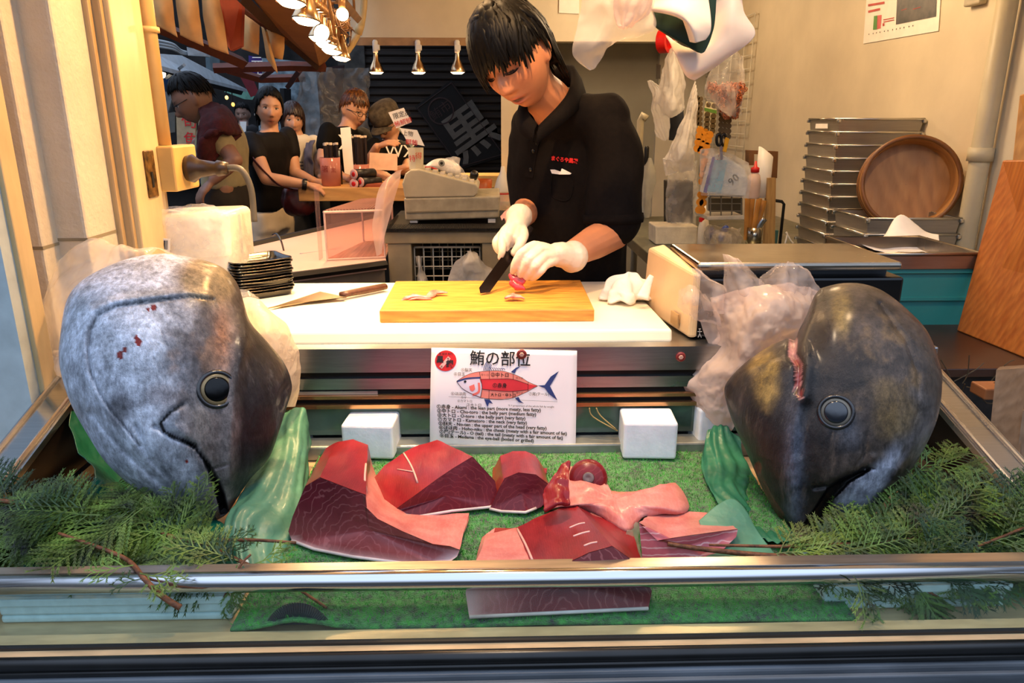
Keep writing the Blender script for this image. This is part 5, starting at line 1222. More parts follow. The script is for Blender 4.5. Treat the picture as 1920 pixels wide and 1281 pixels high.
# long knife on the white board, cloth, film
kn = thing('kitchen_knife', 'long knife with a wooden handle lying behind the white board', 'knife', P(620, 555, 1.9))
hd0, hd1 = PZ(640, 553, 1.035), PZ(722, 537, 1.035); d = (hd1-hd0).normalized(); n = d.cross(V((0, 0, 1))).normalized()
b1 = PZ(498, 580, 1.026)
MB().prism([hd0-n*.004+V((0, 0, -.006)), b1-V((0, 0, 0)), b1+V((.02, .03, .0)), PZ(600, 548, 1.027), hd0+n*.022+V((0, 0, -.004))], (0, 0, .002)).build('blade', steel('blade_steel', '#a8927a', .3), kn)
MB().tube([hd0, hd0.lerp(hd1, .5), hd1], [.011, .0125, .012], 12, 3, flat=.7).build('handle', wood('dark_walnut', '#3b1f16', '#5c3424', 20, (1, 8, 8)), kn, smooth=True)
c = PZ(1180, 572, 1.024)
tw = MB()
def tf(u, v):
    a = 2*pi*u; r = (.062+.012*sin(3*a+1)+.008*sin(7*a))*sin(pi*min(1, v*.55+.0)*.9+.02) if v < .99 else 0
    p = V((c.x+r*cos(a)*1.05, c.y+.04+r*sin(a)*.7, 1.0235+.075*(1-v)**.8*(1 if v > .02 else 1)))
    p += V((nz(p, 35), nz(p+V((3, 0, 0)), 35), nz(p+V((0, 3, 0)), 35)))*.010; p.z = max(p.z, 1.0228); return p
tw.grid(lambda u, v: tf(u, v), 48, 24); tw.tube([P(1205, 560, 1.68), P(1214, 535, 1.69), P(1222, 517, 1.7)], [.016, .010, .006], 10, 4, flat=.4)
tag(tw.build('crumpled_cloth', mat('white_cloth', '#ece4d8', .8, var=.05, bmp=.3, bscale=60), smooth=True), 'crumpled white cloth on the right end of the white board', 'cloth')
# ================================================================ RIGHT SIDE: SCALE, TRAYS, BOARDS
ORD = ['topmost', 'second from the top', 'third from the top', 'fourth from the top', 'fifth from the top', 'sixth from the top', 'seventh from the top', 'eighth from the top', 'ninth from the top', 'tenth from the top', 'lowest']
def quad(px, Y): return [P(x, y, Y) for x, y in px]
def pxprism(px, Y, depth, mb=None):
    """outline seen from the front at distance Y, given a real depth"""
    return (mb or MB()).prism(quad(px, Y)[::-1], (0, depth, 0))
sc = thing('weighing_scale', 'black and beige scale with a steel weighing plate on the counter', 'scale', (.67, 1.65, .995))
SB = mat('scale_black', '#0c0b0c', .3, var=.2); SBE = mat('scale_beige', '#d9b98a', .45, var=.05, nscale=8)
a = P(1300, 640, 1.52); b = P(1697, 520, 1.52)
MB().box2((a.x, 1.52, 1.0), (b.x, 1.75, b.z)).build('display_body', SB, sc, bev=.006)
cs = MB(); cs.hexa([(a.x-.012, 1.515, 1.0), (a.x+.006, 1.515, 1.0), (a.x-.015, 1.79, 1.0), (a.x-.06, 1.79, 1.0), (a.x-.012, 1.515, b.z+.012), (a.x+.006, 1.515, b.z+.012), (a.x-.012, 1.79, b.z+.03), (a.x-.052, 1.79, b.z+.02)])
cs.build('side_cover', SBE, sc, bev=.006)
z1 = b.z+.022; MB().box2((a.x+.01, 1.56, b.z), (b.x-.02, 1.74, z1-.006)).build('plate_holder', DSTEEL, sc)
MB().box2((a.x-.005, 1.512, z1-.006), (b.x-.012, 1.765, z1+.012)).build('weighing_plate', steel('plate_steel', '#b5ab9c', .22, (3, 20, 20), .2), sc, bev=.007, bseg=3)
e0 = P(1301, 616, 1.5185); m = MB(); w = .0012
for p, q in (((1303, 617), (1307, 617)), ((1301, 622), (1309, 622)), ((1305, 617), (1305, 626)), ((1305, 626), (1302, 633)), ((1305, 626), (1308, 633))): m.tube([P(*p, 1.5185)+V((.008, 0, 0)), P(*q, 1.5185)+V((.008, 0, 0))], .0009, 5)
m.build('pictogram', mat('mark_grey', '#a8a8a8', .5), sc)
fx = sheet_frame(P(1316, 619, 1.519), (1, 0, 0), (0, 0, 1)); text_mb([('·|····|·', .004, 0, .012)], fx).build('scale_markings', mat('mark_grey', '#a8a8a8', .5), sc)
m = MB(); m.prism([(a.x-.030, 1.60, 1.012), (a.x-.024, 1.56, 1.012), (a.x-.024, 1.56, 1.04), (a.x-.030, 1.60, 1.04)], (-.003, 0, 0)); m.build('rating_plate', mat('rating_plate', '#b48f5c', .4), sc)
# shelf, teal container, pan, paper
SHELF = mat('brown_shelf', '#3a241a', .35, var=.2, nscale=6); zsh = .93
sfh = PZ(1765, 695, zsh); zs = thing('side_shelf', 'dark brown shelf board to the right of the black tuna head', 'shelf', (1.3, 1.8, 0))
MB().box2((.955, 1.50, zsh-.02), (1.66, 2.35, zsh)).build('board', SHELF, zs, bev=.002)
for x in (1.0, 1.6):
    for y in (1.6, 2.3): MB().box2((x-.015, y-.015, 0), (x+.015, y+.015, zsh-.02)).build('leg', MATTE, zs)
MB().box2((.96, 1.52, .70), (1.62, 1.56, zsh-.02)).build('apron', mat('dark_mess', '#1b1512', .7, var=.6, nscale=30), zs)
TEAL = mat('teal_plastic', '#2f8481', .4, var=.06, nscale=5)
Yt = PZ(1750, 609, zsh).y; tx0, tx1 = P(1640, 560, Yt).x, P(1832, 560, Yt).x; tz = P(1750, 503, Yt).z
tt = thing('teal_container', 'teal plastic container standing on the brown shelf under a metal pan', 'container', ((tx0+tx1)/2, Yt+.15, zsh))
w = .004; m = MB(); m.box2((tx0, Yt, zsh), (tx1, Yt+.3, zsh+.006)); m.box2((tx0, Yt, zsh+.006), (tx1, Yt+w, tz)); m.box2((tx0, Yt+.3-w, zsh+.006), (tx1, Yt+.3, tz)); m.box2((tx0, Yt+w, zsh+.006), (tx0+w, Yt+.3-w, tz)); m.box2((tx1-w, Yt+w, zsh+.006), (tx1, Yt+.3-w, tz)); m.build('tub', TEAL, tt)
zr = P(1750, 560, Yt).z; MB().box2((tx0-.003, Yt-.007, zr-.004), (tx1+.003, Yt, zr+.004)).build('rib', TEAL, tt)
MB().box2((tx0-.004, Yt-.006, tz-.012), (tx1+.004, Yt, tz)).build('rim', TEAL, tt)
pn = thing('steel_pan', 'shallow steel pan resting on the teal container', 'pan', ((tx0+tx1)/2, Yt+.14, tz))
x0, x1 = P(1640, 490, Yt-.01).x, P(1838, 490, Yt-.01).x; zt = P(1750, 477, Yt-.01).z
PAN = steel('pan_steel', '#a59b8e', .3, (2, 12, 12), .15); m = MB()
m.hexa([(x0+.01, Yt, tz), (x1-.01, Yt, tz), (x1-.01, Yt+.27, tz), (x0+.01, Yt+.27, tz), (x0+.01, Yt, tz+.003), (x1-.01, Yt, tz+.003), (x1-.01, Yt+.27, tz+.003), (x0+.01, Yt+.27, tz+.003)])
for q0, q1, q2, q3 in (((x0, Yt-.01), (x1, Yt-.01), (x1, Yt-.006), (x0, Yt-.006)), ((x0, Yt+.276), (x1, Yt+.276), (x1, Yt+.28), (x0, Yt+.28)), ((x0, Yt-.01), (x0+.004, Yt-.01), (x0+.004, Yt+.28), (x0, Yt+.28)), ((x1-.004, Yt-.01), (x1, Yt-.01), (x1, Yt+.28), (x1-.004, Yt+.28))): m.hexa([(*q0, tz), (*q1, tz), (*q2, tz), (*q3, tz), (*q0, zt), (*q1, zt), (*q2, zt), (*q3, zt)])
m.build('tray', PAN, pn)
m = MB(); m.tube([(x0, Yt-.01, zt), (x1, Yt-.01, zt), (x1, Yt+.28, zt), (x0, Yt+.28, zt), (x0, Yt-.01, zt)], .005, 8); m.build('rim', PAN, pn, smooth=True)
pp = patch([[(1585, 455, 2.2), (1650, 448, 2.25), (1688, 404, 2.3), (1735, 434, 2.28), (1760, 440, 2.26)], [(1610, 458, 2.15), (1650, 462, 2.17), (1690, 450, 2.2), (1730, 452, 2.2), (1762, 458, 2.18)], [(1640, 470, 2.08), (1670, 475, 2.06), (1700, 477, 2.05), (1735, 477, 2.05), (1762, 477, 2.06)]], 30, 24, .004, 10, 8)
tag(pp.build('paper_sheet', PAPER, smooth=True, solid=.001), 'white sheet of paper curling up out of the steel pan', 'paper')
# tray stacks on the steel table
ZT = .90
tb_ = thing('steel_table', 'steel work table along the right wall', 'table', (1.15, 3.1, 0))
xL = PZ(1182, 447, ZT).x
MB().box2((xL, 2.50, ZT-.05), (XW-.005, 4.4, ZT)).build('table_top', steel('table_steel', '#8f9080', .35, (6, 6, 1), .2), tb_, bev=.004)
for x in (xL+.05, XW-.06):
    for y in (2.55, 4.3): MB().tube([(x, y, 0), (x, y, ZT-.05)], .02, 10).build('leg', STEEL, tb_, smooth=True)
ALU = steel('aluminium', '#aaa79f', .38, (2, 2, 30), .15, .85)
def make_tray(x0, x1, y0, y1, h):
    t = thing('fish_tray', 'x', 'tray', ((x0+x1)/2, (y0+y1)/2, 0)); w = .006; i = .008; m = MB()
    m.box2((x0+i, y0+i, 0), (x1-i, y1-i, .004))
    for a_, b_, c_, d_ in ((0, 0, 1, 0), (1, 0, 1, 1), (1, 1, 0, 1), (0, 1, 0, 0)):
        p = [(x0 if a_ == 0 else x1, y0 if b_ == 0 else y1), (x0 if c_ == 0 else x1, y0 if d_ == 0 else y1)]; cx, cy = (x0+x1)/2, (y0+y1)/2
        ins = lambda q, k: (q[0]+(k if q[0] < cx else -k), q[1]+(k if q[1] < cy else -k))
        m.hexa([(*ins(p[0], i), .0), (*ins(p[1], i), .0), (*ins(p[1], i+.004), .0), (*ins(p[0], i+.004), .0), (*ins(p[0], .002), h), (*ins(p[1], .002), h), (*ins(p[1], .006), h), (*ins(p[0], .006), h)])
    m.build('tub', ALU, t)
    r = MB(); r.tube([(x0, y0, h), (x1, y0, h), (x1, y1, h), (x0, y1, h), (x0, y0, h)], .0042, 8); r.build('rim', steel('alu_rim', '#c9c6bd', .25), t, smooth=True)
    for q in ((x0, y0), (x1, y0), (x0, y1)): MB().box((q[0], q[1], h-.008), (.014, .014, .014)).build('corner_lug', steel('alu_rim'), t, bev=.003)
    return t
YT = 2.97; x0 = P(1573, 225, YT).x; x1 = min(P(1741, 225, YT).x, XW-.012); y1 = x0*1.0/(P(1517, 225, 1).x)
base = make_tray(x0, x1, YT, y1, .052)
for i in range(11):
    t = base if i == 0 else copy_tree(base); t.location.z = ZT+.05*(10-i)+.0005
    t['label'] = ORD[i]+' aluminium tray of the tall stack by the wall'; t['group'] = 'tall stack of aluminium trays'
lb = MB(); sx = (x0*.55+(x0+.0)*.45)
for (px0, py0, px1, py1) in ((1527, 231, 1552, 240),): lb.prism([PX(px, py, x0-.001) for px, py in ((1530, 232), (1552, 232), (1552, 241), (1529, 241))], (-.001, 0, 0))
lb.build('paper_label', PAPER, base)
y2 = 2.50+.02; x2 = P(1627, 412, y2).x; x3 = min(P(1803, 412, y2).x, XW-.02)
b2 = make_tray(x2, x3, y2, x2/P(1564, 400, 1).x, .058)
for i in range(4):
    t = b2 if i == 0 else copy_tree(b2); t.location.z = ZT+.055*(3-i)+.0005
    t['label'] = ['topmost', 'second from the top', 'third from the top', 'lowest'][i]+' aluminium tray of the low stack under the wooden tub'; t['group'] = 'low stack of aluminium trays'
hg = P(1702, 344, 2.72); ax = V((-.30, -.93, .17)).normalized(); R = frame(ax); r = 82*2.8/F
tub = thing('wooden_tub', 'round wooden rice tub leaning on the low stack of trays', 'tub', hg-V((0, 0, r)))
HW = wood('tub_wood', '#b07c44', '#c4935a', 3, (10, 10, 1.5)); HD = wood('tub_rim', '#6e431f', '#8a5a2c', 9)
m = MB(); m.lathe([(r*.90, -.055), (r*.985, -.05), (r, .05), (r*.93, .05), (r*.91, .035), (r*.88, -.035)], hg, R, 56, False); m.build('staves', HW, tub, smooth=True)
MB().lathe([(r*.90, -.04), (r*.90, -.034), (.001, -.034), (.001, -.04)], hg, R, 56, False).build('bottom', HW, tub)
MB().lathe([(r*1.004, .042), (r*1.01, .052), (r*.925, .054), (r*.92, .044)], hg, R, 56, False).build('rim', HD, tub, smooth=True)
for k in (-.03, .012): MB().lathe([(r*.996, k-.006), (r*1.012, k-.003), (r*1.012, k+.003), (r*1.0, k+.006)], hg, R, 56, False).build('hoop', HD, tub, smooth=True)
# leaning boards on the right
WBD = wood('chopping_wood', '#a2561e', '#c47a34', 5, (14, 14, 1.2), .4); WBL = wood('pale_chopping_wood', '#c98f4a', '#dba862', 5, (14, 14, 1.2), .45)
m = MB(); p = [PZ(1794, 620, zsh+.001), PZ(1990, 700, zsh+.001), P(2010, 300, 1.62), P(1880, 301, 1.90)]
q = p; m.prism([q[0], q[1], q[2], q[3]], (.022, .022, 0)); tag(m.build('chopping_board', WBD, bev=.003), 'large reddish wooden board leaning at the right edge', 'chopping board')
m = MB(); p = [P(1862, 640, 1.93), P(1990, 640, 1.80), P(2010, 150, 1.86), P(1912, 178, 2.05)]; m.prism(p, (.02, .02, 0)); tag(m.build('chopping_board', WBL, bev=.003), 'pale wooden board standing behind the large reddish board', 'chopping board')
PLK = wood('grey_plank', '#6f5840', '#86705a', 7, (8, 8, 1), .7)
m = MB(); q = [P(1850, 900, 1.25), P(1905, 960, 1.2), P(1925, 690, 1.33), P(1868, 694, 1.37)]; q[0].z = q[1].z = .75; m.prism(q, (.02, .02, 0)); tag(m.build('wooden_plank', PLK), 'weathered upright plank at the right beside the case rail', 'plank', 'planks by the case')
m = MB(); q = [P(1908, 900, 1.22), P(1960, 960, 1.2), P(1960, 760, 1.26), P(1918, 770, 1.28)]; q[0].z = q[1].z = .7; m.prism(q, (.02, .02, 0)); tag(m.build('wooden_plank', PLK), 'second weathered plank cut by the right edge of the picture', 'plank', 'planks by the case')
m = MB(); q = P(1855, 732, 1.40); m.box(q, (.05, .05, .024)); tag(m.build('wooden_peg', wood('peg_wood', '#a0643c', '#b87a4c', 9), bev=.003), 'short wooden block end behind the weathered plank', 'block')
wn = MB(); rr = random.Random(4)
for k in range(26):
    a_ = P(rr.uniform(1770, 1855), rr.uniform(715, 830), rr.uniform(1.42, 1.50)); b_ = a_+V((rr.gauss(0, .03), rr.gauss(0, .02), rr.gauss(0, .03))); wn.tube([a_, (a_+b_)/2+V((rr.gauss(0, .01), 0, rr.gauss(0, .01))), b_], .0012, 5, 4)
o = wn.build('dry_stalks', mat('stalk', '#4a3d28', .6)); tag(o, 'tangle of dark dry stalks under the brown shelf', 'stalks', kind='stuff')

# ================================================================ RIGHT WALL CLUTTER
BAGW = film('white_bag', '#eceae6', .80, .35, .6, 30, .5); BAGC = film('clear_bag', '#ffffff', .16, .08, .35, 22, .4); BAGK = film('clear_bag_milky', '#efe8e0', .35, .12, .5, 26, .5)
def hang_bag(name, lab, ctrls, m, amp=.012, sc=14, seed=0, cat='plastic bag', group='hanging plastic bags', fold=.2):
    t = thing(name, lab, cat, P(*ctrls[0][-1][0]), group)
    for i, c in enumerate(ctrls): patch(c, 40, 40, amp, sc, seed+i, fold).build('bag' if i == 0 else 'bag_fold', m, t, smooth=True)
    return t
t = hang_bag('plastic_bag', 'white carrier bag hanging high beside the red tape roll', [[[(1258, 92, 3.6), (1264, 88, 3.55), (1268, 96, 3.6)], [(1236, 160, 3.6), (1262, 150, 3.5), (1284, 150, 3.6)], [(1236, 200, 3.6), (1262, 205, 3.48), (1282, 200, 3.6)], [(1240, 215, 3.6), (1258, 218, 3.55), (1275, 212, 3.6)]],
   [[(1213, 152, 3.65), (1222, 150, 3.62), (1232, 156, 3.6)], [(1222, 180, 3.65), (1234, 180, 3.6), (1250, 185, 3.6)], [(1226, 230, 3.65), (1240, 232, 3.62), (1256, 225, 3.62)], [(1230, 255, 3.65), (1246, 264, 3.63), (1252, 255, 3.63)]]], BAGW, seed=1)
t = hang_bag('plastic_bag', 'long white plastic bag hanging knotted above the black package', [[[(1303, 150, 3.3), (1306, 165, 3.3), (1306, 180, 3.3)], [(1280, 220, 3.3), (1295, 230, 3.25), (1304, 235, 3.3)], [(1250, 292, 3.3), (1280, 290, 3.2), (1303, 285, 3.3)], [(1244, 300, 3.3), (1275, 310, 3.22), (1302, 300, 3.3)], [(1248, 330, 3.3), (1275, 325, 3.25), (1298, 320, 3.3)]]], BAGW, seed=5)
tp = P(1247, 77, 3.6); t = thing('tape_roll', 'roll of red tape hung high on the pale wall corner', 'tape', tp)
m = MB(); m.lathe([(.052, -.022), (.052, .022), (.034, .022), (.034, -.022), (.052, -.022)], tp, frame((.75, -.6, 0)), 32, False); m.build('roll', RED, t, smooth=False); m = MB(); m.tube([tp+V((-.01, -.01, 0)), tp+V((.0, .02, .04))], .004, 8); m.build('hook', STEEL, t)
dc = patch([[(1255, 200, 3.7), (1282, 195, 3.7)], [(1256, 235, 3.68), (1281, 235, 3.68)], [(1254, 262, 3.7), (1276, 266, 3.7)]], 14, 14, .01, 14, 2); tag(dc.build('hanging_cloth', mat('navy_cloth', '#2c3038', .9), smooth=True, solid=.004), 'dark cloth hanging behind the white carrier bag', 'cloth')
hk = thing('clipboard_strip', 'narrow dark strip hanging from the wall corner above the carrier bag', 'strip', P(1233, 150, 3.75)); MB().prism(quad([(1230, 148), (1238, 148), (1239, 122), (1231, 120)], 3.75), (0, .004, 0)).build('strip', mat('dark_strip', '#4a453e', .5), hk)
# bag of rubber bands
t = hang_bag('plastic_bag', 'clear bag of orange rubber bands hanging from the wire rack', [[[(1352, 100, 3.0), (1375, 95, 2.98), (1395, 105, 3.0)], [(1328, 150, 3.0), (1360, 145, 2.9), (1396, 150, 3.0)], [(1324, 185, 3.0), (1360, 190, 2.88), (1394, 185, 3.0)], [(1350, 212, 3.0), (1370, 222, 2.95), (1388, 215, 3.0)]]], BAGC, seed=9, group='clear bags by the wire rack', amp=.008)
rb = MB(); rr = random.Random(8)
for k in range(420):
    u = rr.random(); y = 160+58*u; hw = 34*(1-u*.72); x = 1362+8*u+rr.uniform(-hw, hw); c = P(x, y, 3.0+rr.uniform(-.05, .05)); R = Euler((rr.random()*6, rr.random()*6, rr.random()*6)).to_matrix(); e = .012+.006*rr.random()
    rb.tube([c+R @ V((e*cos(q), e*.55*sin(q), .003*sin(3*q))) for q in np.linspace(0, 6.28, 9)], .0018, 4, caps=False)
o = rb.build('rubber_bands', mat('rubber_orange', '#b9683a', .5, var=.3, nscale=80), t); o['kind'] = 'stuff'
# wire rack
t = thing('wire_rack', 'white wire grid panel hung on the cream wall', 'wire rack', P(1392, 350, 3.2)); m = MB(); Xr = XW-.03
def rk(px, py): return PX(px, py, Xr)
for px in (1318, 1340, 1362, 1384, 1399): a_ = PX(px, 225, Xr); m.tube([(Xr, a_.y, 1.02), (Xr, a_.y, 2.1)], .004, 6)
ya, yb = PX(1399, 225, Xr).y, PX(1318, 225, Xr).y
for k in range(14): m.tube([(Xr, ya, 1.03+.082*k), (Xr, yb, 1.03+.082*k)], .0032, 6)
m.build('grid', mat('white_wire', '#d8d2c0', .4), t, smooth=True)
# sticker sheets
SHEETY = mat('sheet_cream', '#d8d0a8', .5); STK = mat('sticker_dark', '#5a4a2c', .5); STG = mat('sticker_green', '#5f8a3a', .5); STO = mat('sticker_orange', '#d88a18', .5); SHO = mat('sheet_yellow', '#e0b848', .5)
def sheet(lab, px, Y, m_, dots, dm, r, nx, ny, band=None):
    q = quad(px, Y); t = thing('sticker_sheet', lab, 'sticker sheet', q[0], 'sticker sheets on the wire rack'); MB().prism(q[::-1], (0, .003, 0)).build('backing', m_, t)
    d = MB()
    for i in range(nx):
        for j in range(ny):
            if band and j == 0: continue
            u, v = (i+.5)/nx, (j+.5)/ny; c = (q[3]*(1-u)+q[2]*u)*(1-v)+(q[0]*(1-u)+q[1]*u)*v; d.lathe([(r, -.0005), (r, .001)], c+V((0, -.001, 0)), frame((0, -1, 0)), 12)
    o = d.build('stickers', dm, t); o['kind'] = 'stuff'
    if band:
        b_ = [q[3].lerp(q[0], .04), q[2].lerp(q[1], .04), q[2].lerp(q[1], .18), q[3].lerp(q[0], .18)]; MB().prism([p+V((0, -.001, 0)) for p in b_], (0, .001, 0)).build('header_band', STG, t)
sheet('narrow cream sticker sheet nearest the long white bag', [(1303, 235), (1315, 238), (1317, 182), (1304, 178)], 3.35, SHEETY, 1, STK, .011, 2, 6)
sheet('cream sticker sheet with a green band at its top', [(1319, 245), (1341, 252), (1344, 205), (1321, 200)], 3.15, SHEETY, 1, STK, .012, 2, 5, True)
sheet('cream sticker sheet half under the bag of rubber bands', [(1347, 258), (1369, 262), (1371, 212), (1349, 208)], 3.05, SHEETY, 1, STK, .011, 3, 5)
sheet('cream sticker sheet peeping out above the green banded one', [(1322, 200), (1342, 205), (1345, 194), (1325, 190)], 3.2, SHEETY, 1, STK, .010, 2, 1)
sheet('yellow sheet of round orange stickers under the cream sheets', [(1303, 282), (1323, 292), (1337, 250), (1309, 236)], 3.15, SHO, 1, STO, .016, 3, 4)
sheet('lower yellow sheet of orange stickers beside the black package', [(1312, 345), (1326, 350), (1332, 300), (1318, 296)], 3.12, SHO, 1, STO, .016, 2, 4)
sheet('yellow sheet of orange stickers standing behind the printed pack', [(1306, 400), (1318, 402), (1324, 360), (1312, 357)], 3.12, SHO, 1, STO, .016, 2, 3)
# scissors, cutter
t = thing('scissors', 'black handled scissors hanging above the blue printed pack', 'scissors', P(1352, 285, 3.0)); BK = mat('handle_black', '#0c0c0c', .35)
for x in (1348, 1357): MB().tube([P(x+5*cos(q)*.9, 262+11*sin(q), 3.0) for q in np.linspace(0, 6.28, 15)], .006, 8, caps=False).build('handle', BK, t, smooth=True)
MB().prism(quad([(1349, 274), (1356, 274), (1355, 300), (1351, 300)], 3.0), (0, .004, 0)).build('blades', STEEL, t)
t = thing('box_cutter', 'yellow box cutter hanging beside the scissors', 'cutter', P(1362, 285, 3.0)); MB().prism(quad([(1356, 284), (1362, 286), (1368, 260), (1361, 257)], 2.99), (0, .012, 0)).build('body', mat('cutter_yellow', '#e0a81c', .4), t, bev=.002)
# items on the table
ty = lambda px, py: PZ(px, py, ZT)
def bx(name, lab, cat, x0, x1, ytop, ybot, Y, d, m_, group=None, bev=.004, part='body'):
    t = thing(name, lab, cat, P((x0+x1)/2, ybot, Y), group); pxprism([(x0, ytop), (x1, ytop), (x1, ybot), (x0, ybot)], Y, d).build(part, m_, t, bev=bev); return t
Yq = PZ(1270, 459, ZT).y
bx('foam_box', 'white foam box on the steel table below the black package', 'box', 1229, 1309, 424, 459, Yq, .16, mat('foam_cream', '#cfc9b4', .6, var=.08, nscale=20, bmp=.2), bev=.006)
t = bx('black_package', 'black package in clear plastic standing behind the white foam box', 'package', 1253, 1300, 340, 424, Yq+.12, .10, mat('package_black', '#191718', .4, var=.4, nscale=14, bmp=.5, bscale=10))
patch([[(1262, 302, Yq+.1), (1284, 312, Yq+.08), (1306, 300, Yq+.1)], [(1252, 335, Yq+.1), (1280, 328, Yq+.08), (1308, 335, Yq+.1)], [(1248, 380, Yq+.1), (1278, 380, Yq+.06), (1312, 375, Yq+.1)], [(1250, 422, Yq+.1), (1280, 424, Yq+.08), (1305, 422, Yq+.1)]], 36, 36, .012, 16, 4, .2).build('wrapper', BAGC, t, smooth=True)
def bottle(lab, x, y0, y1, rpx, Y, body, cap, capfrac=.25, nm='squeeze_bottle', band=False):
    b_, tp = P(x, y1, Y), P(x, y0, Y); h = tp.z-b_.z; r = rpx*Y*1.02/F; t = thing(nm, lab, 'bottle', b_)
    MB().lathe([(r*.92, 0), (r, h*.03), (r, h*.45), (r*.8, h*.62), (r*.42, h*(1-capfrac)), (r*.4, h*(1-capfrac)+.001)], b_, None, 24).build('body', body, t, smooth=True)
    MB().lathe([(r*.62, h*(1-capfrac)), (r*.62, h*(1-capfrac*.6)), (r*.28, h*(1-capfrac*.5)), (r*.14, h)], b_, None, 20).build('cap', cap, t, smooth=True); return t
BOT = mat('milky_plastic', '#d9d4c6', .35, var=.05, sub=.2)
bottle('white squeeze bottle with a red collar in front of the foam box', 1317, 385, 460, 10, Yq-.03, BOT, WHITE, .30)
b_ = P(1317, 412, Yq-.03); t = bpy.data.objects['squeeze_bottle']; MB().lathe([(.0155, -.009), (.0155, .009)], b_, None, 20).build('collar', RED, t)
bottle('clear squeeze bottle with a red nozzle beside the white cylinder', 1411, 302, 372, 12, 3.05, mat('pinkish_bottle', '#c9b0a0', .3, var=.1, sub=.2), RED, .3)
# printed pack in clear film
t = thing('printed_pack', 'blue and white printed pack wrapped in glossy clear film', 'package', P(1355, 370, 3.05)); m = pxprism([(1317, 362), (1336, 292), (1352, 287), (1398, 318), (1404, 345), (1398, 368)], 3.05, .05); m.build('pack', mat('pack_pale', '#c4ccd0', .3, var=.15, nscale=14, coat=.6), t, bev=.004)
pxprism([(1319, 358), (1334, 300), (1364, 300), (1352, 362)], 3.048, .001).build('blue_panel', mat('pack_blue', '#7fb4cf', .3, coat=.5), t)
pxprism([(1319, 360), (1336, 294), (1341, 294), (1325, 362)], 3.046, .001).build('purple_strip', mat('pack_purple', '#5a4a9a', .35), t)
fx = sheet_frame(P(1330, 350, 3.045), P(1346, 300, 3.045)-P(1330, 350, 3.045), P(1320, 340, 3.045)-P(1330, 350, 3.045)); text_mb([('・・・ー・・ー・・', 0, 0, .02), ('ー・・ー・・ー・', 0, -.022, .016)], fx).build('pack_lettering', mat('pack_red_ink', '#b03a5a', .5), t)
fx = sheet_frame(P(1368, 345, 3.045), P(1384, 330, 3.045)-P(1368, 345, 3.045), P(1360, 332, 3.045)-P(1368, 345, 3.045)); text_mb([('90', 0, 0, .045)], fx).build('pack_number', INK, t)
patch([[(1312, 280, 3.04), (1350, 280, 3.03), (1404, 305, 3.04)], [(1312, 330, 3.03), (1355, 330, 3.02), (1408, 335, 3.03)], [(1314, 366, 3.04), (1355, 368, 3.03), (1404, 372, 3.04)]], 24, 24, .008, 16, 6).build('film', BAGC, t, smooth=True)
YC = PZ(1412, 460, ZT).y-.02
# small wire shelf with a dark tray, bag with blue caps
t = thing('wire_basket_shelf', 'small dark wire shelf under the blue printed pack', 'shelf', P(1365, 415, YC+.04)); m = MB()
for px in (1332, 1352, 1372, 1390): m.tube([P(px, 366, 3.08), P(px, 408, 3.08)], .003, 6)
for py in (368, 382, 396, 408): m.tube([P(1330, py, 3.08), P(1392, py, 3.08)], .0025, 6)
m.build('wires', mat('wire_grey', '#7c7768', .4, .6), t); pxprism([(1326, 406), (1396, 404), (1396, 412), (1326, 413)], 3.06, .2).build('tray', mat('tray_grey', '#b8b2a2', .4), t, bev=.003); pxprism([(1334, 372), (1392, 372), (1392, 404), (1334, 404)], 3.2, .05).build('back', mat('shelf_dark', '#3a352a', .6), t)
t = thing('plastic_bag', 'clear bag holding blue topped bottles on the steel table', 'plastic bag', P(1358, 459, YC), 'clear bags by the wire rack')
patch([[(1324, 420, YC+.03), (1350, 428, YC), (1392, 425, YC+.03)], [(1322, 440, YC), (1352, 440, 2.95), (1392, 445, YC)], [(1324, 459, YC), (1355, 460, 2.95), (1392, 459, YC)]], 24, 24, .012, 18, 3).build('bag', BAGK, t, smooth=True)
for x, y in ((1330, 440), (1356, 436)):
    MB().tube([P(x-5, y+14, YC+.05), P(x, y, YC+.05), P(x+5, y-8, YC+.05)], [.014, .018, .014], 12, 3, round_ends=True).build('blue_cap', mat('cap_blue', '#1c3f96', .35), t, smooth=True)
# steel cup with wooden sticks
cp = P(1412, 459, YC); h = P(1412, 426, YC).z-cp.z; t = thing('utensil_cup', 'steel cup holding wooden handled tools', 'cup', cp); MB().lathe([(.034, 0), (.036, h), (.033, h), (.031, .004)], cp, None, 28).build('cup', steel('cup_steel', '#a09a8c', .18), t, smooth=True)
for k, (x0_, x1_, y_) in enumerate(((1398, 1402, 372), (1408, 1411, 368), (1418, 1424, 372), (1426, 1433, 376))):
    u = thing('wooden_tool', ['leftmost flat wooden handle in the steel cup', 'second flat wooden handle in the steel cup', 'third flat wooden handle in the steel cup', 'rightmost flat wooden handle in the steel cup'][k], 'tool', P(x0_, 440, YC), 'tools in the steel cup'); MB().tube([P(1406+(k-1.5)*5, 450, YC+.01*(k % 2)), P(x1_, y_, YC+.02*(k % 2))], [.010, .013], 10, flat=.4).build('handle', wood('tool_wood', '#a8702c', '#c08a40', 12), u)
u = thing('spoon', 'metal spoon leaning in the steel cup beside the plank', 'spoon', P(1425, 440, YC-.02)); MB().tube([P(1415, 450, YC-.02), P(1424, 425, YC-.02), P(1434, 410, YC-.02)], [.005, .012, .014], 10, 3, flat=.4).build('bowl', STEEL, u, smooth=True)
m = pxprism([(1434, 459), (1453, 459), (1455, 334), (1440, 334)], YC+.03, .03); tag(m.build('wooden_batten', wood('slat_wood', '#9a7848', '#b08e58', 8, (8, 8, 1))), 'upright wooden batten behind the steel cup', 'batten')
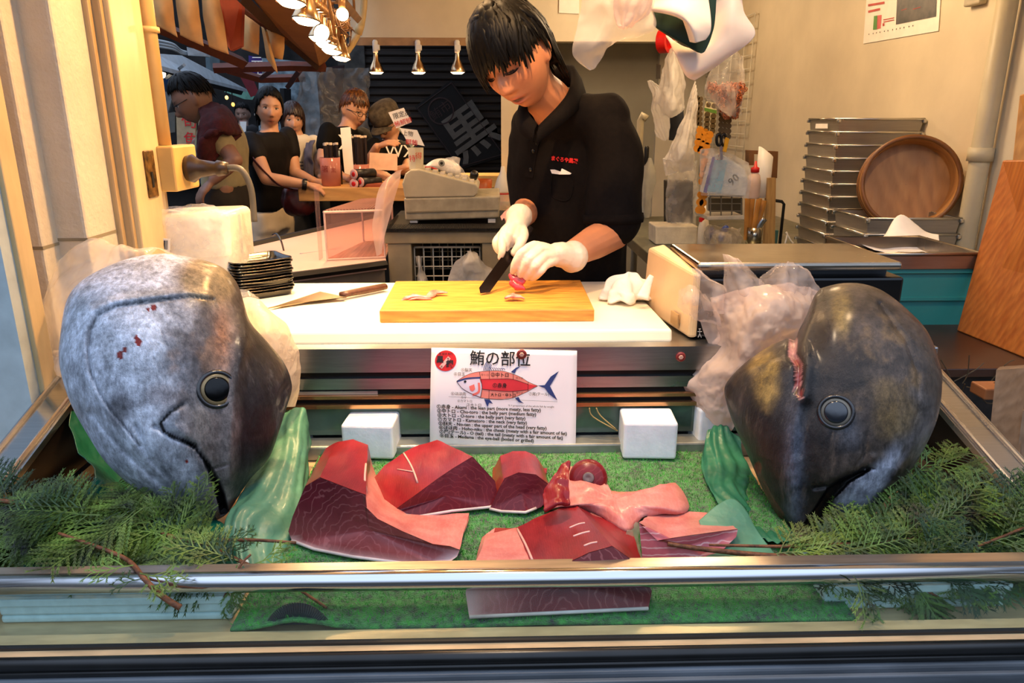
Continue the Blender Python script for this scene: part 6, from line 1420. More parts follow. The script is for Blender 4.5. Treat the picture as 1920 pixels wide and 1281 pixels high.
t = thing('wooden_frame', 'dark brown wooden frame against the wall behind the white cylinder', 'frame', P(1430, 340, YC+.16)); FW = wood('frame_wood', '#5c3a1e', '#74502c', 8)  # open frame of bars, not a closed box
pxprism([(1404, 282), (1459, 284), (1459, 290), (1404, 289)], YC+.16, .05).build('top_bar', FW, t); pxprism([(1446, 290), (1459, 290), (1457, 334), (1444, 334)], YC+.16, .05).build('side_bar', FW, t); pxprism([(1404, 289), (1414, 289), (1414, 310), (1404, 310)], YC+.16, .05).build('corner_bar', FW, t)
c0 = P(1428, 370, YC+.08); hh = P(1428, 285, YC+.08).z-c0.z; t = thing('paper_cylinder', 'white plastic cylinder with a slanted open top beside the red nozzle', 'cylinder', c0); n_ = 28
rg = [[c0+V((.032*cos(2*pi*k/n_), .032*sin(2*pi*k/n_), (hh+.035*(-cos(2*pi*k/n_))*.7)*zf)) for k in range(n_)] for zf in (0, .5, 1)]; MB().loft(rg, caps=False).build('tube', WHITE, t, smooth=True, solid=.003)
t = thing('metal_frame', 'black bent rod frame standing by the cream wall', 'frame', P(1465, 455, YC+.04)); MB().tube([P(1452, 376, YC+.04), P(1466, 378, YC+.04), P(1470, 383, YC+.04), P(1462, 457, YC+.04)], .007, 8).build('rod', MATTE, t, smooth=True); pxprism([(1443, 432), (1460, 432), (1457, 457), (1443, 457)], YC+.08, .03).build('panel', mat('teal_dim', '#4f7f78', .5), t)
t = thing('white_cable', 'loop of white cable at the foot of the tall tray stack', 'cable', P(1478, 455, YC)); MB().tube([P(1472, 457, YC), P(1476, 440, YC), P(1474, 436, YC), P(1482, 450, YC), P(1488, 457, YC)], .004, 8, 6).build('wire', WHITE, t, smooth=True)
# drain pipe and umbrella by the back wall
yu = 4.6; t = thing('standpipe', 'cream standpipe with a bent top beside the folded umbrella', 'pipe', P(1199, 445, yu)); pm = mat('wall_pipe')
a_ = P(1201, 226, yu); m = MB(); m.tube([(a_.x, yu, 0), (a_.x, yu, a_.z), (a_.x+.008, yu-.01, a_.z+.03), (a_.x+.035, yu-.02, a_.z+.01)], .021, 12); m.build('tube', pm, t, smooth=True)
for py in (285, 345, 410): z = P(1200, py, yu).z; MB().lathe([(.026, -.02), (.028, 0), (.026, .02)], (a_.x, yu, z), None, 14).build('coupling', pm, t, smooth=True)
t = thing('umbrella', 'folded clear umbrella with a black handle leaning by the standpipe', 'umbrella', P(1208, 446, 4.35)); um = film('umbrella_film', '#dfe2dc', .55, .2, .5, 20)
MB().lathe([(.014, 0), (.022, .1), (.032, .16), (.026, .22), (.05, .33), (.044, .38), (.012, .46)], P(1207, 446, 4.35), frame((.02, 0, 1)), 14).build('canopy', um, t, smooth=True)
MB().tube([P(1210, 330, 4.35), P(1213, 278, 4.35)], .014, 10, round_ends=True).build('handle', BK, t, smooth=True); MB().tube([P(1207, 446, 4.35), P(1210, 330, 4.35)], .006, 8).build('shaft', DSTEEL, t)
# hanging bags and sheets at the top
Yh = 1.62
t = thing('plastic_bag', 'clear plastic bags hanging at the top above the man\'s shoulder', 'plastic bag', P(1110, 130, Yh), 'bags hanging at the top')
patch([[(1095, -60, Yh), (1140, -60, Yh), (1200, -60, Yh), (1240, -60, Yh)], [(1090, 0, Yh), (1135, 5, Yh-.03), (1175, 5, Yh-.04), (1228, 5, Yh)], [(1082, 50, Yh), (1125, 45, Yh-.02), (1150, 55, Yh-.03), (1226, 55, Yh)], [(1075, 102, Yh), (1105, 95, Yh-.02), (1142, 78, Yh-.02), (1170, 68, Yh)], [(1105, 132, Yh), (1115, 125, Yh), (1135, 90, Yh), (1148, 76, Yh)]], 40, 40, .008, 10, 2, .1).build('bag', film('iris_bag', '#e9e2de', .30, .06, .3, 8, .35), t, smooth=True)
patch([[(1140, -60, Yh-.05), (1185, -60, Yh-.06), (1225, -60, Yh-.05)], [(1148, 0, Yh-.05), (1180, 0, Yh-.07), (1222, 5, Yh-.05)], [(1152, 45, Yh-.05), (1172, 48, Yh-.07), (1205, 30, Yh-.05)], [(1165, 55, Yh-.05), (1172, 56, Yh-.06), (1185, 48, Yh-.05)]], 30, 30, .010, 14, 4, .2).build('inner_bag', film('pink_bag', '#efd4cc', .35, .1, .5, 18, .4), t, smooth=True)
WS = mat('white_sheet', '#e6d6c8', .5, var=.03, sub=.1); GS = mat('dark_green_sheet', '#0e2c20', .5)
def sheetpatch(lab, c, m_, nm, amp=.003, seed=0, cat='sheet'): return tag(patch(c, 40, 40, amp, 8, seed).build(nm, m_, smooth=True, solid=.002), lab, cat, 'sheets hanging at the top')
Ys = 1.7
sheetpatch('big white plastic sheet hanging in a point at the top right of the man', [[(1345, -50, Ys), (1370, -50, Ys), (1390, -50, Ys)], [(1335, 30, Ys), (1372, 20, Ys-.02), (1394, 20, Ys)], [(1300, 95, Ys), (1360, 75, Ys-.02), (1415, 67, Ys)], [(1250, 66, Ys), (1300, 128, Ys-.02), (1355, 115, Ys)], [(1258, 80, Ys), (1283, 138, Ys-.01), (1302, 151, Ys)]], WS, 'white_sheet', .002, 1)
sheetpatch('dark green sheet folded between the white sheets at the top', [[(1224, 15, Ys-.04), (1290, 8, Ys-.05), (1332, -40, Ys-.06), (1345, -40, Ys-.06)], [(1226, 35, Ys-.04), (1280, 45, Ys-.05), (1328, 40, Ys-.06), (1341, 30, Ys-.06)], [(1228, 50, Ys-.04), (1275, 75, Ys-.05), (1318, 90, Ys-.06), (1336, 60, Ys-.06)], [(1270, 76, Ys-.04), (1295, 90, Ys-.05), (1314, 100, Ys-.06), (1322, 95, Ys-.06)]], GS, 'green_sheet', .001, 2)
sheetpatch('curled white sheet hanging in front of the dark green one', [[(1222, -40, Ys-.08), (1270, -40, Ys-.08), (1318, -40, Ys-.08)], [(1224, 2, Ys-.08), (1275, 0, Ys-.10), (1328, 0, Ys-.08)], [(1226, 20, Ys-.08), (1280, 26, Ys-.11), (1332, 40, Ys-.09)], [(1275, 28, Ys-.08), (1295, 50, Ys-.11), (1330, 62, Ys-.09)], [(1294, 78, Ys-.08), (1305, 80, Ys-.1), (1322, 74, Ys-.09)]], WS, 'white_sheet', .002, 3)
t = thing('wall_note', 'white card stuck on the cream header above the man', 'card', P(1066, 24, YB-.01)); pxprism([(1048, 24), (1086, 26), (1086, -30), (1049, -30)], YB-.02, .019).build('card', PAPER, t)
# ================================================================ LEFT: BAGS, PACK, TRAYS
t = thing('plastic_bag', 'crumpled clear plastic bag behind the silver tuna head', 'plastic bag', P(200, 520, 1.42), 'bags around the tuna heads')
bfl = film('crumple_bag', '#efe9e2', .26, .10, .45, 18, .45)
patch([[(200, 470, 1.45), (265, 465, 1.47), (350, 475, 1.5)], [(170, 452, 1.42), (220, 462, 1.40), (300, 470, 1.44)], [(110, 490, 1.42), (190, 500, 1.36), (260, 500, 1.4)], [(80, 570, 1.42), (120, 590, 1.36), (180, 590, 1.38)], [(72, 680, 1.42), (110, 690, 1.36), (150, 680, 1.36)], [(78, 705, 1.42), (110, 720, 1.38), (150, 730, 1.36)]], 60, 60, .012, 12, 1, .1).build('bag', bfl, t, smooth=True)
patch([[(75, 660, 1.38), (100, 655, 1.37), (140, 668, 1.36)], [(42, 697, 1.37), (75, 690, 1.35), (120, 690, 1.34)], [(75, 712, 1.37), (90, 718, 1.36), (120, 708, 1.35)]], 30, 30, .010, 16, 2).build('bag_corner', film('crumple_bag2', '#ece8e4', .55, .15, .45, 30, .5), t, smooth=True)
t = thing('plastic_bag', 'milky bag of ice bulging out behind the dark side of the silver head', 'plastic bag', P(520, 720, 1.38), 'bags around the tuna heads')
patch([[(430, 570, 1.42), (470, 560, 1.42), (500, 575, 1.42)], [(440, 600, 1.42), (490, 590, 1.36), (535, 605, 1.42)], [(450, 650, 1.42), (500, 640, 1.34), (560, 650, 1.42)], [(470, 720, 1.42), (520, 710, 1.35), (563, 700, 1.42)], [(500, 760, 1.42), (530, 765, 1.37), (552, 762, 1.42)]], 44, 44, .006, 14, 3).build('bag', film('ice_bag', '#f2e2cc', .8, .2, .5, 30, .55), t, smooth=True)
patch([[(440, 545, 1.5), (462, 540, 1.49), (480, 548, 1.5)], [(445, 565, 1.5), (470, 560, 1.47), (495, 575, 1.49)], [(450, 590, 1.5), (475, 582, 1.48), (495, 582, 1.49)]], 24, 24, .010, 30, 4).build('bag_neck', film('clear_bag', '#ffffff', .16), t, smooth=True)
t = thing('plastic_bag', 'large crumpled plastic bag standing up behind the black tuna head', 'plastic bag', P(1420, 700, 1.38), 'bags around the tuna heads')
RB = film('pink_cream_bag', '#f2dccc', .60, .12, .7, 20, .5); RC2 = film('pink_clear_bag', '#f6e8e0', .22, .06, .5, 20, .45)
patch([[(1330, 560, 1.46), (1400, 540, 1.42), (1460, 530, 1.42), (1535, 545, 1.44)], [(1345, 610, 1.46), (1410, 600, 1.36), (1470, 590, 1.35), (1520, 590, 1.40)], [(1325, 660, 1.46), (1390, 660, 1.36), (1450, 640, 1.34), (1500, 640, 1.38)], [(1288, 720, 1.45), (1345, 720, 1.38), (1400, 690, 1.36), (1480, 650, 1.38)], [(1300, 755, 1.44), (1340, 765, 1.39), (1372, 740, 1.38), (1400, 700, 1.38)], [(1335, 790, 1.42), (1350, 800, 1.40), (1370, 810, 1.39), (1385, 780, 1.38)]], 70, 70, .010, 20, 6, .0).build('bag', RB, t, smooth=True)
patch([[(1452, 492, 1.48), (1480, 490, 1.46), (1500, 505, 1.46)], [(1425, 525, 1.47), (1470, 525, 1.42), (1542, 545, 1.44)], [(1440, 570, 1.45), (1480, 570, 1.40), (1530, 570, 1.43)]], 36, 36, .014, 16, 7, .1).build('bag_top', RC2, t, smooth=True)
patch([[(1354, 476, 1.48), (1362, 478, 1.47), (1372, 488, 1.48)], [(1362, 505, 1.47), (1385, 505, 1.44), (1415, 520, 1.46)], [(1365, 545, 1.46), (1400, 545, 1.42), (1440, 545, 1.44)], [(1375, 575, 1.45), (1410, 580, 1.40), (1440, 580, 1.42)]], 30, 36, .010, 18, 8, .1).build('bag_spike', RC2, t, smooth=True)
patch([[(1298, 502, 1.47), (1306, 505, 1.46), (1316, 520, 1.47)], [(1308, 530, 1.46), (1330, 540, 1.44), (1362, 552, 1.46)], [(1320, 580, 1.45), (1345, 585, 1.42), (1368, 590, 1.44)]], 30, 30, .010, 18, 9, .1).build('bag_spike', RC2, t, smooth=True)
patch([[(1272, 545, 1.46), (1300, 535, 1.45), (1330, 545, 1.46)], [(1268, 575, 1.46), (1300, 565, 1.42), (1345, 575, 1.44)], [(1285, 590, 1.46), (1310, 600, 1.43), (1350, 610, 1.44)]], 30, 30, .010, 18, 10, .1).build('bag_flap', RC2, t, smooth=True)
patch([[(1312, 600, 1.47), (1330, 600, 1.46), (1345, 605, 1.47)], [(1320, 630, 1.46), (1335, 635, 1.45), (1350, 635, 1.45)], [(1328, 648, 1.46), (1336, 655, 1.45), (1345, 652, 1.45)]], 16, 16, .006, 18, 11).build('bag_flap', RC2, t, smooth=True)
# wrapped pack of foam trays
YP = 1.80; t = thing('wrapped_pack', 'stack of white foam trays shrink wrapped in film with a barcode label', 'package', P(345, 480, YP)); a, b = P(264, 470, YP), P(428, 395, YP)
PK = mat('wrapped_foam', '#e6dfd2', .35, var=.08, nscale=14, bmp=.4, bscale=22, coat=.5)
m = MB(); m.hexa([(a.x, YP, 1.0), (b.x-.01, YP, 1.0), (b.x, YP+.17, 1.0), (a.x+.015, YP+.17, 1.0), (a.x, YP, b.z-.012), (b.x-.008, YP, b.z-.004), (b.x+.004, YP+.17, b.z-.004), (a.x+.02, YP+.17, b.z-.01)]); m.build('foam_trays', PK, t, bev=.018, bseg=4, smooth=True)
patch([[(262, 395, YP-.005), (300, 392, YP-.006), (380, 398, YP-.006), (430, 396, YP-.005)], [(258, 430, YP-.006), (320, 432, YP-.012), (390, 430, YP-.01), (433, 430, YP-.006)], [(264, 478, YP-.006), (320, 482, YP-.010), (390, 484, YP-.01), (434, 478, YP-.006)]], 40, 30, .006, 20, 12, .1).build('film', film('shrink_film', '#ffffff', .14, .08, .35, 22, .4), t, smooth=True)
patch([[(292, 388, YP+.08), (345, 380, YP+.1), (405, 388, YP+.08)], [(275, 398, YP+.02), (340, 392, YP+.05), (425, 398, YP+.02)], [(264, 402, YP-.004), (340, 398, YP-.004), (430, 402, YP-.004)]], 36, 24, .008, 18, 13, .1).build('film_top', film('shrink_film'), t, smooth=True)
lq = quad([(296, 473), (318, 474), (319, 448), (298, 446)], YP-.022); MB().prism(lq[::-1], (0, .001, 0)).build('barcode_label', PAPER, t)
m = MB()
for k, w in enumerate((.9, .4, .7, .3, 1, .5, .35, .8)): x = 299+k*1.9; m.prism(quad([(x, 468), (x+w*1.3, 468), (x+w*1.3+.6, 451), (x+.6, 451)], YP-.0235)[::-1], (0, .0006, 0))
m.build('barcode', INK, t)
# black trays, stacked
def rrect(w, d, r, z, n=6, wav=0):
    out = []
    for cx, cy, a0 in ((w/2-r, d/2-r, 0), (-w/2+r, d/2-r, 90), (-w/2+r, -d/2+r, 180), (w/2-r, -d/2+r, 270)):
        for k in range(n+1): a = radians(a0+90*k/n); out.append((cx+r*cos(a), cy+r*sin(a), z))
    res = []
    for i in range(len(out)):
        p, q = V(out[i]), V(out[(i+1) % len(out)]); K = 5 if (q-p).length > .03 else 1
        for k in range(K): s_ = p.lerp(q, k/K); s_.z += wav*(1 if k else 0)*sin(pi*k/K)*-1; res.append(s_)
    return res
tp = PZ(478, 484, 1.115); TRB = mat('tray_black', '#0a0909', .22, var=.2, coat=.3); Rz = Matrix.Rotation(radians(38), 3, 'Z')
trw, trd = .150, .128
t0 = thing('black_food_tray', 'x', 'tray', (tp.x, tp.y, 0)); m = MB()
prof = [(1.00, 0, .0), (1.0, .003, .002), (.965, .002, .002), (.93, -.010, 0), (.86, -.013, 0), (.84, -.0165, 0)]
m.loft([[Rz @ p+V((tp.x, tp.y, 0)) for p in rrect(trw*k, trd*k, .018*k, z, wav=wv)] for k, z, wv in prof], caps=False); b_ = len(m.v); nn = len(rrect(trw, trd, .018, 0)); m.f.append(tuple(range(b_-nn, b_))); m.mi.append(0)
m.build('tray_shell', TRB, t0, smooth=True, solid=.001)
for i in range(12):
    o = t0 if i == 0 else copy_tree(t0); o.location = (tp.x+.002*sin(i*2.1), tp.y+.002*cos(i*1.3), 1.115-.0072*i); o.rotation_euler = (0, 0, .02*sin(i*1.7))
    # keep turning about the stack's own centre
    o['label'] = (ORD+['lowest'])[i]+' black plastic tray of the stack on the counter' if i < 10 else ['second lowest black plastic tray of the stack on the counter', 'lowest black plastic tray of the stack on the counter'][i-10]; o['group'] = 'stacked black trays'
tq = PZ(455, 508, 1.09)
for i in range(4):
    m = MB(); m.loft([[Matrix.Rotation(radians(25), 3, 'Z') @ p+V((tq.x-.02, tq.y+.02, 1.068-.009*i)) for p in rrect(.11*k, .09*k, .015, z)] for k, z in ((1, 0), (1, .003), (.9, -.008), (.85, -.012))])
    tag(m.build('small_food_tray', mat('small_tray', '#3a2a1a', .25), smooth=False), ['topmost', 'second', 'third', 'lowest'][i]+' brown tray of the small stack beside the black trays', 'tray', 'small stacked trays')

# ================================================================ BACK LEFT COUNTERS
WC = mat('pink_lit_counter', '#dcb8a8', .4, var=.03, nscale=4); BE = mat('black_edge', '#171210', .5, var=.3)  # white top with the pink light on it mixed into the colour
zc = .93; ctl = thing('side_counter', 'white topped side counter with black edging behind the black trays', 'counter', (-.8, 3.0, 0))
c = [PZ(380, 545, zc), PZ(722, 492, zc), PZ(722, 415, zc), PZ(418, 474, zc)]
c = [PZ(420, 530, zc), PZ(724, 491, zc), PZ(716, 405, zc), PZ(425, 472, zc)]
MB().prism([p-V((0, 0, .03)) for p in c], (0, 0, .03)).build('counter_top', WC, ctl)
m = MB(); e = [c[0]+V((0, 0, -.008)), c[1]+V((0, 0, -.008))]; m.tube([e[0]+V((0, -.006, 0)), e[1]+V((0, -.006, 0))], .016, 6); m.build('front_edge', BE, ctl); m = MB(); m.tube([c[3]+V((0, .006, 0)), c[2]+V((0, .006, 0))], .018, 6); m.build('back_edge', BE, ctl)
MB().prism([V((c[0].x, c[0].y+.02, 0)), V((c[1].x-.01, c[1].y+.02, 0)), V((c[2].x-.01, c[2].y-.02, 0)), V((c[3].x, c[3].y-.02, 0))], (0, 0, zc-.03)).build('cabinet', mat('cabinet_taupe', '#7a6a58', .5, var=.08), ctl)
m = MB(); fr_ = sheet_frame(PZ(560, 476, zc+.001), PZ(620, 468, zc+.001)-PZ(560, 476, zc+.001), (0, 1, 0)); text_mb([('←――――→', 0, 0, .03)], fr_).build('pen_marks', mat('blue_ink', '#3a4a8a', .5), ctl)
t = thing('bent_wire', 'thin bent grey wire standing on the white side counter', 'wire', PZ(532, 470, zc)); MB().tube([PZ(532, 470, zc), P(527, 452, 3.05), P(519, 439, 3.08), P(511, 441, 3.1)], .004, 6, 6).build('wire', DSTEEL, t, smooth=True)
# clear acrylic box
ya = c[1].y+.03; ab = thing('acrylic_box', 'clear acrylic display box with a slatted lid standing on the white counter', 'display box', P(665, 490, ya)); AC = film('acrylic', '#f6d8d0', .07, .05, .06, 3, .3); ACE = mat('acrylic_edge', '#eecdc0', .15, coat=1)
P0, P1 = PZ(614, 487, zc+.004), PZ(722, 482, zc+.004); P2, P3 = P1+V((-.02, .42, 0)), P0+V((.07, .42, 0)); hb = P(614, 398, P0.y).z-P0.z; up = V((0, 0, hb))
MB().prism([P0, P1, P2, P3], (0, 0, .004)).build('floor_panel', mat('acrylic_floor', '#e0a890', .25, var=.2, nscale=3, stretch=(30, 1, 1), coat=.5), ab)  # light falling through the slats is painted as stripes on this floor
for nm, p, q in (('front_panel', P0, P1), ('side_panel', P0, P3), ('back_panel', P3, P2)): MB().prism([p, q, q+up, p+up], (.002, .002, 0)).build(nm, AC, ab)
m = MB()
for p in (P0, P1, P2, P3): m.tube([p, p+up], .004, 6)
for p, q in ((P0, P1), (P1, P2), (P2, P3), (P3, P0)): m.tube([p+up, q+up], .006, 6); m.tube([p, q], .004, 6)
m.build('edges', ACE, ab)
m = MB()
for k in range(19):
    u = (k+.5)/19; m.tube([(P0+up).lerp(P1+up, u)+V((0, 0, .006)), (P3+up).lerp(P2+up, u)+V((0, 0, .006))], .0035, 5)
m.build('lid_slats', mat('lid_slat', '#8e5f58', .4), ab)
MB().prism([P0+V((-.03, -.01, 0)), P0+V((-.026, -.01, 0)), P(592, 352, P0.y+.02), P(588, 352, P0.y+.02)], (0, .05, 0)).build('side_fin', AC, ab)
# curled receipt strip
rs = patch([[(757, 318, 2.95), (750, 319, 2.95), (742, 322, 2.94)], [(752, 322, 2.85), (728, 335, 2.80), (712, 350, 2.80)], [(748, 345, 2.8), (722, 375, 2.72), (702, 395, 2.72)], [(726, 425, 2.75), (715, 430, 2.7), (698, 430, 2.7)], [(716, 475, 2.76), (712, 478, 2.74), (706, 480, 2.73)]], 16, 50, .002, 8, 1)
tag(rs.build('plastic_strip', film('pink_strip', '#f0d4c8', .5, .25, .3, 8, .5), smooth=True), 'long curled translucent strip hanging from the cash register', 'strip')
# register counter
yc = 2.86; zt = P(830, 428, yc).z; x0, x1 = P(721, 450, yc).x, P(1010, 450, yc).x; CB = mat('counter_beige', '#97896c', .55, var=.12, nscale=10)
rc = thing('register_counter', 'beige cabinet with an open front under the cash register', 'counter', ((x0+x1)/2, yc+.3, 0))
MB().box2((x0, yc, zt-.06), (x1, yc+.62, zt-.012)).build('top_rail', CB, rc, bev=.004)
xa_, xb_ = P(771, 470, yc).x, P(904, 470, yc).x
MB().box2((x0+.01, yc+.006, 0), (xa_, yc+.6, zt-.06)).build('side_panel', CB, rc, bev=.003); MB().box2((xb_, yc+.006, 0), (x1-.01, yc+.6, zt-.06)).build('side_panel', CB, rc, bev=.003)
MB().box2((xa_, yc+.5, 0), (xb_, yc+.52, zt-.06)).build('back_board', MATTE, rc); MB().box2((xa_, yc+.02, .5), (xb_, yc+.5, .52)).build('shelf', CB, rc)
mm = MB(); mm.box2((x0-.005, yc-.01, zt-.012), (x1, yc+.6, zt-.002)); tag(mm.build('rubber_mat', mat('rubber_mat', '#141210', .7, var=.5, nscale=200, bmp=.8, bscale=160)), 'black ribbed rubber mat under the cash register', 'mat')
gm_ = MB()
for k in range(90):
    x = x0+(x1-x0)*k/90; gm_.box2((x, yc-.012, zt-.002), (x+.0035, yc+.12, zt+.001))
tag(gm_.build('mat_ribs', mat('rubber_mat')), None)
bpy.data.objects['mat_ribs'].parent = bpy.data.objects['rubber_mat']; bpy.data.objects['mat_ribs'].location = bpy.data.objects['mat_ribs'].location-bpy.data.objects['rubber_mat'].location
wbk = thing('wire_basket', 'white wire basket inside the beige cabinet', 'basket', P(840, 520, yc+.05)); m = MB(); z0_, z1_ = P(0, 540, yc+.05).z, P(0, 467, yc+.05).z; bx0, bx1 = P(778, 500, yc+.05).x, P(900, 500, yc+.05).x
for yy_ in (yc+.05, yc+.4):
    for k in range(8): x = bx0+(bx1-bx0)*k/7; m.tube([(x, yy_, z0_), (x, yy_, z1_)], .0028, 6)
    for k in range(5): z = z0_+(z1_-z0_)*k/4; m.tube([(bx0, yy_, z), (bx1, yy_, z)], .0028 if k < 4 else .005, 6)
for x in (bx0, bx1): m.tube([(x, yc+.05, z0_), (x, yc+.4, z0_)], .0028, 6)
m.build('wires', mat('white_wire'), wbk, smooth=True)
t = thing('plastic_bag', 'white plastic bag slumped in front of the wire basket', 'plastic bag', P(880, 525, yc-.03), 'bags in the cabinet')
patch([[(868, 475, yc+.02), (880, 470, yc), (892, 478, yc+.02)], [(850, 500, yc+.02), (880, 490, yc-.06), (915, 495, yc+.01)], [(840, 540, yc+.01), (885, 545, yc-.06), (935, 545, yc-.02)]], 30, 30, .014, 14, 3, .1).build('bag', film('white_bag', '#eceae6'), t, smooth=True)
t = thing('plastic_bag', 'small white plastic bag at the left inside the cabinet', 'plastic bag', P(785, 525, yc+.03), 'bags in the cabinet')
patch([[(781, 482, yc+.04), (785, 480, yc+.03), (789, 484, yc+.04)], [(779, 510, yc+.03), (787, 508, yc), (797, 512, yc+.03)], [(778, 545, yc+.03), (790, 548, yc), (806, 545, yc+.03)]], 20, 20, .010, 16, 5).build('bag', film('white_bag'), t, smooth=True)
# cash register
yr = 2.98; REG = mat('register_grey', '#b2a98f', .5, var=.08, nscale=12); DRW = mat('drawer_grey', '#a39a82', .5, var=.15, nscale=20)
cr = thing('cash_register', 'grey cash register with a sloping top on a cash drawer', 'cash register', P(848, 415, yr)); zb = zt+.012; sft = zb-P(848, 415, yr).z
def rq(px): return [p+V((0, 0, sft)) for p in quad(px, yr)]
MB().prism(rq([(760, 415), (936, 410), (938, 368), (757, 372)])[::-1], (0, .36, 0)).build('cash_drawer', DRW, cr, bev=.008, bseg=3)
MB().prism(rq([(762, 400), (934, 395), (934, 393), (762, 397)])[::-1], (0, -.004, 0)).build('drawer_line', mat('drawer_line', '#7d745f', .6), cr)
MB().prism(rq([(759, 372), (754, 345), (760, 326), (770, 319), (785, 318), (893, 346), (898, 353), (896, 364), (888, 370)])[::-1], (0, .30, 0)).build('register_body', REG, cr, bev=.006, bseg=3)
for x in (775, 922): q = rq([(x, 413)])[0]; MB().box((q.x, yr+.03, (q.z+zb)/2-.003), (.03, .04, .016)).build('foot', WHITE, cr)
q = rq([(886, 329)])[0]; MB().lathe([(.016, 0), (.018, .02), (.012, .03)], q+V((0, .12, -.02)), frame((.3, -.5, 1)), 16).build('key_knob', BK, cr, smooth=True)
m = MB(); q0 = rq([(800, 322), (884, 344)]); 
for i in range(7):
    for j in range(4): p = q0[0].lerp(q0[1], i/6)+V((0, .05+.055*j, .004)); m.box(p, (.018, .03, .01))
o = m.build('keys', mat('key_pale', '#cfc6b2', .5), cr); o['kind'] = 'stuff'
t = thing('cup_with_prices', 'translucent paper covered cup with red writing on top of the register', 'cup', rq([(778, 320)])[0]+V((0, .05, 0))); cpp = rq([(778, 319)])[0]+V((0, .06, -.002)); h = (P(0, 277, yr).z-P(0, 319, yr).z)
MB().lathe([(.028, 0), (.031, h), (.029, h), (.027, .002)], cpp, None, 8).build('cup', mat('cup_paper', '#c9bfa4', .5, var=.08), t); text_mb([('特', -.012, h*.5, .028, 'CENTER'), ('得', .014, h*.62, .028, 'CENTER')], sheet_frame(cpp+V((0, -.034, 0)), (1, 0, 0), (0, 0, 1))).build('red_letters', REDINK, t)
def card(lab, px, Y, rows):
    q = quad(px, Y); t = thing('price_card', lab, 'card', q[0], 'price cards on the register'); MB().prism(q[::-1], (0, .002, 0)).build('card', PAPER, t); f_ = sheet_frame(q[3]+V((0, -.002, 0)), q[2]-q[3], q[3]-q[0])
    for s_, x, y, z_, m_ in rows: text_mb([(s_, x, y, z_)], f_).build('lettering', m_, t)
card('upper tilted price card on the stick above the register', [(743, 241), (772, 229), (757, 202), (728, 211)], 3.05, [('限定品', .012, -.022, .024, INK), ('鮪鯛鰤', .008, -.052, .024, REDINK)])
card('lower tilted price card on the stick above the register', [(765, 268), (796, 274), (782, 244), (749, 240)], 3.04, [('上物', .012, -.018, .022, INK), ('鰤鮪', .028, -.050, .024, REDINK)])
t = thing('card_stick', 'clear stick holding the two tilted price cards', 'stick', cpp); MB().tube([cpp+V((0, .01, h*.6)), P(766, 262, 3.055), P(748, 240, 3.055)], .006, 6, 4).build('stick', film('clear_film'), t, smooth=True)
t = thing('fish_pouch', 'white fish head shaped pouch with an eye lying on the register', 'pouch', rq([(828, 330)])[0]); yy_ = yr+.14
m = MB(); prof = resample([(795, 312), (812, 300), (830, 297), (850, 302), (862, 312), (862, 326), (840, 326), (822, 320), (808, 316)], 40); cxx, cyy = 832, 311
rings = []
for k, (w, d) in enumerate(((.2, -.03), (.7, -.024), (.95, -.012), (1, 0), (.95, .012), (.7, .024), (.2, .03))): rings.append([P(cxx+(x-cxx)*w, cyy+(y-cyy)*w, yy_+d) for x, y in prof])
m.loft(rings); m.build('pouch', mat('pouch_white', '#e6e2da', .3, coat=.4), t, smooth=True)
MB().lathe([(.013, 0), (.012, .002), (.008, .003)], P(828, 306, yy_-.031), frame((0, -1, 0)), 20).build('eye_ring', mat('pouch_grey', '#8a8d88', .4), t, smooth=True); MB().lathe([(.007, .002), (.005, .005)], P(828, 306, yy_-.031), frame((0, -1, 0)), 16).build('pupil', BK, t, smooth=True)
MB().tube([P(797, 313, yy_-.031), P(808, 314, yy_-.034), P(820, 318, yy_-.034)], .003, 6).build('red_mouth', RED, t, smooth=True)
patch([[(835, 296, yy_+.02), (850, 295, yy_), (863, 298, yy_)], [(838, 312, yy_-.03), (850, 314, yy_-.04), (864, 312, yy_-.02)], [(830, 330, yy_-.03), (850, 334, yy_-.04), (880, 336, yy_-.02)]], 20, 20, .01, 20, 4).build('film', BAGC, t, smooth=True)
# bottle and bowl by the window
yq = 3.7; bb = P(943, 392, yq); tb2 = P(943, 312, yq); hh = tb2.z-bb.z; t = thing('plastic_bottle', 'milky squeeze bottle with a pointed top and a red label beside the man', 'bottle', bb); r = 15.5*yq*1.02/F
MB().lathe([(r, 0), (r, hh*.5), (r*.75, hh*.68), (r*.3, hh*.88), (r*.2, hh)], bb, None, 24).build('body', mat('milky_plastic'), t, smooth=True); MB().lathe([(r*1.01, hh*.2), (r*1.01, hh*.42)], bb, None, 24, False).build('label', mat('label_pale', '#d8b89c', .5), t, smooth=True); MB().lathe([(r*1.02, hh*.36), (r*1.02, hh*.39)], bb, None, 24, False).build('red_band', RED, t, smooth=True)
bt = thing('bottle_ledge', 'pale wooden ledge carrying the milky bottle and orange bowl', 'ledge', (bb.x, yq, 0)); MB().box2((P(880, 392, yq).x, yq-.08, bb.z-.04), (P(1000, 392, yq).x, yq+.35, bb.z)).build('board', mat('pale_wood_sill'), bt); MB().box2((P(900, 392, yq).x, yq-.05, 0), (P(990, 392, yq).x, yq+.3, bb.z-.04)).build('base', CB, bt)
b3 = P(905, 350, yq+.2); b3.z = bb.z; t = thing('orange_bowl', 'orange bowl on the ledge behind the register', 'bowl', b3); MB().lathe([(.03, 0), (.045, .06), (.05, .13), (.046, .13), (.028, .006)], b3, None, 24).build('bowl', mat('orange_bowl', '#b3541c', .4), t, smooth=True)
